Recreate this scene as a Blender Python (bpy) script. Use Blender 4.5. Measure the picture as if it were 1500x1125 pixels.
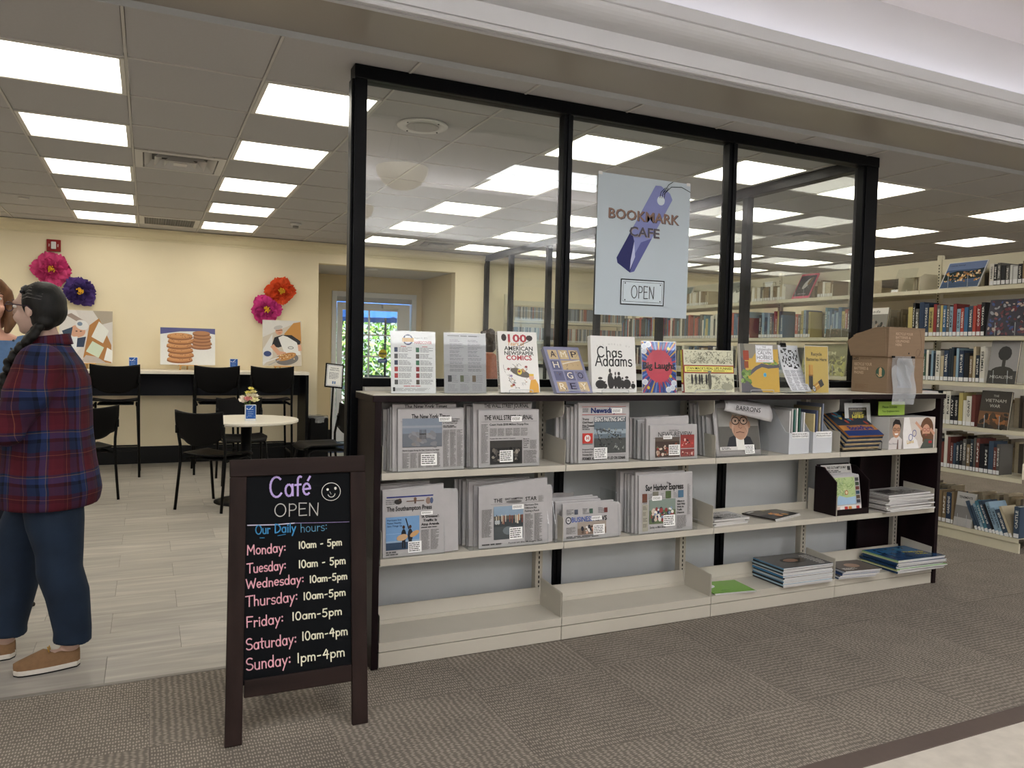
import bpy, bmesh, math, random
from mathutils import Vector, Matrix
for o in list(bpy.data.objects): bpy.data.objects.remove(o)
S = bpy.context.scene
C = S.collection
random.seed(7)
PI = math.pi
# ---------------------------------------------------------------- camera
cam_d = bpy.data.cameras.new('camera'); cam = bpy.data.objects.new('camera', cam_d); C.objects.link(cam); S.camera = cam
cam_d.sensor_width = 36; cam_d.lens = 1137.69/1500*36; cam_d.clip_start = 0.05; cam_d.clip_end = 200
yaw, pitch, roll = 0.4391, -0.0419, 0.0238
fw = Vector((math.sin(yaw)*math.cos(pitch), math.cos(yaw)*math.cos(pitch), math.sin(pitch)))
rt = Vector((math.cos(yaw), -math.sin(yaw), 0)); up = rt.cross(fw)
rt, up = rt*math.cos(roll)+up*math.sin(roll), -rt*math.sin(roll)+up*math.cos(roll)
cam.matrix_world = Matrix(((rt.x, up.x, -fw.x, -0.9189), (rt.y, up.y, -fw.y, -3.2677), (rt.z, up.z, -fw.z, 1.4051), (0, 0, 0, 1)))
# ---------------------------------------------------------------- world, view, light levels
W = bpy.data.worlds.new('world'); S.world = W; W.use_nodes = True
nt = W.node_tree; bg = nt.nodes['Background']
sky = nt.nodes.new('ShaderNodeTexSky'); sky.sky_type = 'HOSEK_WILKIE'; sky.sun_direction = (0.3, 0.5, 0.7); sky.turbidity = 3
nt.links.new(sky.outputs[0], bg.inputs[0]); bg.inputs[1].default_value = 4.5
S.view_settings.view_transform = 'Standard'; S.view_settings.look = 'None'
S.view_settings.gamma = 1; S.view_settings.use_curve_mapping = False
S.view_settings.exposure = 0.45
PANEL_L = 5.0        # radiance of the cafe / stack ceiling light panels
COVE_L = 5.0        # strip hidden in the cove
ATRIUM_L = 8.0       # level of the added, unseen atrium fill lamps
sd = bpy.data.lights.new('sun', 'SUN'); sd.energy = 13; sd.angle = 0.01; sd.color = (1, .95, .88)
so = bpy.data.objects.new('sun', sd); C.objects.link(so); so.rotation_euler = (math.radians(42), math.radians(12), 0); so.location = (2, 14, 8)

# ---------------------------------------------------------------- helpers
def lin(h):
    if not isinstance(h, str): return tuple(h)[:3]
    h = h.lstrip('#')
    if len(h) == 3: h = ''.join(c*2 for c in h)
    return tuple((lambda c: c/12.92 if c <= .04045 else ((c+.055)/1.055)**2.4)(int(h[i:i+2], 16)/255) for i in (0, 2, 4))
MATS = {}
def mat(name, col='888', rough=.5, metal=0, var=0, vscale=30, bump=0, bscale=200, emit=0, stretch=(1, 1, 1), spec=.3, attr=False, objcol=False, alpha=1, trans=0, coat=0):
    if name in MATS: return MATS[name]
    m = bpy.data.materials.new(name); m.use_nodes = True; n = m.node_tree.nodes; l = m.node_tree.links; p = n['Principled BSDF']
    c = lin(col); p.inputs['Base Color'].default_value = (*c, 1)
    p.inputs['Roughness'].default_value = rough; p.inputs['Metallic'].default_value = metal; p.inputs['Specular IOR Level'].default_value = spec
    if coat: p.inputs['Coat Weight'].default_value = coat; p.inputs['Coat Roughness'].default_value = .15
    if trans: p.inputs['Transmission Weight'].default_value = trans
    if alpha < 1: p.inputs['Alpha'].default_value = alpha
    src = None
    if attr: a = n.new('ShaderNodeAttribute'); a.attribute_name = 'Col'; src = a.outputs['Color']
    if objcol: a = n.new('ShaderNodeObjectInfo'); src = a.outputs['Color']
    tc = n.new('ShaderNodeTexCoord'); mp = n.new('ShaderNodeMapping'); mp.inputs['Scale'].default_value = stretch; l.new(tc.outputs['Object'], mp.inputs['Vector'])
    if var or src:
        mx = n.new('ShaderNodeMix'); mx.data_type = 'RGBA'; mx.blend_type = 'MULTIPLY'; mx.inputs['Factor'].default_value = 1
        if src: l.new(src, mx.inputs['A'])
        else: mx.inputs['A'].default_value = (*c, 1)
        nz = n.new('ShaderNodeTexNoise'); nz.inputs['Scale'].default_value = vscale; nz.inputs['Detail'].default_value = 4; l.new(mp.outputs[0], nz.inputs['Vector'])
        mr = n.new('ShaderNodeMapRange'); mr.inputs['From Min'].default_value = .25; mr.inputs['From Max'].default_value = .75; mr.inputs['To Min'].default_value = 1-var; mr.inputs['To Max'].default_value = 1+var
        l.new(nz.outputs[0], mr.inputs[0]); l.new(mr.outputs[0], mx.inputs['B']); l.new(mx.outputs['Result'], p.inputs['Base Color'])
    if bump:
        nz = n.new('ShaderNodeTexNoise'); nz.inputs['Scale'].default_value = bscale; l.new(mp.outputs[0], nz.inputs['Vector'])
        b = n.new('ShaderNodeBump'); b.inputs['Strength'].default_value = bump; b.inputs['Distance'].default_value = .002
        l.new(nz.outputs[0], b.inputs['Height']); l.new(b.outputs[0], p.inputs['Normal'])
    if emit: p.inputs['Emission Color'].default_value = (*c, 1); p.inputs['Emission Strength'].default_value = emit
    MATS[name] = m; return m
def glassmat(name, tint=(1, 1, 1), base=.04, rough=0.0, haze=0):
    m = bpy.data.materials.new(name); m.use_nodes = True; n = m.node_tree.nodes; l = m.node_tree.links
    n.remove(n['Principled BSDF']); out = n['Material Output']
    t = n.new('ShaderNodeBsdfTransparent'); t.inputs[0].default_value = (*tint, 1)
    g = n.new('ShaderNodeBsdfGlossy'); g.inputs['Roughness'].default_value = rough
    lw = n.new('ShaderNodeLayerWeight'); pw = n.new('ShaderNodeMath'); pw.operation = 'POWER'; pw.inputs[1].default_value = 5; l.new(lw.outputs['Facing'], pw.inputs[0])
    mr = n.new('ShaderNodeMapRange'); mr.inputs['To Min'].default_value = base; mr.inputs['To Max'].default_value = 1; l.new(pw.outputs[0], mr.inputs[0])
    mx = n.new('ShaderNodeMixShader'); l.new(mr.outputs[0], mx.inputs[0]); l.new(t.outputs[0], mx.inputs[1]); l.new(g.outputs[0], mx.inputs[2])
    last = mx
    if haze:
        d = n.new('ShaderNodeBsdfDiffuse'); d.inputs[0].default_value = (.8, .82, .85, 1)
        m2 = n.new('ShaderNodeMixShader'); m2.inputs[0].default_value = haze; l.new(mx.outputs[0], m2.inputs[1]); l.new(d.outputs[0], m2.inputs[2]); last = m2
    l.new(last.outputs[0], out.inputs['Surface']); MATS[name] = m; return m
def props(o, label=None, cat=None, group=None, kind=None):
    for k, v in (('label', label), ('category', cat), ('group', group), ('kind', kind)):
        if v: o[k] = v
    return o
def empty(name, loc=(0, 0, 0), rz=0, label=None, cat=None, group=None, kind=None):
    o = bpy.data.objects.new(name, None); C.objects.link(o); o.location = loc; o.rotation_euler = (0, 0, rz); o.empty_display_size = .1
    return props(o, label, cat, group, kind)
class B:
    def __init__(s): s.v = []; s.f = []; s.c = []; s.mi = []; s.col = (1, 1, 1); s.m = 0; s.T = None
    def add(s, vs, fs):
        k = len(s.v)
        if s.T is not None: vs = [s.T @ Vector(p) for p in vs]
        s.v += [tuple(p) for p in vs]
        for f in fs: s.f.append([i+k for i in f]); s.c.append(s.col); s.mi.append(s.m)
        return s
    def box(s, x0, y0, z0, x1, y1, z1):
        if x0 > x1: x0, x1 = x1, x0
        if y0 > y1: y0, y1 = y1, y0
        if z0 > z1: z0, z1 = z1, z0
        v = [(x, y, z) for z in (z0, z1) for y in (y0, y1) for x in (x0, x1)]
        return s.add(v, [(0, 2, 3, 1), (4, 5, 7, 6), (0, 1, 5, 4), (1, 3, 7, 5), (3, 2, 6, 7), (2, 0, 4, 6)])
    def ob(s, c, h, R):    # oriented box: centre, half sizes, 3x3 rotation
        v = [Vector(c)+R @ Vector((x*h[0], y*h[1], z*h[2])) for z in (-1, 1) for y in (-1, 1) for x in (-1, 1)]
        return s.add(v, [(0, 2, 3, 1), (4, 5, 7, 6), (0, 1, 5, 4), (1, 3, 7, 5), (3, 2, 6, 7), (2, 0, 4, 6)])
    def bar(s, p, q, w, d, up=(0, 0, 1)):
        p, q = Vector(p), Vector(q); z = (q-p); L = z.length; z.normalize(); u = Vector(up)
        if abs(z.dot(u)) > .98: u = Vector((0, 1, 0))
        x = u.cross(z).normalized(); y = z.cross(x)
        return s.ob((p+q)/2, (w/2, d/2, L/2), Matrix((x, y, z)).transposed())
    def tube(s, pts, r, n=8, cap=True):
        pts = [Vector(p) for p in pts]; N = len(pts); rs = r if isinstance(r, (list, tuple)) else [r]*N
        t = [(pts[min(i+1, N-1)]-pts[max(i-1, 0)]).normalized() for i in range(N)]
        a = t[0].orthogonal().normalized(); vs = []
        for i in range(N):
            a = (a-t[i]*a.dot(t[i])).normalized(); b = t[i].cross(a)
            for k in range(n):
                w = 2*PI*k/n; vs.append(pts[i]+(a*math.cos(w)+b*math.sin(w))*rs[i])
        fs = [(i*n+k, i*n+(k+1) % n, (i+1)*n+(k+1) % n, (i+1)*n+k) for i in range(N-1) for k in range(n)]
        if cap: fs += [tuple(range(n))[::-1], tuple((N-1)*n+k for k in range(n))]
        return s.add(vs, fs)
    def cyl(s, p, q, r, r2=None, n=16): return s.tube([p, q], [r, r if r2 is None else r2], n)
    def lathe(s, prof, c=(0, 0, 0), n=24, sx=1, sy=1):
        vs = [(c[0]+r*sx*math.cos(2*PI*k/n), c[1]+r*sy*math.sin(2*PI*k/n), c[2]+z) for r, z in prof for k in range(n)]
        N = len(prof); fs = [(i*n+k, i*n+(k+1) % n, (i+1)*n+(k+1) % n, (i+1)*n+k) for i in range(N-1) for k in range(n)]
        if prof[0][0] > 1e-6: fs.append(tuple(range(n))[::-1])
        if prof[-1][0] > 1e-6: fs.append(tuple((N-1)*n+k for k in range(n)))
        return s.add(vs, fs)
    def ell(s, c, r, R=None, n=16, m=10):
        vs = []; R = R or Matrix.Identity(3)
        for i in range(m+1):
            a = PI*i/m
            for k in range(n): w = 2*PI*k/n; vs.append(Vector(c)+R @ Vector((r[0]*math.sin(a)*math.cos(w), r[1]*math.sin(a)*math.sin(w), -r[2]*math.cos(a))))
        return s.add(vs, [(i*n+k, i*n+(k+1) % n, (i+1)*n+(k+1) % n, (i+1)*n+k) for i in range(m) for k in range(n)])
    def prism(s, pts, o, U, V, N, t):   # polygon in plane (o,U,V) extruded t along N
        o, U, V, N = map(Vector, (o, U, V, N)); n = len(pts)
        a = [o+U*x+V*y for x, y in pts]; vs = a+[p+N*t for p in a]
        if sum(pts[i][0]*pts[(i+1) % n][1]-pts[(i+1) % n][0]*pts[i][1] for i in range(n))*(U.cross(V)).dot(N)*t < 0:
            vs = a[::-1]+[p+N*t for p in a[::-1]]
        return s.add(vs, [tuple(range(n))[::-1], tuple(range(n, 2*n))]+[(i, (i+1) % n, n+(i+1) % n, n+i) for i in range(n)])
    def grid(s, fn, nu, nv, closed=False):
        vs = [fn(i/nu, j/nv) for j in range(nv+1) for i in range(nu+1)]; w = nu+1
        return s.add(vs, [(j*w+i, j*w+i+1, (j+1)*w+i+1, (j+1)*w+i) for j in range(nv) for i in range(nu)])
    def mesh(s, name, mats):
        me = bpy.data.meshes.new(name); me.from_pydata(s.v, [], s.f)
        if not isinstance(mats, (list, tuple)): mats = [mats]
        for m in mats: me.materials.append(m)
        me.polygons.foreach_set('material_index', s.mi)
        if any(c != (1, 1, 1) for c in s.c):
            at = me.color_attributes.new('Col', 'FLOAT_COLOR', 'CORNER'); d = []
            for f, c in zip(s.f, s.c): d += [c[0], c[1], c[2], 1.0]*len(f)
            at.data.foreach_set('color', d)
        me.update(); return me
    def build(s, name, mats, parent=None, smooth=False, bevel=0, solid=0, kind=None, label=None, cat=None, group=None, subd=0, loc=None):
        me = s.mesh(name, mats)
        if smooth: me.polygons.foreach_set('use_smooth', [True]*len(me.polygons))
        o = bpy.data.objects.new(name, me); C.objects.link(o)
        if parent: o.parent = parent
        if loc: o.location = loc
        if solid: m = o.modifiers.new('s', 'SOLIDIFY'); m.thickness = solid; m.offset = 0
        if bevel: m = o.modifiers.new('b', 'BEVEL'); m.width = bevel; m.segments = 2; m.limit_method = 'ANGLE'; m.harden_normals = False
        if subd: m = o.modifiers.new('u', 'SUBSURF'); m.levels = subd; m.render_levels = subd
        return props(o, label, cat, group, kind)
def link(name, me, parent=None, loc=(0, 0, 0), rot=(0, 0, 0), col=None, **k):
    o = bpy.data.objects.new(name, me); C.objects.link(o); o.parent = parent; o.location = loc; o.rotation_euler = rot
    if col: o.color = (*lin(col), 1)
    return props(o, **k)
INK = mat('printed_ink', attr=True, rough=.65, var=.03, vscale=60)
INKG = mat('printed_gloss_ink', attr=True, rough=.25, var=.02, vscale=60)
FONT = {}
def glyphs(txt, bold=0, res=2):
    k = (txt, bold, res)
    if k not in FONT:
        cu = bpy.data.curves.new('t', 'FONT'); cu.body = txt; cu.resolution_u = res; cu.offset = bold; cu.size = 1
        o = bpy.data.objects.new('t', cu); C.objects.link(o); bpy.context.view_layer.update()
        me = bpy.data.meshes.new_from_object(o); v = [(p.co.x, p.co.y) for p in me.vertices]; f = [list(p.vertices) for p in me.polygons]
        bpy.data.objects.remove(o); bpy.data.meshes.remove(me); bpy.data.curves.remove(cu)
        x0 = min(p[0] for p in v); x1 = max(p[0] for p in v); FONT[k] = (v, f, x0, x1)
    return FONT[k]
def arc(cx, cy, rx, ry, a0, a1, n=10): return [(cx+rx*math.cos(math.radians(a0+(a1-a0)*i/n)), cy+ry*math.sin(math.radians(a0+(a1-a0)*i/n))) for i in range(n+1)]
class Sheet:
    """flat print: coloured shapes laid on a plane, each layer a hair above the last"""
    def __init__(s, o, u, v, step=.00004, start=.0003):
        s.o = Vector(o); s.u = Vector(u).normalized(); s.v = Vector(v).normalized(); s.n = s.u.cross(s.v).normalized(); s.b = B(); s.h = start; s.st = step; s.bend = None
    def P(s, a, b):
        if s.bend: a, b, d = s.bend(a, b); return s.o+s.u*a+s.v*b+s.n*(s.h+d)
        return s.o+s.u*a+s.v*b+s.n*s.h
    def poly(s, pts, col):
        s.b.col = lin(col); s.b.add([s.P(*p) for p in pts], [tuple(range(len(pts)))]); s.h += s.st
        # keep the face looking outwards
        f = s.b.f[-1]; a = sum(pts[i][0]*pts[(i+1) % len(pts)][1]-pts[(i+1) % len(pts)][0]*pts[i][1] for i in range(len(pts)))
        if a < 0: s.b.f[-1] = f[::-1]
        return s
    def rect(s, a0, b0, a1, b1, col, n=1):
        for i in range(n):
            x0 = a0+(a1-a0)*i/n; x1 = a0+(a1-a0)*(i+1)/n
            s.poly([(x0, b0), (x1, b0), (x1, b1), (x0, b1)], col); s.h -= s.st
        s.h += s.st; return s
    def disc(s, a, b, ra, rb, col, n=18, rot=0):
        c, d = math.cos(rot), math.sin(rot)
        return s.poly([(a+ra*math.cos(2*PI*i/n)*c-rb*math.sin(2*PI*i/n)*d, b+ra*math.cos(2*PI*i/n)*d+rb*math.sin(2*PI*i/n)*c) for i in range(n)], col)
    def line(s, pts, w, col, close=False):
        if close: pts = list(pts)+[pts[0]]
        s.b.col = lin(col)
        for (x0, y0), (x1, y1) in zip(pts, pts[1:]):
            dx, dy = x1-x0, y1-y0; L = math.hypot(dx, dy) or 1e-9; ex, ey = dx/L*w*.35, dy/L*w*.35; nx, ny = -dy/L*w/2, dx/L*w/2
            s.b.add([s.P(x0-ex-nx, y0-ey-ny), s.P(x1+ex-nx, y1+ey-ny), s.P(x1+ex+nx, y1+ey+ny), s.P(x0-ex+nx, y0-ey+ny)], [(0, 1, 2, 3)])
            s.h += s.st*.02
        s.h += s.st; return s
    def text(s, t, a, b, h, col, w=None, al='l', bold=0, rot=0, res=2, slant=0):
        v, f, x0, x1 = glyphs(t, bold, res); k = h/.69; kx = k if w is None else w/(x1-x0); W_ = (x1-x0)*kx
        off = {'l': 0, 'c': -W_/2, 'r': -W_}[al]; cr, sr = math.cos(rot), math.sin(rot); s.b.col = lin(col); out = []
        for x, y in v:
            X = (x-x0)*kx+off+y*k*slant; Y = y*k; out.append(s.P(a+X*cr-Y*sr, b+X*sr+Y*cr))
        s.b.add(out, f); s.h += s.st; return s
    def fake(s, a0, b0, a1, b1, n, col='555', fill=.55, seed=0, rag=.12):
        r = random.Random(seed+n); s.b.col = lin(col); d = (b1-b0)/n
        for i in range(n):
            y = b1-d*(i+1)+d*(1-fill)/2; e = a1-(a1-a0)*(r.random()*rag if r.random() < .6 else rag*3.5*r.random()); x = a0
            while x < e-1e-4:
                w_ = min((a1-a0)*r.uniform(.12, .4), e-x); s.b.add([s.P(x, y), s.P(x+w_, y), s.P(x+w_, y+d*fill), s.P(x, y+d*fill)], [(0, 1, 2, 3)]); x += w_+(a1-a0)*.035
        s.h += s.st; return s
    def stroke(s, t, a, b, h, w, col, lw, rot=0, jit=0):
        adv = [GL.get(c, GL['o'])[0] for c in t]; tot = sum(adv); kx = w/tot; x = 0; cr, sr = math.cos(rot), math.sin(rot); r = random.Random(len(t)+int(h*999))
        for c, ad in zip(t, adv):
            dy = r.uniform(-jit, jit)
            for st in GL.get(c, GL['o'])[1]: s.line([(a+(x+px)*kx*cr-(py*h+dy)*sr, b+(x+px)*kx*sr+(py*h+dy)*cr) for px, py in st], lw, col)
            x += ad
        return s
    def scribble(s, a0, b0, a1, b1, n, cols, seed=1, lw=.002, L=.02):
        r = random.Random(seed)
        for i in range(n):
            x = r.uniform(a0, a1); y = r.uniform(b0, b1); p = [(x, y)]
            for k in range(3): x = min(max(x+r.uniform(-L, L), a0), a1); y = min(max(y+r.uniform(-L, L), b0), b1); p.append((x, y))
            s.line(p, lw*r.uniform(.6, 1.5), r.choice(cols)); s.h -= s.st*.6
        return s
    def build(s, name='printing', parent=None, m=None, **k): return s.b.build(name, m or INK, parent, **k)
A_ = arc
GL = {  # hand lettering: advance, strokes (baseline 0, capital height 1)
 ' ': (.5, []), '-': (.6, [[(.1, .42), (.42, .45)]]), ':': (.35, [A_(.15, .22, .03, .03, 0, 360, 5), A_(.15, .62, .03, .03, 0, 360, 5)]), '.': (.3, [A_(.12, .02, .02, .02, 0, 360, 5)]),
 'C': (1.05, [A_(.52, .5, .42, .52, 50, 320, 14)]), 'O': (1.05, [A_(.5, .5, .42, .5, 90, 450, 18)]), 'P': (.8, [[(.15, 0), (.15, 1)], [(.15, .95)]+A_(.4, .72, .28, .25, 90, -90, 8)+[(.15, .47)]]),
 'E': (.85, [[(.7, .98), (.12, 1), (.12, 0), (.72, .02)], [(.12, .52), (.6, .54)]]), 'N': (.95, [[(.1, 0), (.1, 1), (.72, 0), (.78, 1)]]), 'M': (1.1, [[(.1, 0), (.14, 1), (.5, .35), (.88, 1), (.93, 0)]]),
 'T': (.85, [[(.02, .97), (.82, 1)], [(.42, .98), (.4, 0)]]), 'W': (1.2, [[(.02, 1), (.28, 0), (.58, .75), (.85, 0), (1.12, 1)]]), 'F': (.75, [[(.7, .98), (.1, 1), (.1, 0)], [(.1, .52), (.58, .53)]]),
 'S': (.85, [A_(.42, .75, .32, .26, 40, 270, 10)+A_(.4, .25, .34, .25, 90, -150, 10)]), 'D': (.95, [[(.12, 0), (.12, 1)]+A_(.12, .5, .68, .5, 90, -90, 12)]),
 'a': (.72, [A_(.32, .3, .24, .3, 30, 390, 14), [(.57, .6), (.57, .02)]]), 'c': (.65, [A_(.32, .3, .26, .3, 45, 315, 10)]), 'd': (.74, [A_(.32, .3, .24, .3, 30, 390, 14), [(.58, 1), (.58, 0)]]),
 'e': (.68, [[(.1, .32), (.55, .35)]+A_(.33, .33, .24, .29, 5, 310, 12)]), 'f': (.5, [A_(.38, .78, .16, .22, 60, 180, 6)+[(.2, 0)], [(.02, .56), (.42, .58)]]), 'h': (.68, [[(.12, 1), (.12, 0)], [(.12, .38)]+A_(.32, .38, .2, .2, 150, 0, 6)+[(.53, 0)]]),
 'i': (.3, [[(.14, .58), (.14, 0)], A_(.14, .8, .03, .03, 0, 360, 5)]), 'l': (.3, [[(.14, 1), (.14, 0)]]), 'm': (1, [[(.1, .6), (.1, 0)], [(.1, .4)]+A_(.27, .4, .17, .18, 150, 0, 6)+[(.45, 0)], [(.45, .4)]+A_(.63, .4, .18, .18, 160, 0, 6)+[(.82, 0)]]),
 'n': (.68, [[(.12, .6), (.12, 0)], [(.12, .38)]+A_(.32, .38, .2, .2, 150, 0, 6)+[(.53, 0)]]), 'o': (.7, [A_(.33, .3, .26, .3, 90, 450, 14)]), 'p': (.72, [[(.12, .6), (.12, -.38)], A_(.36, .3, .24, .28, 180, -180, 12)]),
 'r': (.52, [[(.12, .6), (.12, 0)], [(.12, .36)]+A_(.33, .36, .2, .2, 160, 50, 5)]), 's': (.58, [A_(.3, .44, .2, .15, 40, 260, 8)+A_(.28, .14, .22, .15, 80, -150, 8)]), 't': (.5, [[(.22, .92), (.22, .08), (.34, 0)], [(.03, .6), (.43, .62)]]),
 'u': (.7, [[(.1, .6)]+A_(.32, .2, .22, .2, 180, 360, 8)+[(.54, .6)], [(.54, .6), (.55, 0)]]), 'w': (.95, [[(.05, .6), (.24, 0), (.45, .5), (.66, 0), (.86, .6)]]), 'y': (.68, [[(.08, .6), (.32, .05)], [(.58, .6), (.12, -.42)]]),
 '0': (.8, [A_(.38, .5, .28, .5, 90, 450, 16)]), '1': (.38, [[(.18, 1), (.17, 0)]]), '4': (.8, [[(.45, 1), (.1, .42), (.68, .45)], [(.55, .85), (.5, 0)]]), '5': (.78, [[(.62, 1), (.2, .98), (.15, .58)]+A_(.33, .3, .28, .3, 110, -140, 10)]),
 'é': (.68, [[(.1, .32), (.55, .35)]+A_(.33, .33, .24, .29, 5, 310, 12), [(.42, .78), (.58, .98)]]),
 'B': (.85, [[(.12, 0), (.12, 1)]+A_(.12, .76, .5, .24, 90, -90, 8)+A_(.12, .26, .58, .26, 90, -90, 8)]), 'K': (.85, [[(.12, 0), (.12, 1)], [(.7, 1), (.14, .45), (.74, 0)]]), 'A': (.95, [[(.04, 0), (.45, 1), (.86, 0)], [(.2, .35), (.7, .35)]]),
 'R': (.85, [[(.12, 0), (.12, 1)]+A_(.12, .74, .52, .26, 90, -90, 8), [(.4, .48), (.74, 0)]]),
}
SHELF = mat('shelf_enamel', 'bdb7a9', .42, var=.03, vscale=8)
SLOT = mat('slot_black', '0c0c0c', .7)
DARKWOOD = mat('espresso_wood', '180d10', .38, spec=.15, var=.35, vscale=9, stretch=(1, 1, .06), bump=.1, bscale=40)
BLK = mat('black_metal', '0a0a0d', .42, var=.1, spec=.12)
BLKP = mat('black_plastic', '08080a', .5, spec=.12, var=.08, vscale=50, bump=.05, bscale=400)
PAPER = mat('newsprint', 'aeabaa', .85, var=.05, vscale=20)
WHITE = mat('white_paper', 'e4e4e2', .6, var=.02)
ACR = glassmat('clear_acrylic', (.97, .98, .98), .05)
WIRE = mat('chrome_wire', 'b9bcc0', .25, 1, var=.03)
# ================================================================ THE SETTING
T = .6096; GX, GY, H = -1.0157, .1741, 2.7126
YW, YR = 6.695, 8.107          # cafe back wall, wall at the back of the door recess
XP = 3.32                      # glazed partition running away from the camera
WALLM = mat('cream_wall_paint', 'ebdec0', .7, var=.02, vscale=3, bump=.05, bscale=300)
WALLSHADE = mat('tan_wall_paint', 'dccba6', .7, var=.02, vscale=3)  # darker copy of the wall cream; the recess shade is in its colour
WHT = mat('white_trim_paint', 'e6e6e4', .4, var=.015)
GREYW = mat('white_wall_paint', 'e0dfdc', .7, var=.02, vscale=3)
NAVY = mat('black_rubber_base', '0e0f12', .6, var=.1)
def carpet_mat():
    m = bpy.data.materials.new('woven_carpet'); m.use_nodes = True; n = m.node_tree.nodes; l = m.node_tree.links; p = n['Principled BSDF']
    tc = n.new('ShaderNodeTexCoord'); mp = n.new('ShaderNodeMapping'); mp.inputs['Scale'].default_value = (42, 105, 60); l.new(tc.outputs['Object'], mp.inputs[0])
    oi = n.new('ShaderNodeObjectInfo'); ad = n.new('ShaderNodeVectorMath'); ad.operation = 'ADD'; l.new(mp.outputs[0], ad.inputs[0])
    cx = n.new('ShaderNodeCombineXYZ'); mu = n.new('ShaderNodeMath'); mu.operation = 'MULTIPLY'; mu.inputs[1].default_value = 60; l.new(oi.outputs['Random'], mu.inputs[0]); l.new(mu.outputs[0], cx.inputs[0]); l.new(cx.outputs[0], ad.inputs[1])
    v = n.new('ShaderNodeTexVoronoi'); v.feature = 'F1'; v.voronoi_dimensions = '2D'; v.inputs['Scale'].default_value = 1; v.inputs['Randomness'].default_value = .38; l.new(ad.outputs[0], v.inputs['Vector'])
    cr = n.new('ShaderNodeValToRGB'); cr.color_ramp.elements[0].position = .12; cr.color_ramp.elements[0].color = (*lin('a0968a'), 1); cr.color_ramp.elements[1].position = .4; cr.color_ramp.elements[1].color = (*lin('6c655c'), 1)
    l.new(v.outputs['Distance'], cr.inputs[0])
    nz = n.new('ShaderNodeTexNoise'); nz.inputs['Scale'].default_value = 5; nz.inputs['Detail'].default_value = 8; l.new(tc.outputs['Object'], nz.inputs['Vector'])
    mr = n.new('ShaderNodeMapRange'); mr.inputs['To Min'].default_value = .75; mr.inputs['To Max'].default_value = 1.25; l.new(nz.outputs[0], mr.inputs[0])
    mr2 = n.new('ShaderNodeMapRange'); mr2.inputs['To Min'].default_value = .96; mr2.inputs['To Max'].default_value = 1.04; l.new(oi.outputs['Random'], mr2.inputs[0])
    mm = n.new('ShaderNodeMath'); mm.operation = 'MULTIPLY'; l.new(mr.outputs[0], mm.inputs[0]); l.new(mr2.outputs[0], mm.inputs[1])
    mx = n.new('ShaderNodeMix'); mx.data_type = 'RGBA'; mx.blend_type = 'MULTIPLY'; mx.inputs['Factor'].default_value = 1; l.new(cr.outputs[0], mx.inputs['A']); l.new(mm.outputs[0], mx.inputs['B']); l.new(mx.outputs['Result'], p.inputs['Base Color'])
    p.inputs['Roughness'].default_value = .95; p.inputs['Specular IOR Level'].default_value = .1
    b = n.new('ShaderNodeBump'); b.inputs['Strength'].default_value = .5; b.inputs['Distance'].default_value = .003; b.invert = True; l.new(v.outputs['Distance'], b.inputs['Height']); l.new(b.outputs[0], p.inputs['Normal'])
    return m
def plank_mat():
    m = bpy.data.materials.new('vinyl_plank'); m.use_nodes = True; n = m.node_tree.nodes; l = m.node_tree.links; p = n['Principled BSDF']
    tc = n.new('ShaderNodeTexCoord'); oi = n.new('ShaderNodeObjectInfo'); mp = n.new('ShaderNodeMapping'); mp.inputs['Scale'].default_value = (1.5, 14, 1); l.new(tc.outputs['Object'], mp.inputs[0])
    cx = n.new('ShaderNodeCombineXYZ'); mu = n.new('ShaderNodeMath'); mu.operation = 'MULTIPLY'; mu.inputs[1].default_value = 90; l.new(oi.outputs['Random'], mu.inputs[0]); l.new(mu.outputs[0], cx.inputs[2])
    ad = n.new('ShaderNodeVectorMath'); ad.operation = 'ADD'; l.new(mp.outputs[0], ad.inputs[0]); l.new(cx.outputs[0], ad.inputs[1])
    nz = n.new('ShaderNodeTexNoise'); nz.inputs['Scale'].default_value = 1.6; nz.inputs['Detail'].default_value = 7; nz.inputs['Distortion'].default_value = .4; l.new(ad.outputs[0], nz.inputs['Vector'])
    cr = n.new('ShaderNodeValToRGB'); e = cr.color_ramp.elements; e[0].position = .3; e[0].color = (*lin('938e88'), 1); e[1].position = .72; e[1].color = (*lin('b0aaa0'), 1); k = e.new(.5); k.color = (*lin('9e9991'), 1)
    l.new(nz.outputs[0], cr.inputs[0])
    mr = n.new('ShaderNodeMapRange'); mr.inputs['To Min'].default_value = .9; mr.inputs['To Max'].default_value = 1.1; l.new(oi.outputs['Random'], mr.inputs[0])
    mx = n.new('ShaderNodeMix'); mx.data_type = 'RGBA'; mx.blend_type = 'MULTIPLY'; mx.inputs['Factor'].default_value = 1; l.new(cr.outputs[0], mx.inputs['A']); l.new(mr.outputs[0], mx.inputs['B']); l.new(mx.outputs['Result'], p.inputs['Base Color'])
    p.inputs['Roughness'].default_value = .42; p.inputs['Specular IOR Level'].default_value = .35
    b = n.new('ShaderNodeBump'); b.inputs['Strength'].default_value = .15; b.inputs['Distance'].default_value = .002; l.new(nz.outputs[0], b.inputs['Height']); l.new(b.outputs[0], p.inputs['Normal'])
    return m
CARPET, PLANK = carpet_mat(), plank_mat()
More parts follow.
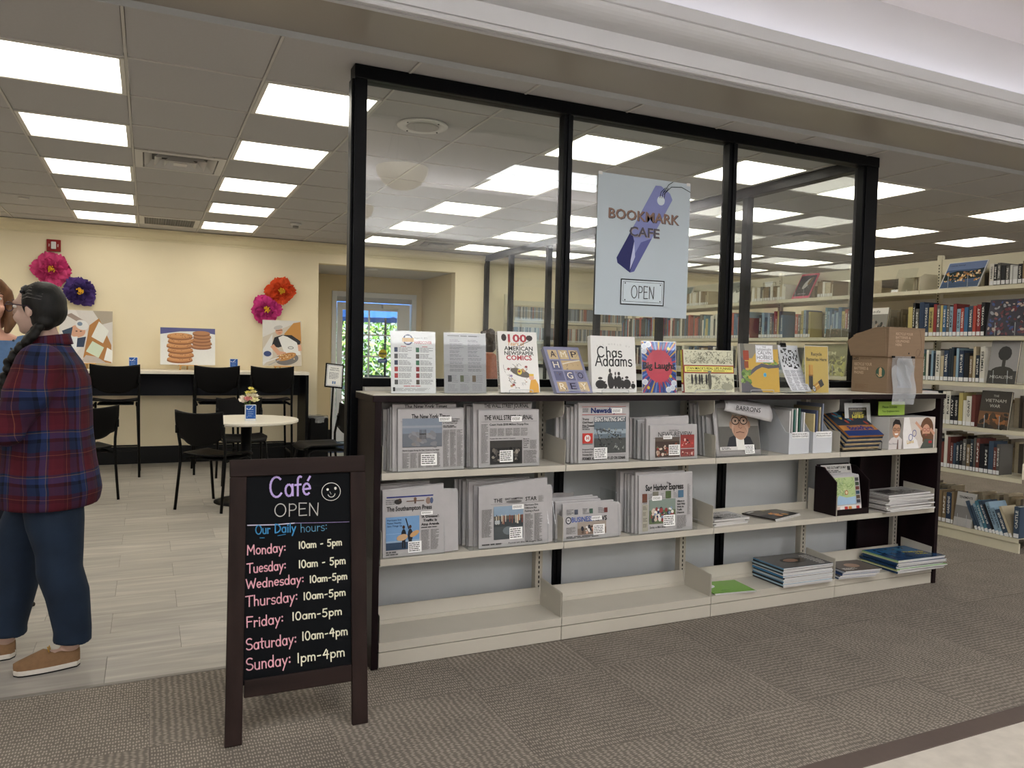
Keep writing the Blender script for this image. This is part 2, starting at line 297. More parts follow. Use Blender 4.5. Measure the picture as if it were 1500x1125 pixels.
# floor: slab, carpet tiles, vinyl planks, threshold strip, stone floor nearest the camera
floor = B().box(-7, -10, -.12, 12, 9.5, -.006).build('floor', mat('subfloor', '4a4642', .9, var=.05), kind='structure')
ct = B().box(-T/2+.0006, -T/2+.0006, -.006, T/2-.0006, T/2-.0006, 0).mesh('carpet_tile', CARPET)
Y0 = .262
for i in range(-5, 12):
    for j in range(-3, 12):
        x = -.3+T*(i+.5); y = Y0-T*(j+.5) if j < 0 else 0
        y = Y0+T*(j+.5)
        if y > Y0 and x < XP+.2: continue
        if y > 6.6 or x > 7: continue
        link('carpet_tile', ct, floor, (x, y, 0), (0, 0, PI/2*((i+j) % 2)))
B().box(-7, -1.36, -.006, 12, Y0-3*T-.0, 0).build('carpet_tile', CARPET, floor)
B().box(XP, 6.6, -.006, 12, 9, -.0005).build('carpet_tile', CARPET, floor)
B().box(7, -1.36, -.006, 12, 6.6, -.001).build('carpet_tile', CARPET, floor)
B().box(-7, -1.36, -.006, -3.35, Y0, -.001).build('carpet_tile', CARPET, floor)
pm = B().box(-T/2+.0008, -.1524+.0008, -.006, T/2-.0008, .1524-.0008, 0).build('p', PLANK, bevel=.0006)
pme = pm.data; bpy.data.objects.remove(pm)
for j in range(0, 26):
    y = Y0+.012+.3048*(j+.5)
    for i in range(-5, 8):
        x = -1.077+T*(i+.5)+(0 if j % 2 == 0 else T/2)
        if x > XP+.1 or (y > YW and not 1.0 < x < 3): continue
        link('floor_plank', pme, floor, (x, y, .0), (0, 0, 0))
B().box(-7, Y0, -.006, -3.5, YW, -.001).build('floor_plank', PLANK, floor)
B().box(-4, Y0-.012, -.004, XP, Y0+.012, .003).build('threshold_strip', mat('grey_edge_strip', '77726b', .4), floor, bevel=.002)
B().box(-7, -1.425, -.006, 12, -1.335, .004).build('transition_strip', mat('bronze_strip', '5b4f49', .45, var=.06), floor, bevel=.003)
B().box(-7, -10, -.006, 12, -1.425, .001).build('stone_floor', mat('pale_terrazzo', 'c6beb2', .35, var=.12, vscale=14), floor)
# walls -----------------------------------------------------------
wb = B(); wb.box(-7, YW, 0, 1.03, YW+.15, H+.1); wb.box(1.03, YW, 2.46, 2.87, YW+.15, H+.1); wb.box(2.87, YW, 0, 12, YW+.15, H+.1)
wb.build('wall_back', WALLM, kind='structure')
rb = B(); rb.box(.9, YW+.15, 0, 1.03, YR, H+.1); rb.box(2.87, YW+.15, 0, 3.0, YR, H+.1)
rb.box(1.03, YR, 0, 1.56, YR+.15, H); rb.box(2.72, YR, 0, 2.87, YR+.15, H); rb.box(1.56, YR, 2.16, 2.72, YR+.15, H)
rb.build('wall_recess', WALLSHADE, kind='structure')
B().box(1.03, YW+.15, 2.46, 2.87, YR, 2.5).build('ceiling_recess', mat('flat_white_ceiling', 'c9c6c2', .8, var=.01), kind='structure')
def crown(x0, y0, x1, y1, nx, ny, mt, name='trim_1'):
    pr = [(0, 0), (.012, 0), (.012, .02), (.03, .035), (.05, .075), (.075, .095), (.085, .13), (0, .13)]
    return B().prism(pr, (x0, y0, H-.135), (nx, ny, 0), (0, 0, 1), (x1-x0, y1-y0, 0), 1).build(name, mt, kind='structure')
CRM = mat('cream_crown', 'e2d6b4', .5, var=.01)
crown(-7, YW, XP, YW, 0, -1, CRM, 'trim_1'); crown(XP, YW, 12, YW, 0, -1, CRM, 'trim_2')
for n_, (x0, x1) in enumerate(((-7, 1.03), (2.87, 12))): B().box(x0, YW-.012, 0, x1, YW, .2).build('baseboard_back', NAVY, kind='structure', bevel=.003)
B().box(1.03, YR-.012, 0, 1.56, YR, .2).build('baseboard_recess', NAVY, kind='structure')
B().box(1.03, YW+.15, 0, 1.042, YR, .2).build('baseboard_recess', NAVY, kind='structure')
B().box(-7.15, -10, 0, -7, YW, 4.6).build('wall_left', GREYW, kind='structure')
B().box(12, -10, 0, 12.15, YW+2, 4.6).build('wall_right', GREYW, kind='structure')
B().box(-7, -10.15, 0, 12, -10, 4.6).build('wall_front', GREYW, kind='structure')
# ceiling ---------------------------------------------------------
CT = mat('ceiling_tile_face', 'b8b6b5', .9, var=.02, vscale=60, bump=.15, bscale=500)
ceil = B().box(-7, .152, H+.06, 12, YW, H+.1).build('ceiling', mat('plenum_grey', '77736e', .9), kind='structure')
tb = B(); g = .009; tb.box(-T/2+g, -T/2+g, 0, T/2-g, T/2-g, .012)
tme = tb.mesh('ceiling_tile', CT)
BAR = mat('ceiling_bar_white', 'c6c2bc', .5)
LIT = {(k, j) for k in (-6, -4, -1, 1, 4, 6, 8, 11, 13, 16) for j in (1, 3, 5, 7, 9)}
VENT = {(0, 4), (5, 9), (10, 4), (15, 4), (-5, 4)}; RET = {(0, 9)}
for k in range(-9, 21):
    for j in range(11):
        cx, cy = GX+(k+.5)*T, GY+(j+.5)*T
        if cx > 11.9 or cx < -6.9 or (k, j) in LIT | VENT | RET: continue
        if j == 10: link('ceiling_tile', tme, ceil, (cx, cy-.08, H+.003), (0, 0, 0)).scale = (1, .7, 1)
        else: link('ceiling_tile', tme, ceil, (cx, cy, H+.003))
for k in range(-9, 22):
    x = GX+k*T
    if x < 12: B().box(x-.006, .152, H-.003, x+.006, YW, H+.02).build('ceiling_bar', BAR, ceil)
for j in range(0, 11):
    y = GY+j*T; B().box(-7, y-.005, H-.0015, 12, y+.005, H+.02).build('ceiling_bar', BAR, ceil)
LMAT = mat('lit_diffuser', 'fff9ea', .5, emit=PANEL_L)
lf = B()
for a in (0, 1):
    s_ = T/2-.008; w_ = .022
    lf.box(-s_, (-s_ if a else s_-w_), -.004, s_, (-s_+w_ if a else s_), .02); lf.box((-s_ if a else s_-w_), -s_, -.004, (-s_+w_ if a else s_), s_, .02)
lfm = lf.mesh('light_frame', mat('light_trim_white', 'dedbd4', .4)); ldm = B().box(-.276, -.276, .004, .276, .276, .012).mesh('diffuser', LMAT)
ORD = ['first', 'second', 'third', 'fourth', 'fifth', 'sixth', 'seventh', 'eighth', 'ninth', 'tenth', 'eleventh', 'twelfth', 'thirteenth', 'fourteenth', 'fifteenth', 'sixteenth', 'seventeenth', 'eighteenth', 'nineteenth']
CO = {-6: 'outermost cafe column', -4: 'column beyond the woman in flannel', -1: 'column above the tall stools', 1: 'column beside the glass corner post', 4: 'first column inside the glass', 6: 'second column inside the glass', 8: 'column just past the glass corner', 11: 'column over the book stack', 13: 'column behind the book stack', 16: 'farthest column'}
for k, j in sorted(LIT):
    if GX+(k+.5)*T > 11.8: continue
    e = empty('ceiling_light', (GX+(k+.5)*T, GY+(j+.5)*T, H), label='lit ceiling panel, %s from the soffit, %s' % (ORD[j//2], CO[k]), cat='ceiling light', group='square ceiling light panels')
    link('light_frame', lfm, e); link('diffuser', ldm, e)
vb = B(); s_ = T/2-.01
def ring(b, s0, z0, s1, z1):
    for q in range(4):
        c, s = [(1, 0), (0, 1), (-1, 0), (0, -1)][q]; f = lambda x, y, z: (x*c-y*s, x*s+y*c, z)
        b.add([f(-s0, -s0, z0), f(s0, -s0, z0), f(s1, -s1, z1), f(-s1, -s1, z1)], [(0, 1, 2, 3)])
VM = mat('vent_white', 'cfccc8', .45)
vf = B(); ring(vf, s_, 0, s_-.05, -.004); vfm = vf.mesh('vent_frame', VM)
vms = [(lambda b: (ring(b, a, 0, a-.05, .05), b)[1])(B()).mesh('louver', VM) for a in (.235, .17, .105)]
vbk = B().box(-s_, -s_, .085, s_, s_, .09).mesh('duct', mat('duct_dark', '16130f', .8)); vc = B().box(-.045, -.045, 0, .045, .045, .004).mesh('centre_plate', VM)
for n_, (k, j) in enumerate(sorted(VENT)):
    if GX+(k+.5)*T > 11.8: continue
    e = empty('ceiling_vent', (GX+(k+.5)*T, GY+(j+.5)*T, H-.004), label='square ceiling air diffuser ' + {-5: 'far out over the cafe', 0: 'between the two rows of cafe lights', 5: 'by the crown moulding seen through the glass', 10: 'seen through the end glazing above the aisle', 15: 'above the book stack'}[k], cat='vent', group='square ceiling diffusers')
    link('vent_frame', vfm, e); link('duct', vbk, e); link('centre_plate', vc, e, (0, 0, -.012))
    for q, mm in enumerate(vms): link('louver', mm, e, (0, 0, -.004-.004*q))
e = empty('return_grille', (GX+.5*T, GY+9.5*T, H-.002), label='flat grey return air grille in the ceiling near the cafe back wall', cat='vent')
link('vent_frame', vfm, e); gb = B()
for q in range(22): y = -.25+q*.5/21; gb.box(-.25, y-.004, 0, .25, y+.004, .014); gb.box(y-.004, -.25, 0, y+.004, .25, .014)
gb.build('grille_core', mat('grille_grey', '8d8b88', .5), e); B().box(-.27, -.27, .016, .27, .27, .018).build('duct', mat('duct_grey', '55534f', .8), e)
# round speaker, smoke detector, sprinkler, recessed downlight
sx, sy = GX+2.54*T, GY+1.58*T
e = empty('ceiling_speaker', (sx, sy, H), label='round white ceiling speaker with perforated centre seen through the first pane', cat='speaker')
B().lathe([(.15, 0), (.148, -.008), (.13, -.011), (.1, -.009), (.098, -.004), (.0, -.004)], n=40).build('speaker_rim', mat('speaker_white', 'd9d7d2', .4), e, smooth=True)
gr = B(); gr.lathe([(0, -.0125), (.09, -.0125), (.095, -.009)], n=32); gr.col = (1, 1, 1)
gr.build('speaker_grille', mat('speaker_grille', 'a9a6a1', .6, var=.3, vscale=260), e)
for q in range(4): B().cyl((.125*math.cos(q*PI/2+.5), .125*math.sin(q*PI/2+.5), -.014), (.125*math.cos(q*PI/2+.5), .125*math.sin(q*PI/2+.5), -.009), .005, n=8).build('screw', BLK, e)
e = empty('smoke_detector', (GX+2.49*T, GY+8.35*T, H), label='white round smoke detector on the cafe ceiling near the back wall', cat='smoke detector')
B().lathe([(.06, 0), (.06, -.018), (.045, -.024), (.04, -.03)], n=24).build('detector_base', VM, e, smooth=True); B().lathe([(.032, -.03), (.03, -.052), (0, -.056)], n=20).build('sensor', mat('sensor_grey', '8f8c88', .5), e, smooth=True)
B().lathe([(.045, 0), (.044, -.006), (.0, -.008)], c=(GX-1.55*T, GY+8.25*T, H), n=20).build('sprinkler_cap', VM, smooth=True, label='small flat white sprinkler cover on the cafe ceiling far from the glass', cat='sprinkler')
B().lathe([(.045, 0), (.044, -.006), (.0, -.008)], c=(GX+6.0*T, GY+7.6*T, H), n=20).build('sprinkler_cap', VM, smooth=True, label='small flat sprinkler cover on the ceiling seen through the second pane', cat='sprinkler')
e = empty('recessed_downlight', (1.80, 7.02, 2.46), label='small round recessed downlight in the ceiling of the door recess', cat='ceiling light')
B().lathe([(.075, 0), (.075, -.005), (.058, -.006)], n=24).build('downlight_trim', WHT, e); B().lathe([(.057, -.004), (0, -.004)], n=24).build('lens', mat('downlight_lens', 'fff2da', .5, emit=8), e)
# soffit, crown of the atrium, cove, vault ---------------------------------
SOF = mat('satin_soffit_paint', '9a9389', .33, var=.02, vscale=3, spec=.6)
B().box(-7, -.30, H-.004, 12, .10, H+.1).build('soffit', SOF, kind='structure')
B().prism([(.152, H+.02), (.152, H-.006), (.145, H-.012), (.105, H-.03), (.097, H-.03), (.097, H+.02)], (-7, 0, 0), (0, 1, 0), (0, 0, 1), (19, 0, 0), 1).build('trim_3', mat('soffit_edge_grey', 'b6b9bb', .45), kind='structure')
prof = [(-.27, H+.05), (-.27, H-.012), (-.292, H-.012), (-.292, H+.0), (-.31, H+.0), (-.31, H-.012), (-.328, H-.012), (-.333, H-.004), (-.333, H+.008), (-.345, H+.008), (-.35, 2.792)]
prof += [(-.35-.1*math.sin(a*PI/16), 2.795+.065*(1-math.cos(a*PI/16))) for a in range(1, 9)]
prof += [(-.455, 2.86), (-.46, 2.863), (-.46, 2.915), (-.445, 2.925), (-.44, 2.875), (-.33, 2.875), (-.27, 2.86)]
B().prism(prof, (-7, 0, 0), (0, 1, 0), (0, 0, 1), (19, 0, 0), 1).build('trim_4', mat('crown_white', 'cfd0d4', .5), kind='structure')
CV = mat('vault_paint', 'e4e3e6', .75)
cv = B(); cv.box(-7, -.31, 2.87, 12, -.27, 3.283); cv.box(-7, -.31, 2.87, 12, .2, 2.9)
cv.build('wall_cove', CV, kind='structure')
cb = B(); cb.box(-7, -1.6, 3.283, 12, -.27, 3.33); cb.box(-7, -1.64, 3.283, 12, -1.6, 4.5); cb.box(-7, -10, 4.45, 12, -1.6, 4.5)
cb.build('ceiling_atrium', mat('vault_ceiling', 'ded8d6', .75), kind='structure')
e = props(B().box(-7, -.42, 2.878, 12, -.40, 2.886).build('cove_light_strip', mat('led_strip', 'f4f4ff', .5, emit=COVE_L)), 'linear white strip light lying hidden in the atrium cove', 'strip light')
# atrium fixtures behind the camera: bowls on wires (mirrored in the glass)
def pendant(x, y, z, lab):
    e = empty('pendant_lamp', (x, y, z), label=lab, cat='lamp', group='hanging bowl lamps of the atrium')
    pr = [(.31*math.sin(a*PI/2/10), .26-.26*math.cos(a*PI/2/10)) for a in range(11)]
    B().lathe(pr+[(.31, .262), (.30, .262)]+[(.3*math.sin(a*PI/2/10), .262-.25*math.cos(a*PI/2/10)) for a in range(9, -1, -1)], n=32).build('bowl', mat('lit_bowl', 'fff3e0', .4, emit=1.3), e, smooth=True)
    for q in range(3): B().cyl((.3*math.cos(q*2.094), .3*math.sin(q*2.094), .26), (.02*math.cos(q*2.094), .02*math.sin(q*2.094), 4.42-z), .003, n=5).build('suspension_wire', WIRE, e)
    B().lathe([(.07, 0), (.07, .03), (0, .03)], (0, 0, 4.42-z), 20).build('canopy', WHT, e)
pendant(1.81, -5.0, 3.29, 'white glass bowl lamp hanging on wires in the atrium, nearer of the two')
pendant(1.95, -8.0, 3.33, 'white glass bowl lamp hanging on wires in the atrium, farther of the two')
for n_, (x, y) in enumerate(((-3.5, -4), (5.5, -4), (-3.5, -8), (5.5, -8), (1, -3.2))):  # added fill lamps under the atrium ceiling, out of view
    L = bpy.data.lights.new('atrium_light', 'AREA'); L.shape = 'RECTANGLE'; L.size = 2.2; L.size_y = 1.2; L.energy = ATRIUM_L*8; L.color = (.96, .98, 1)
    o = bpy.data.objects.new('atrium_light', L); C.objects.link(o); o.location = (x, y, 4.4)
for x in (-3, 2.5, 8):  # added upward lamps, brightening the vault that the glass mirrors
    L = bpy.data.lights.new('vault_uplight', 'AREA'); L.shape = 'RECTANGLE'; L.size = 5; L.size_y = .3; L.energy = ATRIUM_L*14; L.color = (.97, .98, 1)
    o = bpy.data.objects.new('vault_uplight', L); C.objects.link(o); o.location = (x, -9.6, 3.3); o.rotation_euler = (math.radians(180), 0, 0)
B().box(-7, -10, 3.05, 12, -9.25, 3.2).build('trim_5', MATS['vault_paint'], kind='structure')  # added unseen ledge, hides the upward lamps from the glass
B().box(-7, -9.3, 3.2, 12, -9.25, 3.4).build('trim_6', MATS['vault_paint'], kind='structure')  # added lip of that ledge, screening the lamps from the front
# door of the recess --------------------------------------------------------
DW = mat('door_white', 'e2e4e8', .4); PANE = glassmat('clear_glass', (.97, .985, .98), .055)
d = empty('door_1', (0, YR, 0), kind='structure')
cs = B()
for x0, x1 in ((1.50, 1.57), (2.71, 2.78)): cs.box(x0, -.02, 0, x1, .1, 2.22)
cs.box(1.50, -.021, 2.15, 2.78, .1, 2.225); cs.build('door_casing', DW, d, bevel=.004)
B().box(1.57, .0, 2.08, 2.71, .08, 2.15).build('door_head', mat('door_head_grey', 'b4b6ba', .4), d, bevel=.003)
lf_ = B(); lf_.box(1.59, .02, .02, 1.665, .065, 2.07); lf_.box(2.50, .02, .02, 2.69, .065, 2.07); lf_.box(1.665, .02, 1.96, 2.50, .065, 2.07); lf_.box(1.665, .02, .02, 2.5, .065, .30)
lf_.build('door_leaf', DW, d, bevel=.004)
for q, z in enumerate((.63, .96, 1.28, 1.60)): B().box(1.665, .03, z-.011, 2.5, .055, z+.011).build('muntin', DW, d)
for x in (2.065,): B().box(x-.011, .028, .30, x+.011, .057, 1.96).build('muntin', DW, d)
B().box(1.665, .04, .30, 2.50, .046, 1.96).build('pane', PANE, d)
B().tube([(2.6, .01, .98), (2.6, -.05, .98), (2.6, -.055, 1.0), (2.6, -.055, 1.28), (2.6, -.05, 1.3), (2.6, .01, 1.3)], .011, 8).build('door_handle', WIRE, d, smooth=True)
B().box(2.25, -.05, 2.0, 2.5, .02, 2.06).build('door_closer', WHT, d, bevel=.005)
st = B(); st.col = lin('e8cf2a'); st.lathe([(0, 0), (.062, 0)], n=24); st.T = None
sh = Sheet((2.21, .028, 1.19), (1, 0, 0), (0, 0, 1)); sh.disc(.07, .135, .066, .066, 'ead02a'); sh.rect(.02, .12, .12, .15, '2b2b20'); sh.text('NOTICE', .07, .127, .016, 'ead02a', .085, 'c'); sh.fake(.035, .085, .105, .11, 2, '4a4620'); sh.rect(0, 0, .14, .055, '2b50a8'); sh.fake(.012, .01, .128, .045, 3, 'c9d4ee')
sh.build('door_sticker', d)
# black mat at the door
props(B().box(1.2, YW+.35, .001, 2.5, YR-.15, .012).build('door_mat', mat('mat_blue_grey', '3b4a68', .8, var=.2, vscale=40), bevel=.004), 'dark blue grey mat lying inside the glazed door', 'mat')
# outside the door
B().box(-3, YR+.15, -.15, 9, 20, -.02).build('ground_patio', mat('patio_concrete', 'c6bfb4', .8, var=.1), kind='structure')
def leafy(name, lab, x0, x1, y0, y1, z0, z1, n, cols, cat='hedge', sz=.07):
    r = random.Random(n); b = B()
    for i in range(n):
        x, y, z = r.uniform(x0, x1), r.uniform(y0, y1), r.uniform(z0, z1); u = Vector((r.uniform(-1, 1), r.uniform(-1, 1), r.uniform(-1, 1))).normalized(); w = u.orthogonal().normalized(); q = r.uniform(.6, 1.3)*sz
        b.col = lin(r.choice(cols)); p = Vector((x, y, z)); b.add([p-u*q, p+w*q*.45, p+u*q, p-w*q*.45], [(0, 1, 2, 3)])
    return b.build(name, mat('leaf_green', attr=True, rough=.5, var=.1), kind='stuff', label=lab, cat=cat)
leafy('hedge', 'tall sunlit green hedge growing beyond the glazed door', .3, 6.5, 12.2, 13.2, 0, 3.0, 9000, ['5f8f3a', '7fae4c', '4a7a34', '9cc46a', 'b9d68c'], sz=.08)
e = empty('patio_umbrella', (2.9, 10.2, 0), label='open blue patio umbrella standing outside the glazed door', cat='umbrella')
ub = B(); 
for q in range(8):
    a0, a1 = q*PI/4, (q+1)*PI/4; ub.add([(0, 0, 2.75), (1.3*math.cos(a0), 1.3*math.sin(a0), 2.05), (1.3*math.cos(a1), 1.3*math.sin(a1), 2.05)], [(0, 1, 2)])
    ub.add([(1.3*math.cos(a0), 1.3*math.sin(a0), 2.05), (1.3*math.cos(a0), 1.3*math.sin(a0), 1.9), (1.3*math.cos(a1), 1.3*math.sin(a1), 1.9), (1.3*math.cos(a1), 1.3*math.sin(a1), 2.05)], [(0, 1, 2, 3)])
ub.build('canopy', mat('umbrella_blue', '3f78d0', .8, var=.05), e, solid=.004); B().cyl((0, 0, -.02), (0, 0, 2.7), .02, n=10).build('pole', BLK, e); B().lathe([(.25, -.02), (.25, .03), (.05, .07), (0, .07)]).build('base', BLK, e)
def patio_chair(x, y, rz, lab):
    e = empty('patio_chair', (x, y, -.02), rz, label=lab, cat='chair', group='dark metal chairs on the patio'); m_ = mat('patio_metal', '3c4852', .4, .3)
    s = B().box(-.24, -.24, .42, .24, .24, .45).build('seat', m_, e, bevel=.01); b = B()
    for q in range(7): b.box(-.2+q*.067-.01, .225, .45, -.2+q*.067+.01, .24, .9)
    b.box(-.24, .22, .88, .24, .245, .92); b.build('backrest', m_, e)
    for a in (-.22, .22):
        for c in (-.22, .22): B().cyl((a, c, 0), (a, c, .43), .012, n=6).build('leg', m_, e)
patio_chair(1.45, 9.9, .4, 'dark metal patio chair outside the door, nearer the door hinge'); patio_chair(3.1, 11.2, 2.6, 'dark metal patio chair outside the door under the blue umbrella')
e = empty('patio_table', (2.2, 10.6, -.02), label='round dark metal table outside the glazed door', cat='table'); B().lathe([(.45, .7), (.45, .72), (0, .72)], n=28).build('table_top', MATS['patio_metal'], e); B().cyl((0, 0, .02), (0, 0, .7), .03).build('pedestal', MATS['patio_metal'], e); B().lathe([(.25, 0), (.25, .02), (0, .03)]).build('base', MATS['patio_metal'], e)

# ================================================================ GLASS PARTITION
FR = mat('black_aluminium', '08090c', .42, spec=.12, var=.08); GREYP = mat('grey_backing_panel', 'c6cacc', .55, var=.06, vscale=3, stretch=(1, 1, .15))
PY = .375
part = empty('partition', (0, 0, 0), kind='structure')
def post(x0, x1, y0, y1, z0=0, z1=H-.0625, nm='post'): return B().box(x0, y0, z0, x1, y1, z1).build(nm, FR, part, bevel=.004)
post(-.058, .0, PY-.035, PY+.055); post(-.07, -.058, PY-.02, PY+.04)
for xa, xb in ((1.047, 1.1), (2.145, 2.205)):
    post(xa, xb, PY-.028, PY+.035); B().box((xa+xb)/2-.006, PY-.036, 0, (xa+xb)/2+.006, PY-.028, H-.06).build('mullion_cap', FR, part)
post(3.255, 3.365, PY-.035, PY+.06); B().box(3.238, PY-.026, 0, 3.255, PY+.03, H-.06).build('mullion_cap', FR, part)
post(-.06, 3.37, PY-.035, PY+.055, H-.062, H+.002, 'head_rail')
post(-.0, 3.26, PY-.022, PY+.03, 1.222, 1.262, 'sill_rail')
B().box(0, PY-.07, 1.19, 3.26, PY-.0, 1.2215).build('sill_board', mat('sill_white', 'cfccc4', .5), part)
for n_, (xa, xb) in enumerate(((.0, 1.047), (1.1, 2.145), (2.205, 3.255))):
    B().box(xa, PY-.003, 1.262, xb, PY+.003, H-.062).build('glass_pane', PANE, part)
    B().box(xa, PY-.012, .0, xb, PY+.012, 1.222).build('lower_panel', GREYP, part)
ys = [.43, 1.5, 2.62, 3.72, 4.82, 5.86, 6.66]
for a, y in enumerate(ys):
    if a: B().box(XP-.03, y-.03, 0, XP+.03, y+.03, H).build('post', FR, part, bevel=.003)
    if a < 6:
        B().box(XP-.003, y, 1.262, XP+.003, ys[a+1], H-.062).build('glass_pane', PANE, part); B().box(XP-.012, y, 0, XP+.012, ys[a+1], 1.222).build('lower_panel', GREYP, part)
B().box(XP-.04, .43, H-.07, XP+.04, YW, H).build('head_rail', FR, part, bevel=.003); B().box(XP-.028, .43, 1.222, XP+.028, YW, 1.262).build('sill_rail', FR, part)
# poster on the second pane
sh = Sheet((1.272, PY-.0075, 1.617), (1, 0, 0), (0, 0, 1), start=.0003)
sh.st = .00015
def rot_(pts, cx, cy, a, L, W): return [(cx+x*math.cos(a)-y*math.sin(a), cy+x*math.sin(a)+y*math.cos(a)) for x, y in pts]
ax = math.atan2(.7115-.267, .44-.181); cx_, cy_ = .31, .489
def tagshape(x0, x1, w, r=.02): return [(x0+r, -w), (x1-r, -w), (x1, -w+r*1.6), (x1, w-r*1.6), (x1-r, w), (x0+r, w), (x0, w-r), (x0, -w+r)]
sh.poly(rot_(tagshape(-.262, .262, .068), cx_, cy_, ax, 0, 0), '8289bd'); sh.poly(rot_([(-.262, -.048), (-.24, -.068), (-.02, -.068), (-.08, -.02), (-.262, -.02)], cx_, cy_, ax, 0, 0), '5c6199')
sh.poly(rot_([(-.262, .048), (-.24, .068), (-.06, .068), (-.10, .02), (-.17, -.03), (-.262, -.048)], cx_, cy_, ax, 0, 0), '2b2f63'); sh.poly(rot_([(-.10, .02), (-.17, -.03), (-.25, -.04), (-.20, -.015)], cx_, cy_, ax, 0, 0), 'b8bedd')
sh.disc(.412, .652, .026, .026, 'cfdae2')
for q in (-1, 0, 1): sh.line([(.418+q*.014, .668), (.425+q*.014, .70), (.45+q*.01, .726)], .004, '26262b')
sh.line([(.43, .69), (.48, .735), (.55, .742), (.612, .72)], .004, '26262b'); sh.line([(.43, .70), (.46, .745), (.49, .764)], .004, '26262b')
for dx, dy, c in ((.004, -.003, '4b4a55'), (0, 0, '8a6f63')): sh.text('BOOKMARK', .07+dx, .528+dy, .052, c, .47, bold=.02)
for dx, dy, c in ((.004, -.003, '9a8f8a'), (0, 0, '55525c')): sh.text('CAFE', .207+dx, .442+dy, .05, c, .2, bold=.02)
sh.rect(.166, .066, .448, .2, 'c9d5dc'); sh.line([(.164, .2), (.45, .203), (.448, .066), (.164, .064)], .006, '17171a', True); sh.line([(.178, .188), (.438, .19), (.436, .08), (.176, .08)], .002, '17171a', True)
for q in ((.19, .18), (.425, .18), (.19, .088), (.425, .088)): sh.disc(*q, .004, .004, '17171a')
sh.stroke('OPEN', .228, .1, .068, .16, '17171a', .0045)
po = empty('cafe_poster', (0, 0, 0), label='large pale blue paper poster with a purple bookmark taped inside the middle pane', cat='poster')
B().box(1.272, PY-.0072, 1.617, 1.886, PY-.0062, 2.383).build('poster_sheet', mat('poster_paper', 'b9c5cd', .6), po); sh.build('printing', po)
for x, z in ((1.285, 2.375), (1.87, 2.375)): B().box(x-.012, PY-.009, z-.005, x+.012, PY-.0085, z+.012).build('tape', mat('tape', 'd8d8d4', .4), po)
# ================================================================ MAGAZINE SHELVING IN FRONT OF THE GLASS
ZT = 1.205; L3, L2, L1 = .862, .484, .113
SX = [0, .9144, 1.8288, 2.7432, 3.585]
unit = empty('magazine_shelving', (0, 0, 0), label='long low cream metal shelving unit with dark wood ends and top below the glass', cat='shelving unit')
for x0, x1 in ((-.034, -.004), (3.588, 3.618)):
    B().box(x0, -.006, 0, x1, .295, ZT-.03).build('end_panel', DARKWOOD, unit, bevel=.002)
B().box(-.045, -.012, ZT-.032, 3.63, .300, ZT-.003).build('top_board', DARKWOOD, unit, bevel=.002)
B().box(-.043, -.008, ZT-.003, 3.628, .299, ZT).build('top_laminate', mat('beige_laminate', 'c9c2b4', .4, var=.03), unit)
B().box(3.245, .285, .01, 3.588, .297, ZT-.033).build('back_panel', DARKWOOD, unit)
# uprights with slots
ub = B(); ub.box(-.02, .255, 0, .02, .297, ZT-.034); um = ub.mesh('upright', SHELF)
sl = B()
for q in range(44): z = .06+q*.0254; sl.box(-.003, .2535, z, .003, .256, z+.014)
sm_ = sl.mesh('slots', SLOT)
for n_, x in enumerate((.02, .9144, 1.8288, 2.7432, 3.555)):
    u = link('upright', um, unit, (x, 0, 0)); link('slots', sm_, u)
def shelf_mesh(w, d=.245, t=.03):
    b = B(); b.box(0, 0, -t, w, .004, 0); b.box(0, .003, -.004, w, d, 0); b.box(0, d-.003, -.004, w, d, .045); b.box(0, .004, -t, w, .03, -t+.002); return b
for n_ in range(4):
    x0, x1 = SX[n_]+.0015, SX[n_+1]-.0015
    for z in (L2, L3): shelf_mesh(x1-x0).build('shelf', SHELF, unit, bevel=.0015, loc=(x0, 0, z))
    b = shelf_mesh(x1-x0, .27, .04); b.box(0, .225, 0, x1-x0, .232, .02); b.build('base_shelf', SHELF, unit, bevel=.0015, loc=(x0, 0, L1))
    B().prism([(.23, L1+.015), (.25, L1+.08), (.256, L1+.08), (.256, L1+.015)], (x0, 0, 0), (0, 1, 0), (0, 0, 1), (x1-x0, 0, 0), 1).build('back_upstand', SHELF, unit)
    B().box(x0, .002, .003, x1, .012, .069).build('kick_plate', SHELF, unit, bevel=.0015)
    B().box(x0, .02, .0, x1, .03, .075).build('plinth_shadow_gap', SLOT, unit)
brm = B().prism([(.004, 0), (.225, 0), (.225, .135), (.004, .12)], (-.0012, 0, 0), (0, 1, 0), (0, 0, 1), (.0024, 0, 0), 1).mesh('bracket_plate', SHELF)
hgm = B().prism([(.01, 0), (.225, 0), (.225, -.115), (.03, -.075), (.01, -.06)], (-.0012, 0, 0), (0, 1, 0), (0, 0, 1), (.0024, 0, 0), 1).mesh('hanger_plate', SHELF)
for z in (L1, L2, L3):
    for n_, x in enumerate((.006, .911, .918, 1.826, 1.832, 2.74, 2.746, 3.58)):
        if x in (.918, 1.832, 2.746) and z != L1: continue
        link('bracket_plate', brm, unit, (x, 0, z))
for x in (.9, 1.815, 2.73, 3.56): link('hanger_plate', hgm, unit, (x, 0, ZT-.033))

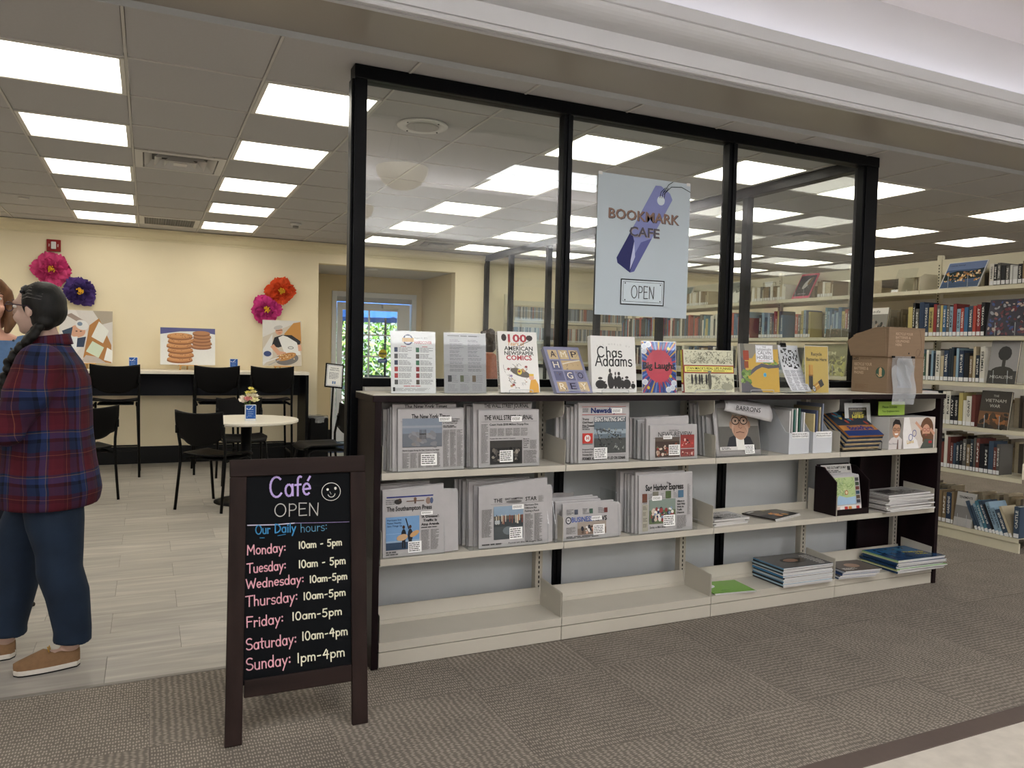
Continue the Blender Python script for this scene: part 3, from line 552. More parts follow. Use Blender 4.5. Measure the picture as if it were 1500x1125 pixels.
# ---------------------------------------------------------------- newspapers
def photo(sh, a, b, c, d, sky, ground, seed, cols, n=26, hor=.5):
    sh.rect(a, b, c, d, ground); sh.rect(a, b+(d-b)*hor, c, d, sky)
    r = random.Random(seed)
    for i in range(n):
        x = r.uniform(a+(c-a)*.08, c-(c-a)*.08); y = b+(d-b)*r.uniform(.12, .62); s = (c-a)*r.uniform(.02, .07)
        sh.disc(x, y, min(s, x-a, c-x), min(s*r.uniform(.5, 1.6), y-b, d-y), r.choice(cols), 7, r.uniform(-.4, .4)); sh.h -= sh.st*.7
def sticker(sh, a, b, w=.05, h=.042):
    sh.rect(a, b, a+w, b+h, 'f2f1ee'); sh.fake(a+.004, b+.005, a+w-.003, b+h-.004, 5, '55534f', .5, 3)
def head(sh, txt, a, b, w, h, n=1, gap=1.25, al='l', col='262524', bold=.02):
    for i, t in enumerate(txt): sh.text(t, a+(w/2 if al == 'c' else 0), b-i*h*gap, h*.72, col, w if al == 'f' else None, 'c' if al == 'c' else 'l', bold)
def pg_surge(s, w, h):
    s.text('The New York Times', w*.2, h-.042, .021, '1c1c1c', w*.58, bold=.022); s.line([(.012, h-.052), (w-.012, h-.052)], .0008, '444'); s.line([(.012, h-.058), (w-.012, h-.058)], .0005, '444')
    s.rect(.02, .105, .205, .232, '6b6f76'); s.rect(.02, .165, .205, .232, '7b8490'); s.rect(.02, .19, .205, .2, '8f949c'); 
    for i in range(26): r = random.Random(i); s.disc(.11+r.uniform(-.06, .06), .13+r.uniform(-.018, .035), .018, .009, r.choice(['7c7d80', '86878a', '77777a', '817c79']), 8, r.uniform(-1, 1)); s.h -= s.st*.6
    for x in (.1, .108, .118, .126): s.rect(x, .14, x+.003, .182, '2f2d2c')
    s.rect(.098, .16, .13, .164, '2f2d2c'); s.rect(.02, .105, .205, .106, '333')
    head(s, ['New York Court Rejects', '$500 Million Judgment', 'In Trump Fraud Case'], .21, .225, .09, .0075, bold=.02)
    s.fake(.21, .188, w-.012, .2, 2, '4a4846')
    for i in range(3): s.fake(.21+i*.033, .012, .239+i*.033, .18, 28, '7b7977', .5, i)
    head(s, ['Storm Surges Along the East Coast as Sea Rises'], .02, .088, .17, .0085)
    for i in range(5): s.fake(.02+i*.036, .012, .052+i*.036, .08, 12, '7b7977', .5, 9+i)
    sticker(s, .105, .022, .075, .052); sticker(s, .19, h-.056, .06, .022)
def pg_journal(s, w, h):
    s.text('THE WALL STREET JOURNAL', .028, h-.042, .022, '1c1c1c', w-.06, bold=.012); s.line([(.012, h-.05), (w-.012, h-.05)], .0008, '444')
    head(s, ['Court Voids $500 Million Trump Fine'], .055, h-.068, .2, .0135, al='f', bold=.01); s.fake(.012, .02, .048, h-.06, 30, '7b7977', .5, 5)
    for i in range(5): s.fake(.056+i*.04, h-.118, .092+i*.04, h-.08, 7, '7b7977', .5, i)
    head(s, ['President Visits Officers Amid D.C. Crackdown'], .056, .13, .16, .0065)
    photo(s, .056, .012, .222, .123, '3b3936', '2b2a29', 3, ['3f3d3a', '55524d', '1f1e1e', '6b655c', '8a8378', '191919'], 60, .7)
    head(s, ['Moves to', 'Reshuffle', 'Prompts', 'Tariff', 'Review'], .228, .125, .05, .008); s.fake(.228, .012, w-.01, .075, 11, '7b7977', .5, 2); s.fake(.262, .08, w-.01, .123, 6, '7b7977', .5, 2)
    sticker(s, .105, .022, .068, .055); sticker(s, .165, h-.05, .055, .024)
def pg_surf(s, w, h):
    s.rect(.018, h-.03, w-.05, h-.024, '2b3576'); s.fake(.014, h-.06, .08, h-.036, 3, '666', .4, 2); s.disc(.07, h-.048, .018, .012, '33302e', 9); s.disc(.078, h-.04, .008, .006, '4a3a30', 8)
    s.text('The Southampton Press', .018, h-.088, .02, '1c1c1c', w-.075, bold=.02); s.rect(.145, h-.06, .153, h-.045, '5b4a42'); s.disc(.149, h-.04, .007, .008, '6b5040'); s.line([(.11, h-.048), (.19, h-.048)], .004, '6b5040'); s.disc(.21, h-.05, .012, .016, '8a7468', 9); s.disc(.226, h-.05, .008, .014, '4f5a78', 9)
    s.rect(.014, .03, .168, .175, '6f96bf'); s.rect(.014, .03, .168, .065, '31455c'); s.rect(.014, .062, .168, .07, '8fa6bd'); s.rect(.014, .1, .168, .102, '8db0d4')
    head(s, ['Hurricane Erin', 'Passes Nearby,', 'Stirs Things Up'], .02, .158, .07, .0105, col='1d3350')
    for x in (.095, .125): s.rect(x-.008, .035, x-.002, .075, '1b1b1f'); s.rect(x+.002, .035, x+.008, .075, '1b1b1f'); s.disc(x, .09, .012, .03, '20222a', 12); s.disc(x, .128, .0065, .008, '4a3325', 10)
    s.disc(.088, .083, .026, .014, 'c8a47c', 14, .2); s.disc(.145, .096, .024, .011, 'c49a68', 14, .5); s.line([(.118, .12), (.105, .165)], .005, '20222a')
    s.text("'A Disease':", .176, .163, .0105, '1c1c1c', .085, bold=.03); s.text('Traffic Is', .186, .146, .0105, '1c1c1c', .065, bold=.03); s.text('Atop Agenda', .176, .129, .0105, '1c1c1c', .085, bold=.03); s.fake(.176, .116, .262, .124, 1, '444', .5)
    for i in range(2): s.fake(.176+i*.045, .02, .216+i*.045, .11, 14, '7b7977', .5, i)
    s.fake(.014, .006, .09, .026, 2, '555', .6); sticker(s, .115, .012, .062, .05); sticker(s, .176, .176, .055, .016); s.fake(.27, .06, w-.015, h-.06, 24, '8b8987', .5, 4)
def pg_star(s, w, h):
    s.text('THE', .075, h-.072, .018, '222', .045, bold=.01); s.text('STAR', .24, h-.072, .018, '222', .06, bold=.01); s.disc(.18, h-.072, .042, .007, '6b6967', 14); s.text('EAST HAMPTON', .135, h-.063, .009, '222', .09, bold=.02)
    s.line([(.06, h-.08), (w-.03, h-.08)], .0008, '444'); s.rect(.075, .035, .228, .19, '3a3f42'); s.rect(.075, .14, .228, .19, '8599ab'); s.rect(.075, .128, .228, .145, '5c564c'); s.rect(.075, .035, .228, .095, '4a4f50')
    r = random.Random(4)
    for i in range(26): x = r.uniform(.085, .22); s.rect(x, .115+r.uniform(-.01, .005), x+.004, .142+r.uniform(0, .01), r.choice(['b0724c', '8a4a3a', 'd0c8b4', '3b3a3c', '9a8a72']))
    s.rect(.08, .108, .105, .125, 'a9aeb0'); s.disc(.15, .075, .03, .02, '6a7276', 10); s.disc(.2, .065, .02, .016, '6f6259', 10)
    head(s, ['Hurricane Erin', 'Offshore But', 'Packing a Punch'], .236, .185, .08, .0115, bold=.012)
    for i in range(2): s.fake(.236+i*.05, .02, .28+i*.05, .148, 20, '7b7977', .5, i)
    s.fake(.014, .05, .066, .18, 20, '7b7977', .5, 8); s.text('Focus on the Midnight Shift', .15, .012, .008, '333', .18, bold=.01); s.fake(.014, .01, .13, .022, 1, '444')
    sticker(s, .155, .032, .068, .056); sticker(s, .17, .172, .06, .022); s.fake(w-.05, .2, w-.02, h-.05, 16, '8b8987', .5, 4)
def pg_tabloid(s, w, h):
    s.line([(.02, h-.015), (w-.02, h-.015)], .002, 'b03a34'); s.text('Newsday', .07, h-.045, .024, '1d2b5e', .15, bold=.04); s.line([(.02, h-.054), (w-.02, h-.054)], .002, 'b03a34'); s.fake(.022, h-.042, .06, h-.022, 3, '666')
    head(s, ['Trump', 'Civil Fraud', 'Fine Tossed'], .022, h-.08, .06, .013, bold=.03); s.fake(.022, h-.13, .08, h-.112, 2, '666'); s.rect(.022, h-.195, .08, h-.145, 'b3372f'); s.disc(.051, h-.17, .017, .017, 'd8d4cf'); s.text('H', .051, h-.177, .016, 'b3372f', al='c', bold=.03)
    s.rect(.022, h-.2, .08, h-.197, '555'); head(s, ['Proposed Deal', 'In Downtown', 'Housing Fight'], .022, h-.228, .06, .01, bold=.02)
    s.rect(.088, .045, w-.02, h-.065, '66737c'); s.rect(.088, h-.092, w-.02, h-.066, '4a5258'); s.text("ERIN'S PARTING SHOT", .092, h-.088, .02, 'eceae6', w-.118, bold=.01); s.rect(.088, h-.15, w-.02, h-.128, '93a0a8'); s.rect(.088, .045, w-.02, .12, '4a4c4a')
    r = random.Random(5)
    for i in range(70): s.disc(r.uniform(.1, w-.03), r.uniform(.055, .165), r.uniform(.002, .009), r.uniform(.002, .006), r.choice(['39403f', '6d7470', '2a2c2c', '8a8f88', '55585a']), 6, r.uniform(0, 3)); s.h -= s.st*.85
    s.line([(.1, .165), (.16, .155), (.25, .11)], .003, '25262a'); s.line([(.1, .165), (.14, .06)], .003, '25262a')
    for i in range(16): s.rect(.12+i*.008, .15, .124+i*.008, .17-.002*i, '1e1e22')
    s.line([(.02, .036), (w-.02, .036)], .001, '333'); s.text('FORMER ADMIRAL BLOWS LID ON SONAR', .022, .014, .014, '222', w-.045, bold=.03); sticker(s, .088, .018, .075, .056); sticker(s, .19, h-.048, .06, .024)
def pg_review(s, w, h):
    s.text('RIVERHEAD', w/2, h-.028, .008, '333', .06, 'c'); s.text('NEWS-REVIEW', .05, h-.055, .024, '222', w-.085, bold=.0); s.fake(.02, h-.065, w-.02, h-.06, 1, '888')
    photo(s, .03, .01, .185, .115, '5b5148', '473a34', 9, ['7d4a3a', 'a98a78', '5a6a48', '2f2b2a', 'c9b8a6', '8b3a34'], 46, .8); photo(s, .19, .055, w-.02, .125, '8a3a36', '9b3f3a', 11, ['c24a44', '6e2a2c', 'd8b0a4', '3b2a2a'], 20, .6); photo(s, .19, .01, w-.02, .05, '7b3a38', '8c4642', 12, ['c9a79a', '5a2628'], 12, .6)
    sticker(s, .115, .02, .07, .055); sticker(s, .08, .105, .055, .018)
def pg_business(s, w, h):
    s.disc(.03, h-.077, .016, .018, '1f2430'); s.disc(.03, h-.077, .011, .013, 'c8c6c4'); s.text('IN', .03, h-.081, .008, '1f2430', al='c', bold=.03); s.text('BUSINESS', .048, h-.087, .024, '244c9b', .12, bold=.01); s.text('NEWS', .17, h-.087, .022, '1c1c1c', .08, bold=.03)
    for i in range(3): s.fake(.02+i*.09, h-.052, .06+i*.09, h-.022, 4, '666', .4, i); s.rect(.064+i*.085, h-.05, .084+i*.085, h-.026, ['4a4f5c', '3a5648', '6b3a36'][i])
    s.fake(.016, .03, .07, h-.11, 9, '7b7977', .5, 2); photo(s, .08, .022, .245, .085, '9b8f84', '7a6b60', 14, ['d9d4cf', 'a66b52', '2f3038', 'c9a08a', '5b4a40'], 30, .5)
    s.fake(.016, .008, w-.02, .02, 2, '444', .6); sticker(s, .17, .018, .066, .05); sticker(s, .16, .09, .06, .02)
def pg_express(s, w, h):
    s.text('Sag Harbor Express', .04, h-.075, .03, '1c1c1c', w-.1, bold=.03); s.text('The', .17, h-.045, .01, '222', bold=.02); s.rect(.02, h-.135, .05, h-.09, '6b4030')
    for i in range(3): s.rect(.085+i*.08, h-.12, .12+i*.08, h-.082, ['6d6a5e', '50603c', '4a6a82'][i]); s.fake(.055+i*.08, h-.12, .08+i*.08, h-.09, 4, '777', .4, i)
    s.rect(.02, .01, .055, h-.145, 'a4a090'); 
    for i in range(5): s.fake(.024, .03+i*.03, .05, .05+i*.03, 3, '55524a', .4, i)
    photo(s, .062, .045, .228, .17, '7d8a80', '5d6a4c', 21, ['2b3050', '8a3a3a', 'c8b8a8', '3a3a3e', 'e0dcd4', '7c8ca8'], 60, .55)
    for i, t in enumerate(['Village to', 'Seek Help', 'With Its', 'Traffic', 'Dilemma']): s.text(t, .236, .15-.015*i, .009, '222', bold=.03)
    s.fake(.236, .01, w-.04, .08, 9, '7b7977', .5, 3); s.text('Sunday on Main Street', .065, .022, .012, '333', .1, bold=.01); s.fake(w-.035, .08, w-.015, h-.05, 20, '8b8987', .5, 4); sticker(s, .15, .028, .075, .058); sticker(s, .08, .165, .06, .024)
def paper_slab(name, x0, x1, z0, z1, y, t, tilt, shear=0, label=None, cat=None, group=None, bow=0):
    """one folded newspaper standing on its edge; rounded fold along the top"""
    w, h = x1-x0, z1-z0; b = B(); n = 6
    def f(i, zz): return y+tilt*zz/h*h+bow*math.sin(PI*i/n)*zz/h
    for i in range(n):
        a0, a1 = w*i/n, w*(i+1)/n; h0, h1 = h+shear*i/n, h+shear*(i+1)/n
        c = [(a0, h0), (a1, h1)]
        v = []
        for (a, hh), k in zip(c, (i, i+1)):
            for zz, off in ((0, 0), (hh*.5, 0), (hh-t*.4, 0), (hh, t*.5), (hh-t*.4, t), (hh*.5, t), (0, t)): v.append((x0+a, f(k, zz)+off, z0+zz))
        b.add(v, [(j, j+7, j+8, j+1) for j in range(6)]+([tuple(range(7))] if i == 0 else [])+([tuple(range(7, 14))[::-1]] if i == n-1 else [])+[(0, 6, 13, 7)])
    return b.build(name, PAPER, label=label, cat=cat, group=group)
def holder(x0, x1, z, d=.2, h=.17, lab=''):
    e = empty('acrylic_holder', (x0, 0, z), label=lab, cat='holder', group='clear newspaper holders'); w = x1-x0; t = .003
    B().box(0, .006, .0005, w, d, .0035).build('base', ACR, e)
    B().prism([(.006, .0035), (d, .0035), (d, h*1.3), (.05, h*1.3), (.006, h*.55)], (0, 0, 0), (0, 1, 0), (0, 0, 1), (t, 0, 0), 1).build('side_panel', ACR, e)
    B().prism([(.006, .0035), (d, .0035), (d, h*1.3), (.05, h*1.3), (.006, h*.55)], (w-t, 0, 0), (0, 1, 0), (0, 0, 1), (t, 0, 0), 1).build('side_panel', ACR, e)
    B().box(t, .006, .0035, w-t, .009, .02).build('front_lip', ACR, e); return e
NP = [ # x0,x1,z0,z1, copies behind, tilt, shear, right spill, page, label, holder?, rear rise
 (.078, .388, L3, 1.144, 6, .06, 0, 0, pg_surge, 'front broadsheet with a stormy sea photo, at the wooden left end of the upper shelf', .014, 'the sea storm broadsheet'),
 (.462, .774, L3, 1.133, 5, .06, 0, 0, pg_journal, 'front broadsheet with a dark crowd photo and court headline on the upper shelf', .022, 'the court headline broadsheet'),
 (.016, .300, L2, .783, 8, .07, .018, .075, pg_surf, 'front newspaper with two surfers holding boards in its photo', .016, 'the surfer newspaper'),
 (.472, .83, L2, .775, 6, .06, .03, .035, pg_star, 'front newspaper with a beach crowd photo and hurricane headline', .02, 'the beach crowd newspaper'),
 (.990, 1.284, L3, 1.163, 6, .05, 0, 0, pg_tabloid, 'front tabloid with red rules and a grey rocky surf photo', -.01, 'the grey surf tabloid'),
 (1.413, 1.712, L3, 1.045, 6, .05, 0, 0, pg_review, 'front half folded newspaper with small red tinted photos on the upper shelf', .03, 'the small folded weekly with red photos'),
 (.917, 1.208, L2, .668, 9, .08, .004, .05, pg_business, 'front newspaper with a blue masthead word in an acrylic tray', .02, 'the blue masthead newspaper'),
 (1.358, 1.697, L2, .787, 6, .05, .006, 0, pg_express, 'front newspaper with old style masthead and parade photo', .02, 'the old style masthead newspaper'),
]
for n_, (x0, x1, z0, z1, nb, tl, shr, spill, pg, lab, rise, nick) in enumerate(NP):
    r = random.Random(n_*7+1); z = z0+.004; y = .012
    e = empty('newspaper', (x0, y, z), label=lab, cat='newspaper', group='newspapers on the shelving')
    s_ = paper_slab('folded_sheets', 0, x1-x0, 0, z1-z, 0, .012, tl, shr); s_.parent = e
    w, h = x1-x0, z1-z-.006; ang = math.atan(tl)
    sh = Sheet((x0, y-.0006, z), (1, shr/w*0, shr/w*0), (0, math.sin(ang), math.cos(ang))); sh.h = .0012; pg(sh, w, h); p = sh.build('printing', e); p.matrix_parent_inverse = Matrix.Translation((-x0, -y, -z))
    if spill: q = paper_slab('loose_pages', w*.75, w+spill, 0, h*.99, .013, .03, tl, -.006); q.parent = e; q = paper_slab('loose_pages', w*.8, w+spill*.6, 0, h*1.0, .006, .006, tl, -.004); q.parent = e
    yy = y+.016+(.03 if spill else 0)
    for i in range(nb):
        dx = -.012*i-.012+r.uniform(-.006, .006); t = r.uniform(.008, .016); hh = z1+rise+r.uniform(-.02, .006)
        if hh > ZT-.04: hh = ZT-.045-r.uniform(0, .006)
        if i == 0 and n_ < 2:
            q = paper_slab('newspaper', x0-.02, x1-.03, z, 1.163, yy, .012, tl, 0, label='second copy of %s, its masthead showing above the front one' % nick, cat='newspaper', group='newspapers on the shelving')
            sh = Sheet((x0-.02, yy-.0006, z), (1, 0, 0), (0, math.sin(ang), math.cos(ang))); sh.text(['The New York Times', 'THE WALL STREET JOURNAL'][n_], .055, 1.163-z-.022, .018, '222', .2+.03*n_, bold=.02); p = sh.build('printing', q)
        else: paper_slab('newspaper', max(x0+dx, .008), x1+dx-.03-(.05 if i > 2 else 0), z, hh, yy, t, tl*.8, r.uniform(-.01, .012), label='back copy standing in the pile behind %s' % nick, cat='newspaper', group='back copies behind '+nick)
        yy += t+.005
        if yy > .2: break
    holder(x0-.05, x1+(.03 if n_ in (6, 7) else .003), z0, lab='clear acrylic newspaper holder under %s' % nick)
# weekly with a drawn portrait, its top flopped over
z = L3+.004
e = empty('newspaper', (1.85, .012, z), label='weekly newspaper with a drawn old man in glasses, its top flopped over', cat='newspaper', group='newspapers on the shelving')
b = B(); W_ = .31
def pf(u, v):
    x = u*W_; zz = v*.27+.03*v*math.sin(u*3); return (x, .012+.05*v, zz)
b.grid(pf, 8, 6); b.build('folded_sheets', PAPER, e, smooth=True, solid=.008)
b = B(); b.grid(lambda u, v: (.07+u*.33-.06*v, .06-.085*math.sin(v*1.6), .272+.05*(1-v)*(1-u*.9)+.0-.075*v*(u*.9)-.02*v), 8, 5); b.build('flopped_top', PAPER, e, smooth=True, solid=.006)
sh = Sheet((1.85, .0115, z+.002), (1, 0, 0), (0, .185, 1))
sh.rect(.02, .03, .3, .262, '5b5954'); sh.rect(.02, .16, .3, .262, '8b8984'); sh.poly([(.06, .03), (.27, .03), (.235, .1), (.19, .11), (.12, .11), (.09, .1)], '2b2c30'); sh.poly([(.135, .03), (.19, .03), (.19, .11), (.135, .11)], 'dcdad4')
sh.disc(.17, .17, .062, .085, 'b3917c', 26); sh.disc(.165, .135, .045, .045, 'a9836c', 20); sh.disc(.17, .24, .058, .025, 'aaa59d', 16); sh.disc(.106, .168, .009, .02, 'a07c66'); sh.disc(.234, .168, .009, .02, 'a07c66')
for x in (.14, .198): sh.disc(x, .19, .023, .018, 'c2a692'); sh.line(A_(x, .19, .025, .02, 0, 360, 14), .005, '26211f'); sh.disc(x, .19, .006, .006, '2b2320')
sh.line([(.163, .192), (.175, .192)], .005, '26211f'); sh.line([(.168, .18), (.16, .155), (.172, .148), (.182, .152)], .003, '6b4c3e'); sh.line([(.14, .125), (.165, .13), (.195, .124)], .004, '5b3a30'); sh.line([(.13, .15), (.125, .125)], .002, '7b5a4a'); sh.line([(.207, .15), (.215, .125)], .002, '7b5a4a')
sh.line([(.13, .215), (.15, .22)], .004, '6b6058'); sh.line([(.185, .22), (.21, .215)], .004, '6b6058'); sh.rect(.02, .03, .14, .05, 'c9c7c3'); sh.fake(.03, .034, .12, .047, 2, '555')
sticker(sh, .19, .008, .068, .05); p = sh.build('printing', e); p.matrix_parent_inverse = Matrix.Translation((-1.85, -.012, -z))
sh = Sheet((1.935, -.022, z+.255), (1, 0, -.1), (0, .1, 1)); sh.text('BARRONS', .0, .0, .024, '2b2a29', .17, bold=.01, slant=.2); p = sh.build('masthead', e); p.matrix_parent_inverse = Matrix.Translation((-1.85, -.012, -z))
for i in range(5): paper_slab('newspaper', 1.83-.0*i-.012*i, 2.1-.012*i, z, 1.14+.006*(i % 3), .07+.018*i, .011, .12, .01, label='back copy leaning in the pile behind the portrait weekly', cat='newspaper', group='back copies behind the portrait weekly')
holder(1.80, 2.2, L3, lab='clear acrylic holder under the portrait weekly')
# translucent magazine files
FILEM = glassmat('frosted_file', (.8, .82, .82), .05, .4, haze=.62)
def mfile(x0, x1, lab, txt):
    e = empty('magazine_file', (x0, .01, L3), label=lab, cat='magazine file', group='frosted magazine files'); w = x1-x0; d = .235
    pr = [(0, .12), (.0, 0), (d, 0), (d, .25), (.13, .25), (.06, .16), (.03, .125)]
    for a in (0, w-.002): B().prism(pr, (a, 0, .001), (0, 1, 0), (0, 0, 1), (.002, 0, 0), 1).build('side_panel', FILEM, e)
    B().box(.002, 0, .001, w-.002, .002, .121).build('front_panel', FILEM, e); B().box(.002, d-.002, .001, w-.002, d, .25).build('back_panel', FILEM, e)
    lb = B().box(.02, -.0012, .09, w-.008, -.0002, .125).build('label_card', WHITE, e); sh = Sheet((x0+.02, .0085, L3+.09), (1, 0, 0), (0, 0, 1))
    for i, t in enumerate(txt): sh.text(t, .004, .02-.013*i, .008, '333', w-.036, bold=.01)
    p = sh.build('lettering', e); p.matrix_parent_inverse = Matrix.Translation((-x0, -.01, -L3)); return e
mfile(2.352, 2.505, 'wide frosted plastic magazine file with a white label on the upper shelf', ['BOOK', 'REVIEW COPIES']); mfile(2.535, 2.684, 'frosted magazine file with a two line label, beside the wide frosted file', ['Chronicle of', 'Philanthropy'])
r = random.Random(3)
for i in range(7):
    x = 2.37+i*.018; c = ['d5d3cf', 'c5c3bf', '3f6e62', 'e0deda', '2f5a4a', '9aa0a4', 'dcdad6'][i]
    B().box(0, 0, 0, .008, .2, .25+r.uniform(-.02, .02)).build('magazine', mat('magazine_'+c, c, .4, var=.05), loc=(x, .03, L3+.004), label='thin magazine standing in the wide frosted file', cat='magazine', group='magazines in the wide frosted file')
for i in range(4):
    c = ['c9b98a', '58607c', 'a89c7c', '7d8494'][i]
    B().box(0, 0, 0, .01, .2, .22+.02*i).build('magazine', mat('magazine_'+c, c, .4, var=.05), loc=(2.56+i*.022, .035, L3+.004), label='thin magazine standing in the file with the two line label', cat='magazine', group='magazines in the narrow frosted file')
# wire rack of leaning magazines
e = empty('wire_rack', (2.765, .01, L3), label='black wire slanted rack holding a pile of free book magazines', cat='rack')
for x in (0, .33): B().tube([(x, .22, .002), (x, 0, .004), (x, -.003, .05), (x, .2, .2), (x, .22, .002)], .0022, 6).build('side_wire', BLK, e)
for y, zz in ((0, .003), (-.003, .05), (.2, .2), (.1, .003)): B().cyl((0, y, zz), (.33, y, zz), .002, n=6).build('cross_wire', BLK, e)
for i in range(7):
    t = Matrix.Translation((2.775+.003*i, .012-.0035*i, L3+.012+.0125*i)) @ Matrix.Rotation(math.radians(38-i*1.0), 4, 'X')
    b = B(); b.T = t; b.box(0, 0, 0, .29, .235, .011); 
    if i < 6: b.build('magazine', mat('magazine_navy' if i % 2 else 'magazine_tan', '2f3c52' if i % 2 else 'b5a07c', .3, var=.2), label='glossy magazine lying in the pile on the black wire rack', cat='magazine', group='free magazines in the wire rack')
    else:
        o = b.build('magazine', mat('magazine_orange', 'a9713a', .3, var=.3, vscale=14), label='top magazine with orange and navy cover on the black wire rack', cat='magazine')
        sh = Sheet(t @ Vector((0, 0, .0113)), t.to_3x3() @ Vector((1, 0, 0)), t.to_3x3() @ Vector((0, 1, 0))); sh.rect(0, .1, .29, .235, '26303c'); sh.rect(0, .0, .29, .05, '20356a')
        for q in range(18): rr = random.Random(q); sh.disc(rr.uniform(.03, .26), rr.uniform(.12, .22), .012, .02, rr.choice(['a8442e', '3f7a8c', 'c8a23a', '1c242e']), 7, rr.uniform(0, 3))
        sh.text('BookPage', .06, .055, .036, '1c2f7c', .2, bold=.03); sh.build('printing', o)
# framed flyer with a dark cover
def sign_holder(x0, x1, z0, z1, y, tilt, lab, frame=None, nm='sign_holder', edge='f0f0ee', back=None):
    e = empty(nm, (x0, y, z0), label=lab, cat='sign'); a = tilt; R = Matrix.Rotation(-a, 4, 'X'); w, h = x1-x0, (z1-z0)/math.cos(a)
    b = B(); b.T = R; b.box(0, 0, .002, w, .001, h); b.build('front_sheet', ACR, e)
    b = B(); b.T = R; b.box(.002, .0045, .003, w-.002, .0055, h-.003); b.build('insert_card', back or WHITE, e)
    b = B(); b.T = R; b.box(0, .006, .002, w, .0075, h); b.build('back_sheet', ACR, e)
    B().box(0, 0, 0, w, .085, .003).build('foot', ACR, e)
    sh = Sheet(Vector((x0, y, z0))+R.to_3x3() @ Vector((0, .0042, 0)), (1, 0, 0), R.to_3x3() @ Vector((0, 0, 1)), start=.0)
    sh.st = 2e-5; sh.e = e; sh.w = w; sh.H = h; return sh
def fin(sh, m=None, nm='printing'):
    p = sh.build(nm, sh.e, m); p.matrix_parent_inverse = Matrix.Translation(-sh.e.location); return p
sh = sign_holder(2.91, 3.135, L3, 1.142, .1, .12, 'white framed sign with a dark painted cover and yellow lettering on the upper shelf', nm='framed_sign')
w, h = sh.w, sh.H; sh.rect(.035, .03, w-.035, h-.03, '2a2218'); photo(sh, .038, .05, w-.038, h-.1, '5a4a2a', '3c3420', 8, ['6b5a34', '8a7444', '2a2418', '3f3a2a', 'a08a55'], 50, .5); sh.text('MARIAN MORALES', w/2, h-.045, .009, 'd9d2c0', w-.09, 'c'); sh.text('IS ALREADY', w/2, h-.07, .012, 'e8d84a', .08, 'c', bold=.02); sh.text('HERE', w/2, h-.1, .026, 'f0e13c', .1, 'c', bold=.03); fin(sh)
# eyeglass donation box
e = empty('donation_box', (3.16, .01, L3), label='donation box with photos of a smiling man and a girl wearing glasses', cat='box')
B().box(0, .003, .001, .41, .16, .195).build('carton', mat('carton_white', 'd6d4d0', .5), e, bevel=.002)
B().box(-.03, .06, .205, .2, .064, .29).build('green_card', mat('lime_green_card', '93b04a', .6), e); B().box(.08, .05, .19, .12, .07, .21).build('card_clip', ACR, e)
sh = Sheet((3.16, .0125, L3+.001), (1, 0, 0), (0, 0, 1)); sh.rect(0, 0, .14, .194, '8d8780'); sh.rect(.14, 0, .41, .194, 'cfc6bd'); sh.poly([(.0, 0), (.11, 0), (.115, .06), (.08, .085), (.02, .07), (0, .05)], 'cfc9c6'); sh.poly([(.07, 0), (.085, 0), (.082, .06), (.075, .06)], '6b5348')
sh.disc(.062, .115, .034, .045, 'b88a6c', 22); sh.poly([(.024, .12), (.03, .165), (.05, .185), (.085, .18), (.102, .15), (.1, .12), (.09, .15), (.05, .155), (.032, .14)], '241b18')
for x in (.047, .079): sh.line(A_(x, .122, .013, .009, 0, 360, 10), .003, '201c1c'); sh.disc(x, .122, .003, .003, '201c1c')
sh.poly([(.045, .098), (.08, .098), (.074, .088), (.052, .088)], 'f2ece6'); sh.text('Be a Difference', .004, .03, .01, '3b3f4a', .075)
sh.poly([(.13, 0), (.27, 0), (.25, .05), (.21, .08), (.19, .13), (.17, .194), (.125, .194), (.12, .1)], 'e5e2df'); sh.disc(.335, .12, .06, .072, '6a4a34', 20); sh.disc(.33, .105, .036, .045, 'c99a80', 20); sh.rect(.3, .04, .4, .09, '6a4a34'); sh.poly([(.28, .0), (.40, 0), (.4, .05), (.32, .06)], '4c5048')
for x in (.315, .348): sh.line(A_(x, .115, .013, .01, 0, 360, 10), .003, '8c3440')
sh.disc(.33, .082, .01, .006, '8a4a44'); sh.line([(.4, .09), (.372, .115)], .02, 'c99a80'); sh.line([(.235, .16), (.285, .12)], .018, 'c99a80'); sh.rect(.355, .03, .385, .045, 'b02a34')
for x, y in ((.19, .07), (.222, .095)): sh.line(A_(x, y, .017, .02, 0, 360, 12), .004, '2c3f8c')
sh.text('Lions', .16, .03, .022, 'c9a53c', .06, bold=.02, rot=.1); p = sh.build('printing', e); p.matrix_parent_inverse = Matrix.Translation((-3.16, -.01, -L3))
sh = Sheet((3.13, .069, L3+.205), (1, 0, 0), (0, 0, 1)); sh.text('Please Donate', .03, .045, .014, '2f4a1a', .13, bold=.01); sh.text('Your Eyeglasses Here', .03, .02, .011, '2f4a1a', .15, bold=.01); p = sh.build('lettering', e); p.matrix_parent_inverse = Matrix.Translation((-3.16, -.01, -L3))
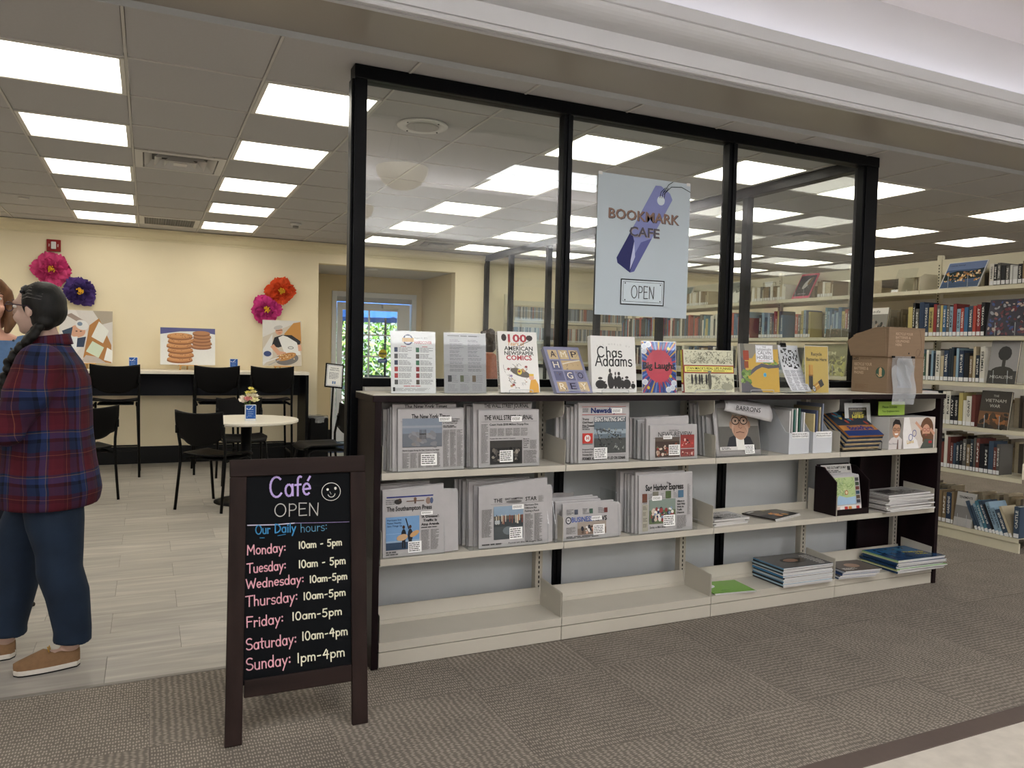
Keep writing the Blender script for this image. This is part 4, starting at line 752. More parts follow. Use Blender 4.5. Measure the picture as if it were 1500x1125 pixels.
# map dispenser
e = empty('map_dispenser', (2.73, .01, L2), label='dark wooden countertop dispenser filled with free town maps', cat='dispenser')
for x in (0, .27): B().prism([(0, 0), (.16, 0), (.16, .275), (.10, .275), (0, .2)], (x, 0, .001), (0, 1, 0), (0, 0, 1), (.01, 0, 0), 1).build('side_panel', DARKWOOD, e)
B().box(.01, .15, .001, .27, .16, .285).build('back_panel', DARKWOOD, e); B().box(.01, 0, .001, .27, .15, .012).build('base', DARKWOOD, e); B().box(.01, 0, .012, .27, .006, .035).build('front_lip', DARKWOOD, e)
sh = Sheet((2.745, .13, L2+.225), (1, 0, 0), (0, .25, 1)); sh.rect(0, 0, .25, .058, 'e2e1dd'); sh.disc(.025, .03, .018, .018, '8a5a48'); sh.disc(.025, .03, .012, .012, 'e2e1dd'); sh.text('FREE SOUTHAMPTON MAP', .05, .032, .015, '222', .155, bold=.02); sh.fake(.05, .008, .2, .026, 2, '555'); sh.rect(.215, .02, .24, .045, '4a4a4a'); p = sh.build('header_card', e); p.matrix_parent_inverse = Matrix.Translation((-2.73, -.01, -L2))
for i in range(5): paper_slab('folded_map', 2.748+i*.002, 2.965+i*.002, L2+.014, L2+.232, .02+.016*i, .013, .16, 0, label='folded free map standing in the wooden dispenser, behind the front one' if i else 'front folded map with green and blue coast in the wooden dispenser', cat='map', group='free maps')
sh = Sheet((2.748, .0192, L2+.016), (1, 0, 0), (0, .16, 1)); sh.rect(.004, .045, .175, .205, 'a9bb84'); sh.poly([(.004, .045), (.175, .045), (.175, .09), (.1, .085), (.04, .1), (.004, .07)], '9cb8d0')
sh.scribble(.01, .1, .17, .2, 60, ['7a9a5c', 'c8cf9a', '8a9a80', '6f8a4c'], 2, .002); sh.disc(.1, .115, .014, .014, 'a8603c'); sh.disc(.1, .115, .009, .009, 'd8c8a4'); sh.rect(.004, .006, .21, .04, 'd6d2cc')
for i in range(6): sh.rect(.178, .05+i*.026, .208, .07+i*.026, ['3a3a44', '5a4a3a', '2f4a5a', '6a3a34', '3c4a34', '444'][i]); sh.rect(.01+i*.032, .012, .036+i*.032, .034, ['c8b0a4', 'e0ddd8', 'b5342f', 'c9863a', 'd8d4d0', 'b03a3a'][i])
m_ = [o for o in bpy.data.objects if o.get('label', '').startswith('front folded map')][0]; sh.build('printing', m_)
# flat piles on the shelves
def pile(name, x, y, z, w, d, n, t, cols, lab, toplab, cat, grp, rz=0, jit=.02, art=None, fan=0, seed=0):
    r = random.Random(seed+n)
    for i in range(n):
        top = i == n-1; M_ = Matrix.Translation((x+r.uniform(-jit, jit)+fan*i, y+r.uniform(-jit, jit)*.6, z+t*i*1.08)) @ Matrix.Rotation(rz+r.uniform(-jit, jit)*2, 4, 'Z')
        b = B(); b.T = M_; c = cols[i % len(cols)]
        b.col = lin('cfcdca'); b.box(0, 0, 0, w, d, t*.9); b.col = lin(c); b.box(-.0005, -.0005, t*.9, w+.0005, d+.0005, t*.97); b.box(-.0015, -.0006, 0, .0, d, t*.97)
        o = b.build(name, INKG, label=(toplab if top else lab), cat=cat, group=None if top else grp)
        if top and art: sh = Sheet(M_ @ Vector((0, 0, t*.97)), M_.to_3x3() @ Vector((1, 0, 0)), M_.to_3x3() @ Vector((0, 1, 0))); art(sh, w, d); sh.build('printing', o, INKG)
pile('newspaper', 1.85, .02, L2+.001, .25, .17, 5, .007, ['c4c1bd', 'b2afab'], 'thin folded newspaper in the low pile left of the black magazine', 'top folded newspaper of the low pile beside the bracket, middle shelf', 'newspaper', 'low newspaper pile', rz=.05, art=lambda s, w, d: (s.fake(.01, .01, w-.02, d-.06, 12, '6b6967', .5), s.text('SUNDAY', .03, d-.04, .022, '3a3a3a', .14), s.rect(.03, .03, .09, .07, '5a5856')))
pile('magazine', 2.28, .015, L2+.001, .28, .21, 2, .006, ['8a8680', '1f1b1c'], 'grey magazine under the black covered one on the middle shelf', 'black covered magazine with a golden figure lying on the middle shelf', 'magazine', 'magazines on the middle shelf', rz=.3, jit=.003, art=lambda s, w, d: (s.rect(0, 0, w, d, '171418'), [s.disc(.14+.045*math.cos(q*1.3)*(q % 3)/2, .07+.03*math.sin(q*2.1), .022, .014, ['b0703c', 'd09a5a', '8a4a28', 'c98a4c'][q % 4], 9, q) for q in range(12)], s.rect(.02, d-.03, .09, d-.015, 'c8c4bc'), s.fake(.15, d-.05, w-.02, d-.02, 3, 'c9b890')))
pile('newspaper', 3.12, -.035, L2+.001, .4, .2, 13, .0075, ['b5b0ac', 'c6c2be', 'a9a5a2'], 'loosely folded newspaper in the sagging pile beside the map dispenser', 'top newspaper of the sagging pile beside the map dispenser', 'newspaper', 'sagging pile of newspapers', rz=.02, jit=.018, art=lambda s, w, d: (s.rect(.01, .01, w-.02, d-.02, '8b8884'), s.fake(.02, .02, w-.1, d-.08, 9, '4a4846', .5), s.rect(.05, .06, .2, .15, '4a4644'), s.text('DAN', w-.1, .05, .03, '333', .07, rot=.1)))
GR = lambda s, w, d: (s.rect(0, 0, w, d, '6fa03f'), s.line(A_(.02, d*.66, .05, .035, 120, -120, 12), .017, 'dfe2dc'), s.fake(.07, .04, .13, .052, 2, '33501c', .4))
pile('folder', 1.865, .01, L1+.001, .26, .2, 2, .004, ['5d8a34', '6fa03f'], 'white and green folder beneath the upper green folder', 'bright green folder with a pale curl lying on the bottom shelf', 'folder', 'green folders', rz=-.12, jit=.003, art=GR)
MG = ['2f3136', '9fb9c8', '26282c', '5d87a4', 'b9c4ca', '34383e', '3a7ba8', 'd0d4d6']
pile('magazine', 2.32, -.022, L1+.001, .37, .25, 12, .0085, MG, 'glossy magazine in the tall neat stack on the bottom shelf', 'top glossy grey magazine of the tall stack on the bottom shelf', 'magazine', 'tall stack of glossy magazines', rz=-.02, jit=.005, art=lambda s, w, d: (s.rect(0, 0, w, d, '5a5856'), s.disc(w*.5, d*.5, .09, .05, '2b2826'), s.disc(w*.45, d*.5, .05, .03, '8a6a58'), s.fake(w-.08, .02, w-.01, d-.05, 8, 'b9b5ae', .5)))
pile('magazine', 2.76, -.01, L1+.001, .27, .2, 7, .0055, ['32476a', 'a9aeb4', '5d5a58', '3a4e7a'], 'thin magazine in the fanned pile between the tall stack and the blue pile', 'top of the fanned pile of thin magazines on the bottom shelf', 'magazine', 'fanned pile of thin magazines', rz=-.12, jit=.006, fan=.009, art=lambda s, w, d: (s.rect(0, 0, w, d, '6a625c'), s.disc(w*.5, d*.5, .05, .04, 'a98c7a'), s.fake(.02, .02, .12, .06, 4, 'd8d2c8')))
def OC(s, w, d):
    s.rect(0, 0, w, d, '1f3f66'); s.rect(0, d*.55, w, d, '2f5f86')
    for q in range(40): rr = random.Random(q+50); s.disc(rr.uniform(.03, w-.04), rr.uniform(.02, d-.03), rr.uniform(.008, .026), rr.uniform(.006, .016), rr.choice(['1a3354', '35648a', '28507a', '5a6a3c', '16304c', '3f7a8c']), 8, rr.uniform(0, 3))
    s.text('SOUND & SEA', w*.5, d*.5, .024, 'd8c83c', .15, bold=.02, rot=-.25); s.text('GUIDE', w*.62, d*.3, .02, 'd8c83c', .08, bold=.02, rot=-.25)
pile('brochure', 3.2, -.06, L1+.001, .41, .27, 11, .0068, ['1f3f66', '2a4c70', 'c8cc9a', '8ab07a', '24466c', '1b3656', '2f5f86'], 'glossy blue brochure in the pile slumping over the shelf end', 'top blue brochure with yellow lettering at the far end of the bottom shelf', 'brochure', 'pile of blue brochures', rz=-.03, jit=.012, art=OC)
# ================================================================ THINGS STANDING ON THE SHELVING TOP
Y_ = .06
sh = sign_holder(.055, .268, ZT, 1.487, Y_, .1, 'upright acrylic sign holder with a bestseller list headed in red', back=WHITE); w, h = sh.w, sh.H
sh.rect(.003, .004, w-.003, h-.006, 'ebebea'); sh.disc(.082, h-.04, .024, .024, '2c3c66', 18); sh.disc(.082, h-.04, .018, .018, 'c9d0dc', 18); sh.rect(.055, h-.05, .109, h-.032, 'c99a4a'); sh.text('BEST', .082, h-.03, .008, 'f0f0f0', al='c', bold=.02); sh.text('LIST', .082, h-.058, .008, 'f0f0f0', al='c', bold=.02)
sh.text('August 31, 2025', .112, h-.035, .008, '4a4a4a', .062); sh.text('HARDCOVER', .112, h-.058, .013, 'b3343c', .082, bold=.02)
for c in range(2):
    x = .018+.1*c; sh.rect(x+.03, h-.072, x+.055, h-.069, 'c04a50')
    for i in range(6): y = h-.096-i*.029; sh.rect(x, y, x+.016, y+.021, [['2c3f5c', '444'], ['2f6e4a', '5c5248']][c][i % 2] if i not in (3, 4) else ['b03a3a', '8c2a30'][c]); sh.fake(x+.02, y, x+.082, y+.022, 4, '8b8b8b', .45, i)
sh.fake(.06, .032, .15, .038, 1, 'c04a50'); sh.fake(.02, .012, w-.02, .027, 3, '999', .4); sh.rect(.01, .012, .02, .03, '222'); fin(sh)
sh = sign_holder(.305, .517, ZT, 1.487, Y_, .1, 'grey printed page with three small photos in an acrylic holder beside the red headed list', back=PAPER); w, h = sh.w, sh.H
sh.rect(.003, .004, w-.003, h-.006, 'a6a6a8'); sh.fake(.02, h-.02, w-.02, h-.012, 1, '555')
for c in range(2):
    for i in range(9): sh.fake(.03+.09*c, h-.045-i*.017, .1+.09*c, h-.032-i*.017, 2, '77777a', .45, i)
for c in range(3): sh.rect(.02+.06*c, .055, .038+.06*c, .085, ['3a3c40', '5a6048', '6a5a48'][c]); sh.fake(.04+.06*c, .05, .072+.06*c, .088, 5, '8a8a8c', .4, c); sh.fake(.02+.06*c, .012, .07+.06*c, .045, 5, '8a8a8c', .4, c)
fin(sh)
def book(name, x0, w, h, t, tilt, y, z, lab, cover, spine='d8d5ce', stand=True, rz=0, pages='ded9cc', gl=None, standmat=None):
    """front-facing book leaning back; y is the foot of its front cover; spine on the viewer's left"""
    e = empty(name, (x0, y, z), label=lab, cat='book', group='display books on the shelving top')
    M_ = Matrix.Rotation(rz, 4, 'Z') @ Matrix.Rotation(-tilt, 4, 'X') @ Matrix.Translation((0, 0, .006)); c_ = mat('cover_'+spine, spine, .35, var=.04)
    for nm, bx, m_ in (('front_cover', (0, 0, 0, w, .003, h), c_), ('back_cover', (0, t-.003, 0, w, t, h), c_), ('spine', (-.002, 0, 0, .003, t, h), c_), ('page_block', (.003, .003, .004, w-.005, t-.003, h-.004), mat('page_'+pages, pages, .8, var=.08, vscale=300))):
        b = B(); b.T = M_; b.box(*bx); b.build(nm, m_, e, bevel=.0007)
    R_ = (Matrix.Rotation(rz, 4, 'Z') @ Matrix.Rotation(-tilt, 4, 'X')).to_3x3()
    sh = Sheet(Vector((x0, y, z))+M_ @ Vector((0, 0, 0)), R_ @ Vector((1, 0, 0)), R_ @ Vector((0, 0, 1))); sh.st = .00002; sh.e = e; cover(sh, w, h); fin(sh, INKG, 'cover_art')
    if stand:
        s = empty('book_stand', (x0+w*.15, y-.02, z), label='clear wire stand holding up the '+lab.split(',')[0].split(' with ')[0], cat='book stand', group='display stands on the shelving top')
        for a in (0, w*.6): B().tube([(a, -.004, .018), (a, -.004, .003), (a, .10, .003), (a, .10+math.sin(tilt)*.14, .003+.14)], .0018, 6).build('stand_wire', standmat or ACRR, s)
        B().tube([(0, -.004, .018), (w*.05, -.004, .02), (w*.55, -.004, .02), (w*.6, -.004, .018)], .0018, 6).build('stand_lip', standmat or ACRR, s)
    return e
ACRR = mat('clear_rod', 'd4d8da', .1, alpha=.6)
def cv_comics(s, w, h):
    s.rect(0, 0, w, h, 'dfddd8'); s.text('100', w*.25, h-.05, .036, 'a83c44', .1, bold=.03); s.text('Years of', w*.22, h-.068, .02, 'c88a3a', .09, bold=.01, slant=.2)
    s.text('AMERICAN', w*.14, h-.092, .02, '26221f', w*.74, bold=.02); s.text('NEWSPAPER', w*.14, h-.114, .018, '26221f', w*.76, bold=.02); s.text('COMICS', w*.18, h-.138, .022, 'a83c44', w*.66, bold=.03)
    s.scribble(.02, .02, w*.7, .14, 34, ['6b6a66', '4a4640', '8a8478', 'a07a5c'], 3, .0016, .014)
    s.disc(w*.52, .095, .055, .018, '5b5348', 14, -.3); s.disc(w*.5, .1, .012, .014, 'd8c23c'); s.disc(.03, h-.03, .014, .018, '3a3230', 9); s.disc(w-.04, h-.03, .018, .014, '3a3230', 9); s.line([(w-.03, h-.04), (w-.1, h-.07)], .003, '3a3230')
    s.poly([(w*.72, 0), (w-.004, 0), (w-.006, .04), (w*.9, .065), (w*.78, .06), (w*.74, .03)], 'd19a2c'); s.disc(w*.8, .072, .014, .012, 'd8a88a'); s.rect(w*.74, .08, w*.86, .09, 'd8b23c')
    for i in range(8): r = random.Random(i); s.disc(r.uniform(.03, w*.7), r.uniform(.02, .13), .008, .006, r.choice(['8a3a3a', '3f5a4a', '8a7a9a', 'b08a5c']), 7)
def cv_amphi(s, w, h):
    s.rect(0, 0, w, h, '8b8ca6'); r = random.Random(2); L = [('A', 'M', 'P'), ('H', '', ''), ('', 'G', 'O'), ('R', 'E', 'Y')]
    for j in range(4):
        for i in range(3):
            x, y = .014+i*(w-.02)/3, h-.012-(j+1)*(h-.02)/4; a = (w-.02)/3-.008; b = (h-.02)/4-.008
            if j == 1 and i == 2: continue
            a2 = a*2+.008 if (j == 1 and i == 1) else a
            s.rect(x, y, x+a2, y+b, r.choice(['c9b48f', 'bfa884', '6b6c86', 'a8926c', '7c7d96'])); s.scribble(x+.003, y+.003, x+a2-.003, y+b-.003, 5, ['5a5460', '8a7a60'], i+j*3, .0012, .01)
            if L[j][i]: s.text(L[j][i], x+a/2, y+.012, b*.66, 'e8e0cc' if (i+j) % 2 else '3a3644', al='c', bold=.0, w=a*.6)
    s.line([(w*.4, h*.62), (w*.6, h*.66), (w*.9, h*.7)], .007, 'd8d0bc')
def cv_chas(s, w, h):
    s.rect(0, 0, w, h, 'd9d8d4')
    for i, c in enumerate('THE WORLD OF'):
        if c != ' ': a = -1+2*i/11; s.text(c, w*.5+a*w*.36, h-.045-.012*a*a, .009, 'a5a39e', al='c', rot=-a*.15)
    s.stroke('Chas', w*.12, h*.63, .05, w*.58, '1d1c1b', .007); s.stroke('Addams', w*.08, h*.47, .055, w*.84, '1d1c1b', .007)
    for x, hh, ww in ((.18, .05, .03), (.28, .03, .014), (.4, .09, .016), (.42, .07, .02), (.52, .075, .01), (.6, .075, .018), (.68, .05, .012), (.78, .055, .024), (.92, .03, .014)):
        s.disc(w*x, .02+hh*.42, ww, hh*.45, '262422', 12); s.disc(w*x, .024+hh*.95, ww*.45, hh*.13, '3a3633', 9)
    s.line([(w*.1, .02), (w*.95, .018)], .002, '6b6966')
def burst(s, cx, cy, n, r0, r1, col, seed=0):
    r = random.Random(seed); s.poly([(cx+(r1*r.uniform(.7, 1.05) if i % 2 else r0*r.uniform(.8, 1))*math.cos(2*PI*i/n)*.8, cy+(r1*r.uniform(.7, 1.05) if i % 2 else r0*r.uniform(.8, 1))*math.sin(2*PI*i/n)) for i in range(n)], col)
def cv_mack(s, w, h):
    s.rect(0, 0, w, h, 'c8c7ad'); s.scribble(.012, h*.68, w-.008, h-.008, 150, ['4a4a42', '6b6a5c', '35352f'], 3, .0013, .011); s.scribble(.012, .012, w-.008, h*.4, 130, ['4a4a42', '6b6a5c', '8a8a7c'], 4, .0013, .011)
    s.rect(0, h*.45, w, h*.64, '8c2c2c'); s.rect(.004, h*.475, w-.004, h*.615, 'd9d06c'); s.text("STAN MACK'S REAL LIFE FUNNIES", .016, h*.535, .013, '1f1f1c', w-.032, bold=.01); s.fake(.016, h*.49, w-.02, h*.52, 1, '6b6630')
    for x in (.05, .075, .1, .115, .145, .16): s.disc(x, .07, .006, .03, '26262a', 8)
    s.disc(w*.5, .06, .012, .045, '55554c', 10); s.disc(w*.5, .11, .012, .008, '77776a', 8); s.disc(w*.85, .03, .04, .02, '9a9a86', 10)
def cv_calvin(s, w, h):
    s.rect(0, 0, w, h, 'bf9d4c'); s.poly([(0, h), (0, h*.3), (w*.12, h*.55), (w*.1, h*.8), (w*.3, h)], '6c6a62'); s.poly([(w*.1, h), (w, h), (w, h*.9), (w*.45, h*.88), (w*.3, h*.7), (w*.15, h*.7)], '8a8578')
    s.poly([(w*.0, 0), (w*.1, .0), (w*.55, 0), (w*.5, .02), (w*.3, .03), (w*.16, .07), (w*.1, .16), (w*.14, h*.62), (w*.0, h*.75)], '5d5b60'); s.line([(w*.12, h*.42), (w*.25, h*.4), (w*.4, h*.5), (w*.55, h*.56), (w*.72, h*.53), (w-.003, h*.55)], .02, '5d5b60')
    for i in range(34): r = random.Random(i); s.disc(r.uniform(.0, w*.22)+.006, r.uniform(h*.2, h*.45), .011, .009, r.choice(['6f8a4a', '86a05a', '4f6a3c']), 7, r.uniform(0, 3)); s.h -= s.st*.7
    for i in range(16): r = random.Random(i+60); s.disc(r.uniform(w*.6, w*.96), r.uniform(h*.57, h*.66), .012, .006, r.choice(['6f8a4a', '86a05a']), 7)
    s.rect(.02, h*.66, .06, h*.86, '9a4a38'); 
    for i in range(5): s.rect(.02, h*.68+i*.01, .06, h*.682+i*.01, '5f2a22')
    s.rect(.025, h*.5, .055, h*.64, '8a4a30'); s.disc(w*.62, h*.36, .012, .012, '6fb0c4'); s.disc(w*.62, h*.36, .008, .008, '4a90b0')
    s.rect(w*.4, h*.62, w*.86, h*.98, 'dfe0e4'); s.line([(w*.41, h*.63), (w*.85, h*.63), (w*.85, h*.97), (w*.41, h*.97)], .0012, '77777c', True); s.text('THE', w*.63, h*.92, .01, '55565c', al='c'); s.text('Indispensable', w*.63, h*.865, .016, '66676e', .105, 'c'); s.text('CALVIN', w*.63, h*.785, .019, '44464c', .1, 'c'); s.text('AND', w*.63, h*.755, .007, '55565c', al='c'); s.text('HOBBES', w*.63, h*.685, .02, '44464c', .11, 'c'); s.fake(w*.46, h*.645, w*.8, h*.66, 1, 'c04a4a')
bk = book('display_book', .585, .205, .295, .028, .2, .05, ZT, 'white comics history book with a red 100 on its cover, in a clear stand', cv_comics, 'd5d2cc')
s_ = Sheet(Vector((.583, .05, ZT)), (0, -1, 0), (0, 0, 1)); s_.o = Vector((.5828, .082, ZT+.01)); s_.v = Vector((0, math.sin(.2), math.cos(.2))); s_.text('100 Years of American Newspaper Comics', .022, .012, .014, '2c2a28', .26, rot=PI/2, bold=.02); s_.e = bk; fin(s_, nm='spine_lettering')
book('display_book', .875, .2, .275, .03, .62, .03, ZT, 'lavender alphabet book with pieced letters, tilted far back', cv_amphi, '8b8ca6')
book('display_book', 1.083, .262, .285, .03, .12, .05, ZT, 'large white cartoon book with a black figure group and script title', cv_chas, 'd9d8d4')
sh = sign_holder(1.388, 1.61, ZT, 1.479, Y_, .1, 'upright acrylic sign holder with a red and blue comic burst reading Big Laughs', back=WHITE); w, h = sh.w, sh.H
sh.rect(.004, .004, w-.004, h-.006, '2e4f9c'); cx, cy = w/2, h*.52; r = random.Random(1)
for i in range(44):
    a = 2*PI*i/44; R0 = .19
    p = [(cx+.02*math.cos(a), cy+.02*math.sin(a)), (cx+R0*math.cos(a-.03), cy+R0*math.sin(a-.03)), (cx+R0*math.cos(a+.03), cy+R0*math.sin(a+.03))]
    p = [(min(max(x, .004), w-.004), min(max(y, .004), h-.006)) for x, y in p]; sh.poly(p, ['6a8fd0', 'c23a52', '1c2f6c', 'd8a93c'][i % 4]); sh.h -= sh.st*.5
burst(sh, cx, cy, 50, .09, .118, 'b8344c', 4); sh.disc(cx, cy, .086, .085, 'c9485a', 28)
for x, y in ((.02, h-.03), (.045, h-.02), (.018, h-.055), (w-.03, .03), (w-.055, .02), (w-.02, .055), (.02, .06)): sh.disc(x, y, .018, .016, 'e6e8ee', 12); sh.disc(x+.001, y-.001, .013, .011, 'd3d8e4', 12)
for x, y in ((w-.05, h-.04), (w-.04, .09), (.04, .03)): sh.poly(A_(x, y, .01, .01, 90, 450, 5), 'e8c83c')
[sh.text('Big Laughs', w/2+q*.0012, cy-.014, .034, '0a0a0c', w*.9, 'c', bold=.02) for q in (-1, 0, 1)]; fin(sh)
bk = book('display_book', 1.648, .335, .228, .02, .12, .05, ZT, 'wide cartoon book with crowded line drawings and a red bordered yellow title band', cv_mack, '8c2c2c')
s_ = Sheet((1.6458, .075, ZT+.008), (0, -1, 0), (0, math.sin(.12), math.cos(.12))); s_.rect(.003, .05, .018, .222, 'cfc65c'); s_.text('STAN MACK', .014, .07, .009, '8c2c2c', .1, rot=PI/2); s_.rect(.003, .004, .018, .04, 'e0e0dc'); s_.e = bk; fin(s_, nm='spine_lettering')
book('display_book', 2.035, .275, .27, .018, .12, .05, ZT, 'softcover cartoon collection with an orange treehouse scene and grey title card', cv_calvin, 'c9c4b8')
# crossword page clipped on a clear easel
e = empty('crossword_page', (2.335, .05, ZT), label='long printed crossword page held by a black clip on a clear easel', cat='paper')
b = B(); cf = lambda u, v: (u*.15+.03*(1-v)**2, -.035*(1-v)**3+.06*v, .012+v*.26); b.grid(lambda u, v: cf(u, v), 2, 10); b.build('paper_sheet', mat('print_paper', 'd9dade', .6), e, smooth=True, solid=.0008)
sh = Sheet((2.335, .05, ZT), (1, 0, 0), (0, 0, 1)); sh.P = lambda a, b_: (lambda p: Vector((2.335+p[0], .05+p[1]-.0008-sh.h, ZT+p[2])))(cf(a/.15, b_/.26))
r = random.Random(8); 
cells = set()
for i in range(34): cells.add((r.randint(0, 12), r.randint(0, 12)))
for (i, j) in list(cells): cells.add((12-i, 12-j))
for i, j in cells: sh.rect(.016+i*.0092, .128+j*.0088, .0252+i*.0092, .1368+j*.0088, '1d1d20'); sh.h -= sh.st
for c in range(3):
    for k in range(6): sh.fake(.012+c*.045, .008+k*.019, .052+c*.045, .025+k*.019, 3, '77787e', .5, c+k)
sh.e = e; fin(sh, nm='printing'); B().prism([(0, 0), (.04, 0), (.034, .024), (.006, .024)], (.02, .05, .262), (1, 0, 0), (0, 0, 1), (0, .02, 0), 1).build('binder_clip', BLK, e, bevel=.002)
for a in (.028, .05): B().tube([(a, .06, .285), (a-.004, .06, .3), (a+.006, .062, .302)], .001, 5).build('clip_wire', WIRE, e)
e = empty('clear_easel', (2.33, .06, ZT), label='clear acrylic easel standing behind the crossword page', cat='easel')
B().box(0, .02, .003, .19, .023, .27).build('back_plate', ACR, e); B().box(0, -.05, 0, .19, .08, .003).build('foot', ACR, e); B().box(0, -.05, .003, .19, -.047, .022).build('lip', ACR, e)
e = empty('clear_easel', (2.545, .05, ZT), label='empty curved clear easel between the crossword page and the yellow sign', cat='easel')
B().tube([(0, 0, .02), (.0, -.01, .004), (.02, .04, .004), (.1, .05, .004), (.1, .09, .09), (.05, .1, .1), (0, .11, .09)], .002, 6).build('stand_wire', ACRR, e, smooth=True); B().tube([(.03, -.01, .02), (.03, -.01, .004), (.05, .06, .005), (.1, .12, .1)], .002, 6).build('stand_wire', ACRR, e, smooth=True)
# yellow battery sign
sh = sign_holder(2.485, 2.672, ZT, 1.482, .03, .08, 'yellow acrylic sign asking to recycle batteries, standing beside the cardboard box', back=WHITE, nm='battery_sign'); w, h = sh.w, sh.H
sh.rect(.004, .004, w-.004, h-.006, 'c6aa58'); sh.text('Recycle', w/2, h-.06, .02, '1a1812', w*.44, 'c', bold=.02); sh.text('Batteries Here', w/2, h-.09, .019, '1a1812', w*.84, 'c', bold=.02)
sh.rect(.032, .105, .045, .165, 'b87a2c'); sh.rect(.05, .105, .062, .165, 'c98f3c'); sh.rect(.03, .1, .064, .108, '8a5a20'); sh.rect(.03, .03, .062, .1, '1d1c1e'); sh.rect(.034, .035, .04, .095, '47464a'); sh.disc(.046, .03, .016, .007, '17161a')
q = lambda pts: [(.1+x*.86-y*.5, .045+x*.5+y*.86) for x, y in pts]
sh.poly(q([(-.035, -.02), (.045, -.02), (.045, .02), (-.035, .02)]), '1d1c1e'); sh.poly(q([(-.035, -.02), (.012, -.02), (.012, .02), (-.035, .02)]), 'b8842c'); sh.poly(q([(-.03, .0), (.01, .0), (.01, .008), (-.03, .008)]), 'e6c878'); sh.disc(.07, .028, .013, .02, '2c2a2c', 16, .5); sh.disc(.07, .028, .009, .015, 'c9cdd2', 16, .5); sh.disc(.07, .028, .004, .006, '55585c'); fin(sh)
# cardboard recycling box
CARD = mat('brown_cardboard', '86705a', .85, var=.05, vscale=12, bump=.08, bscale=150, stretch=(1, 1, 8))
e = empty('cardboard_box', (3.12, .012, ZT), label='tall brown cardboard battery recycling box at the far end of the shelving top', cat='box')
B().prism([(0, 0), (.262, 0), (.262, .345), (.1, .392), (0, .395), (0, .227)], (0, 0, 0), (0, 1, 0), (0, 0, 1), (.32, 0, 0), 1).build('carton', CARD, e, bevel=.003)
B().box(-.003, -.004, .218, .323, .262, .222).build('flap_edge', mat('card_edge', '6f573f', .9), e)
B().prism([(0, .395), (.1, .395), (.262, .35), (.262, .355), (.1, .402), (0, .402)], (.0, 0, 0), (0, 1, 0), (0, 0, 1), (.32, 0, 0), 1).build('top_flap', CARD, e, bevel=.001)
B().prism([(.01, .225), (.27, .225), (.3, .32), (.25, .35), (.235, .365), (.06, .40), (.02, .39)], (-.006, 0, 0), (0, 1, 0), (0, 0, 1), (.005, 0, 0), 1).build('side_flap', CARD, e)
s_ = Sheet((3.12, .0115, ZT), (1, 0, 0), (0, 0, 1))
for i, t in enumerate(['RECYCLE YOUR', 'BATTERIES &', 'CELLPHONES', 'HERE']): s_.text(t, .06, .355-.022*i, .015, 'b79d84', [.15, .13, .12, .055][i], bold=.02)
s_.line(A_(.262, .25, .018, .022, 0, 360, 18), .0015, '4a3a2c'); s_.disc(.18, .245, .006, .006, '1f1712'); s_.line([(.27, .39), (.285, .33), (.29, .27), (.27, .235)], .003, '5b4632'); s_.e = e; fin(s_)
s_ = Sheet((3.1197, .274, ZT), (0, -1, 0), (0, 0, 1))
for i, t in enumerate(['RECYCLE YOUR', 'BATTERIES &', 'PHONES']): s_.text(t, .02, .165-.026*i, .017, 'bda48a', [.13, .105, .07][i], bold=.02)
s_.fake(.03, .02, .13, .05, 4, '7a5f45', .35); s_.text('call2', .0, .2, .016, '3a2c20', .05, bold=.02); s_.fake(.06, .205, .16, .212, 1, '6f573f'); s_.disc(.213, .125, .033, .033, '2f4a3f', 26); s_.disc(.213, .125, .029, .029, '3a5a4c', 26); s_.rect(.203, .105, .223, .15, 'c9a57c'); s_.line([(.19, .115), (.205, .1), (.225, .105)], .005, 'c9a57c'); s_.rect(.208, .15, .218, .155, 'c9a57c'); s_.e = e; fin(s_, nm='side_printing')
BAGM = glassmat('plastic_bag', (.9, .92, .94), .1, .2, haze=.2)
e = empty('plastic_bag', (3.13, -.0, 1.14), label='clear plastic bag taped to the box front and hanging over the shelf edge', cat='bag')
def bagf(yo): return lambda u, v: (.01+u*.2-.018*(1-v)+.004*math.sin(v*9+u*5), -.026+.03*max(0, v-.25)/.75-yo*math.sin(PI*u)*.6*math.sin(PI*min(1, v*1.2+.05))+.003*math.sin(u*14+v*11), v*.292)
b = B(); b.grid(bagf(.008), 12, 16); b.build('bag_front', BAGM, e, smooth=True); b = B(); b.grid(bagf(-.002), 12, 16); b.build('bag_back', BAGM, e, smooth=True)
b = B(); b.grid(lambda u, v: (.045+u*.13+.006*math.sin(v*12), -.012-.012*math.sin(u*9+v*7)*.6, .1+v*.18), 10, 12); b.build('crumpled_wrap', mat('silver_film', 'b4b8bb', .3, .3, alpha=.6), e, smooth=True)
B().box(.008, -.006, .281, .03, -.0, .293).build('tape', BLK, e); B().box(.18, -.006, .281, .205, -.0, .293).build('tape', BLK, e)
pile('leaflet', 3.45, .02, ZT+.001, .13, .19, 4, .003, ['e6cfd0', 'f0ecea', 'e8b8b4'], 'pink and white leaflet under the top one beside the box', 'top pink printed leaflet beside the cardboard box on the shelving end', 'leaflet', 'leaflets beside the box', rz=-.1, jit=.01, art=lambda s, w, d: (s.rect(0, 0, w, d, 'ead4d2'), s.fake(.01, .02, w-.01, d-.02, 9, 'c07a78', .4)))

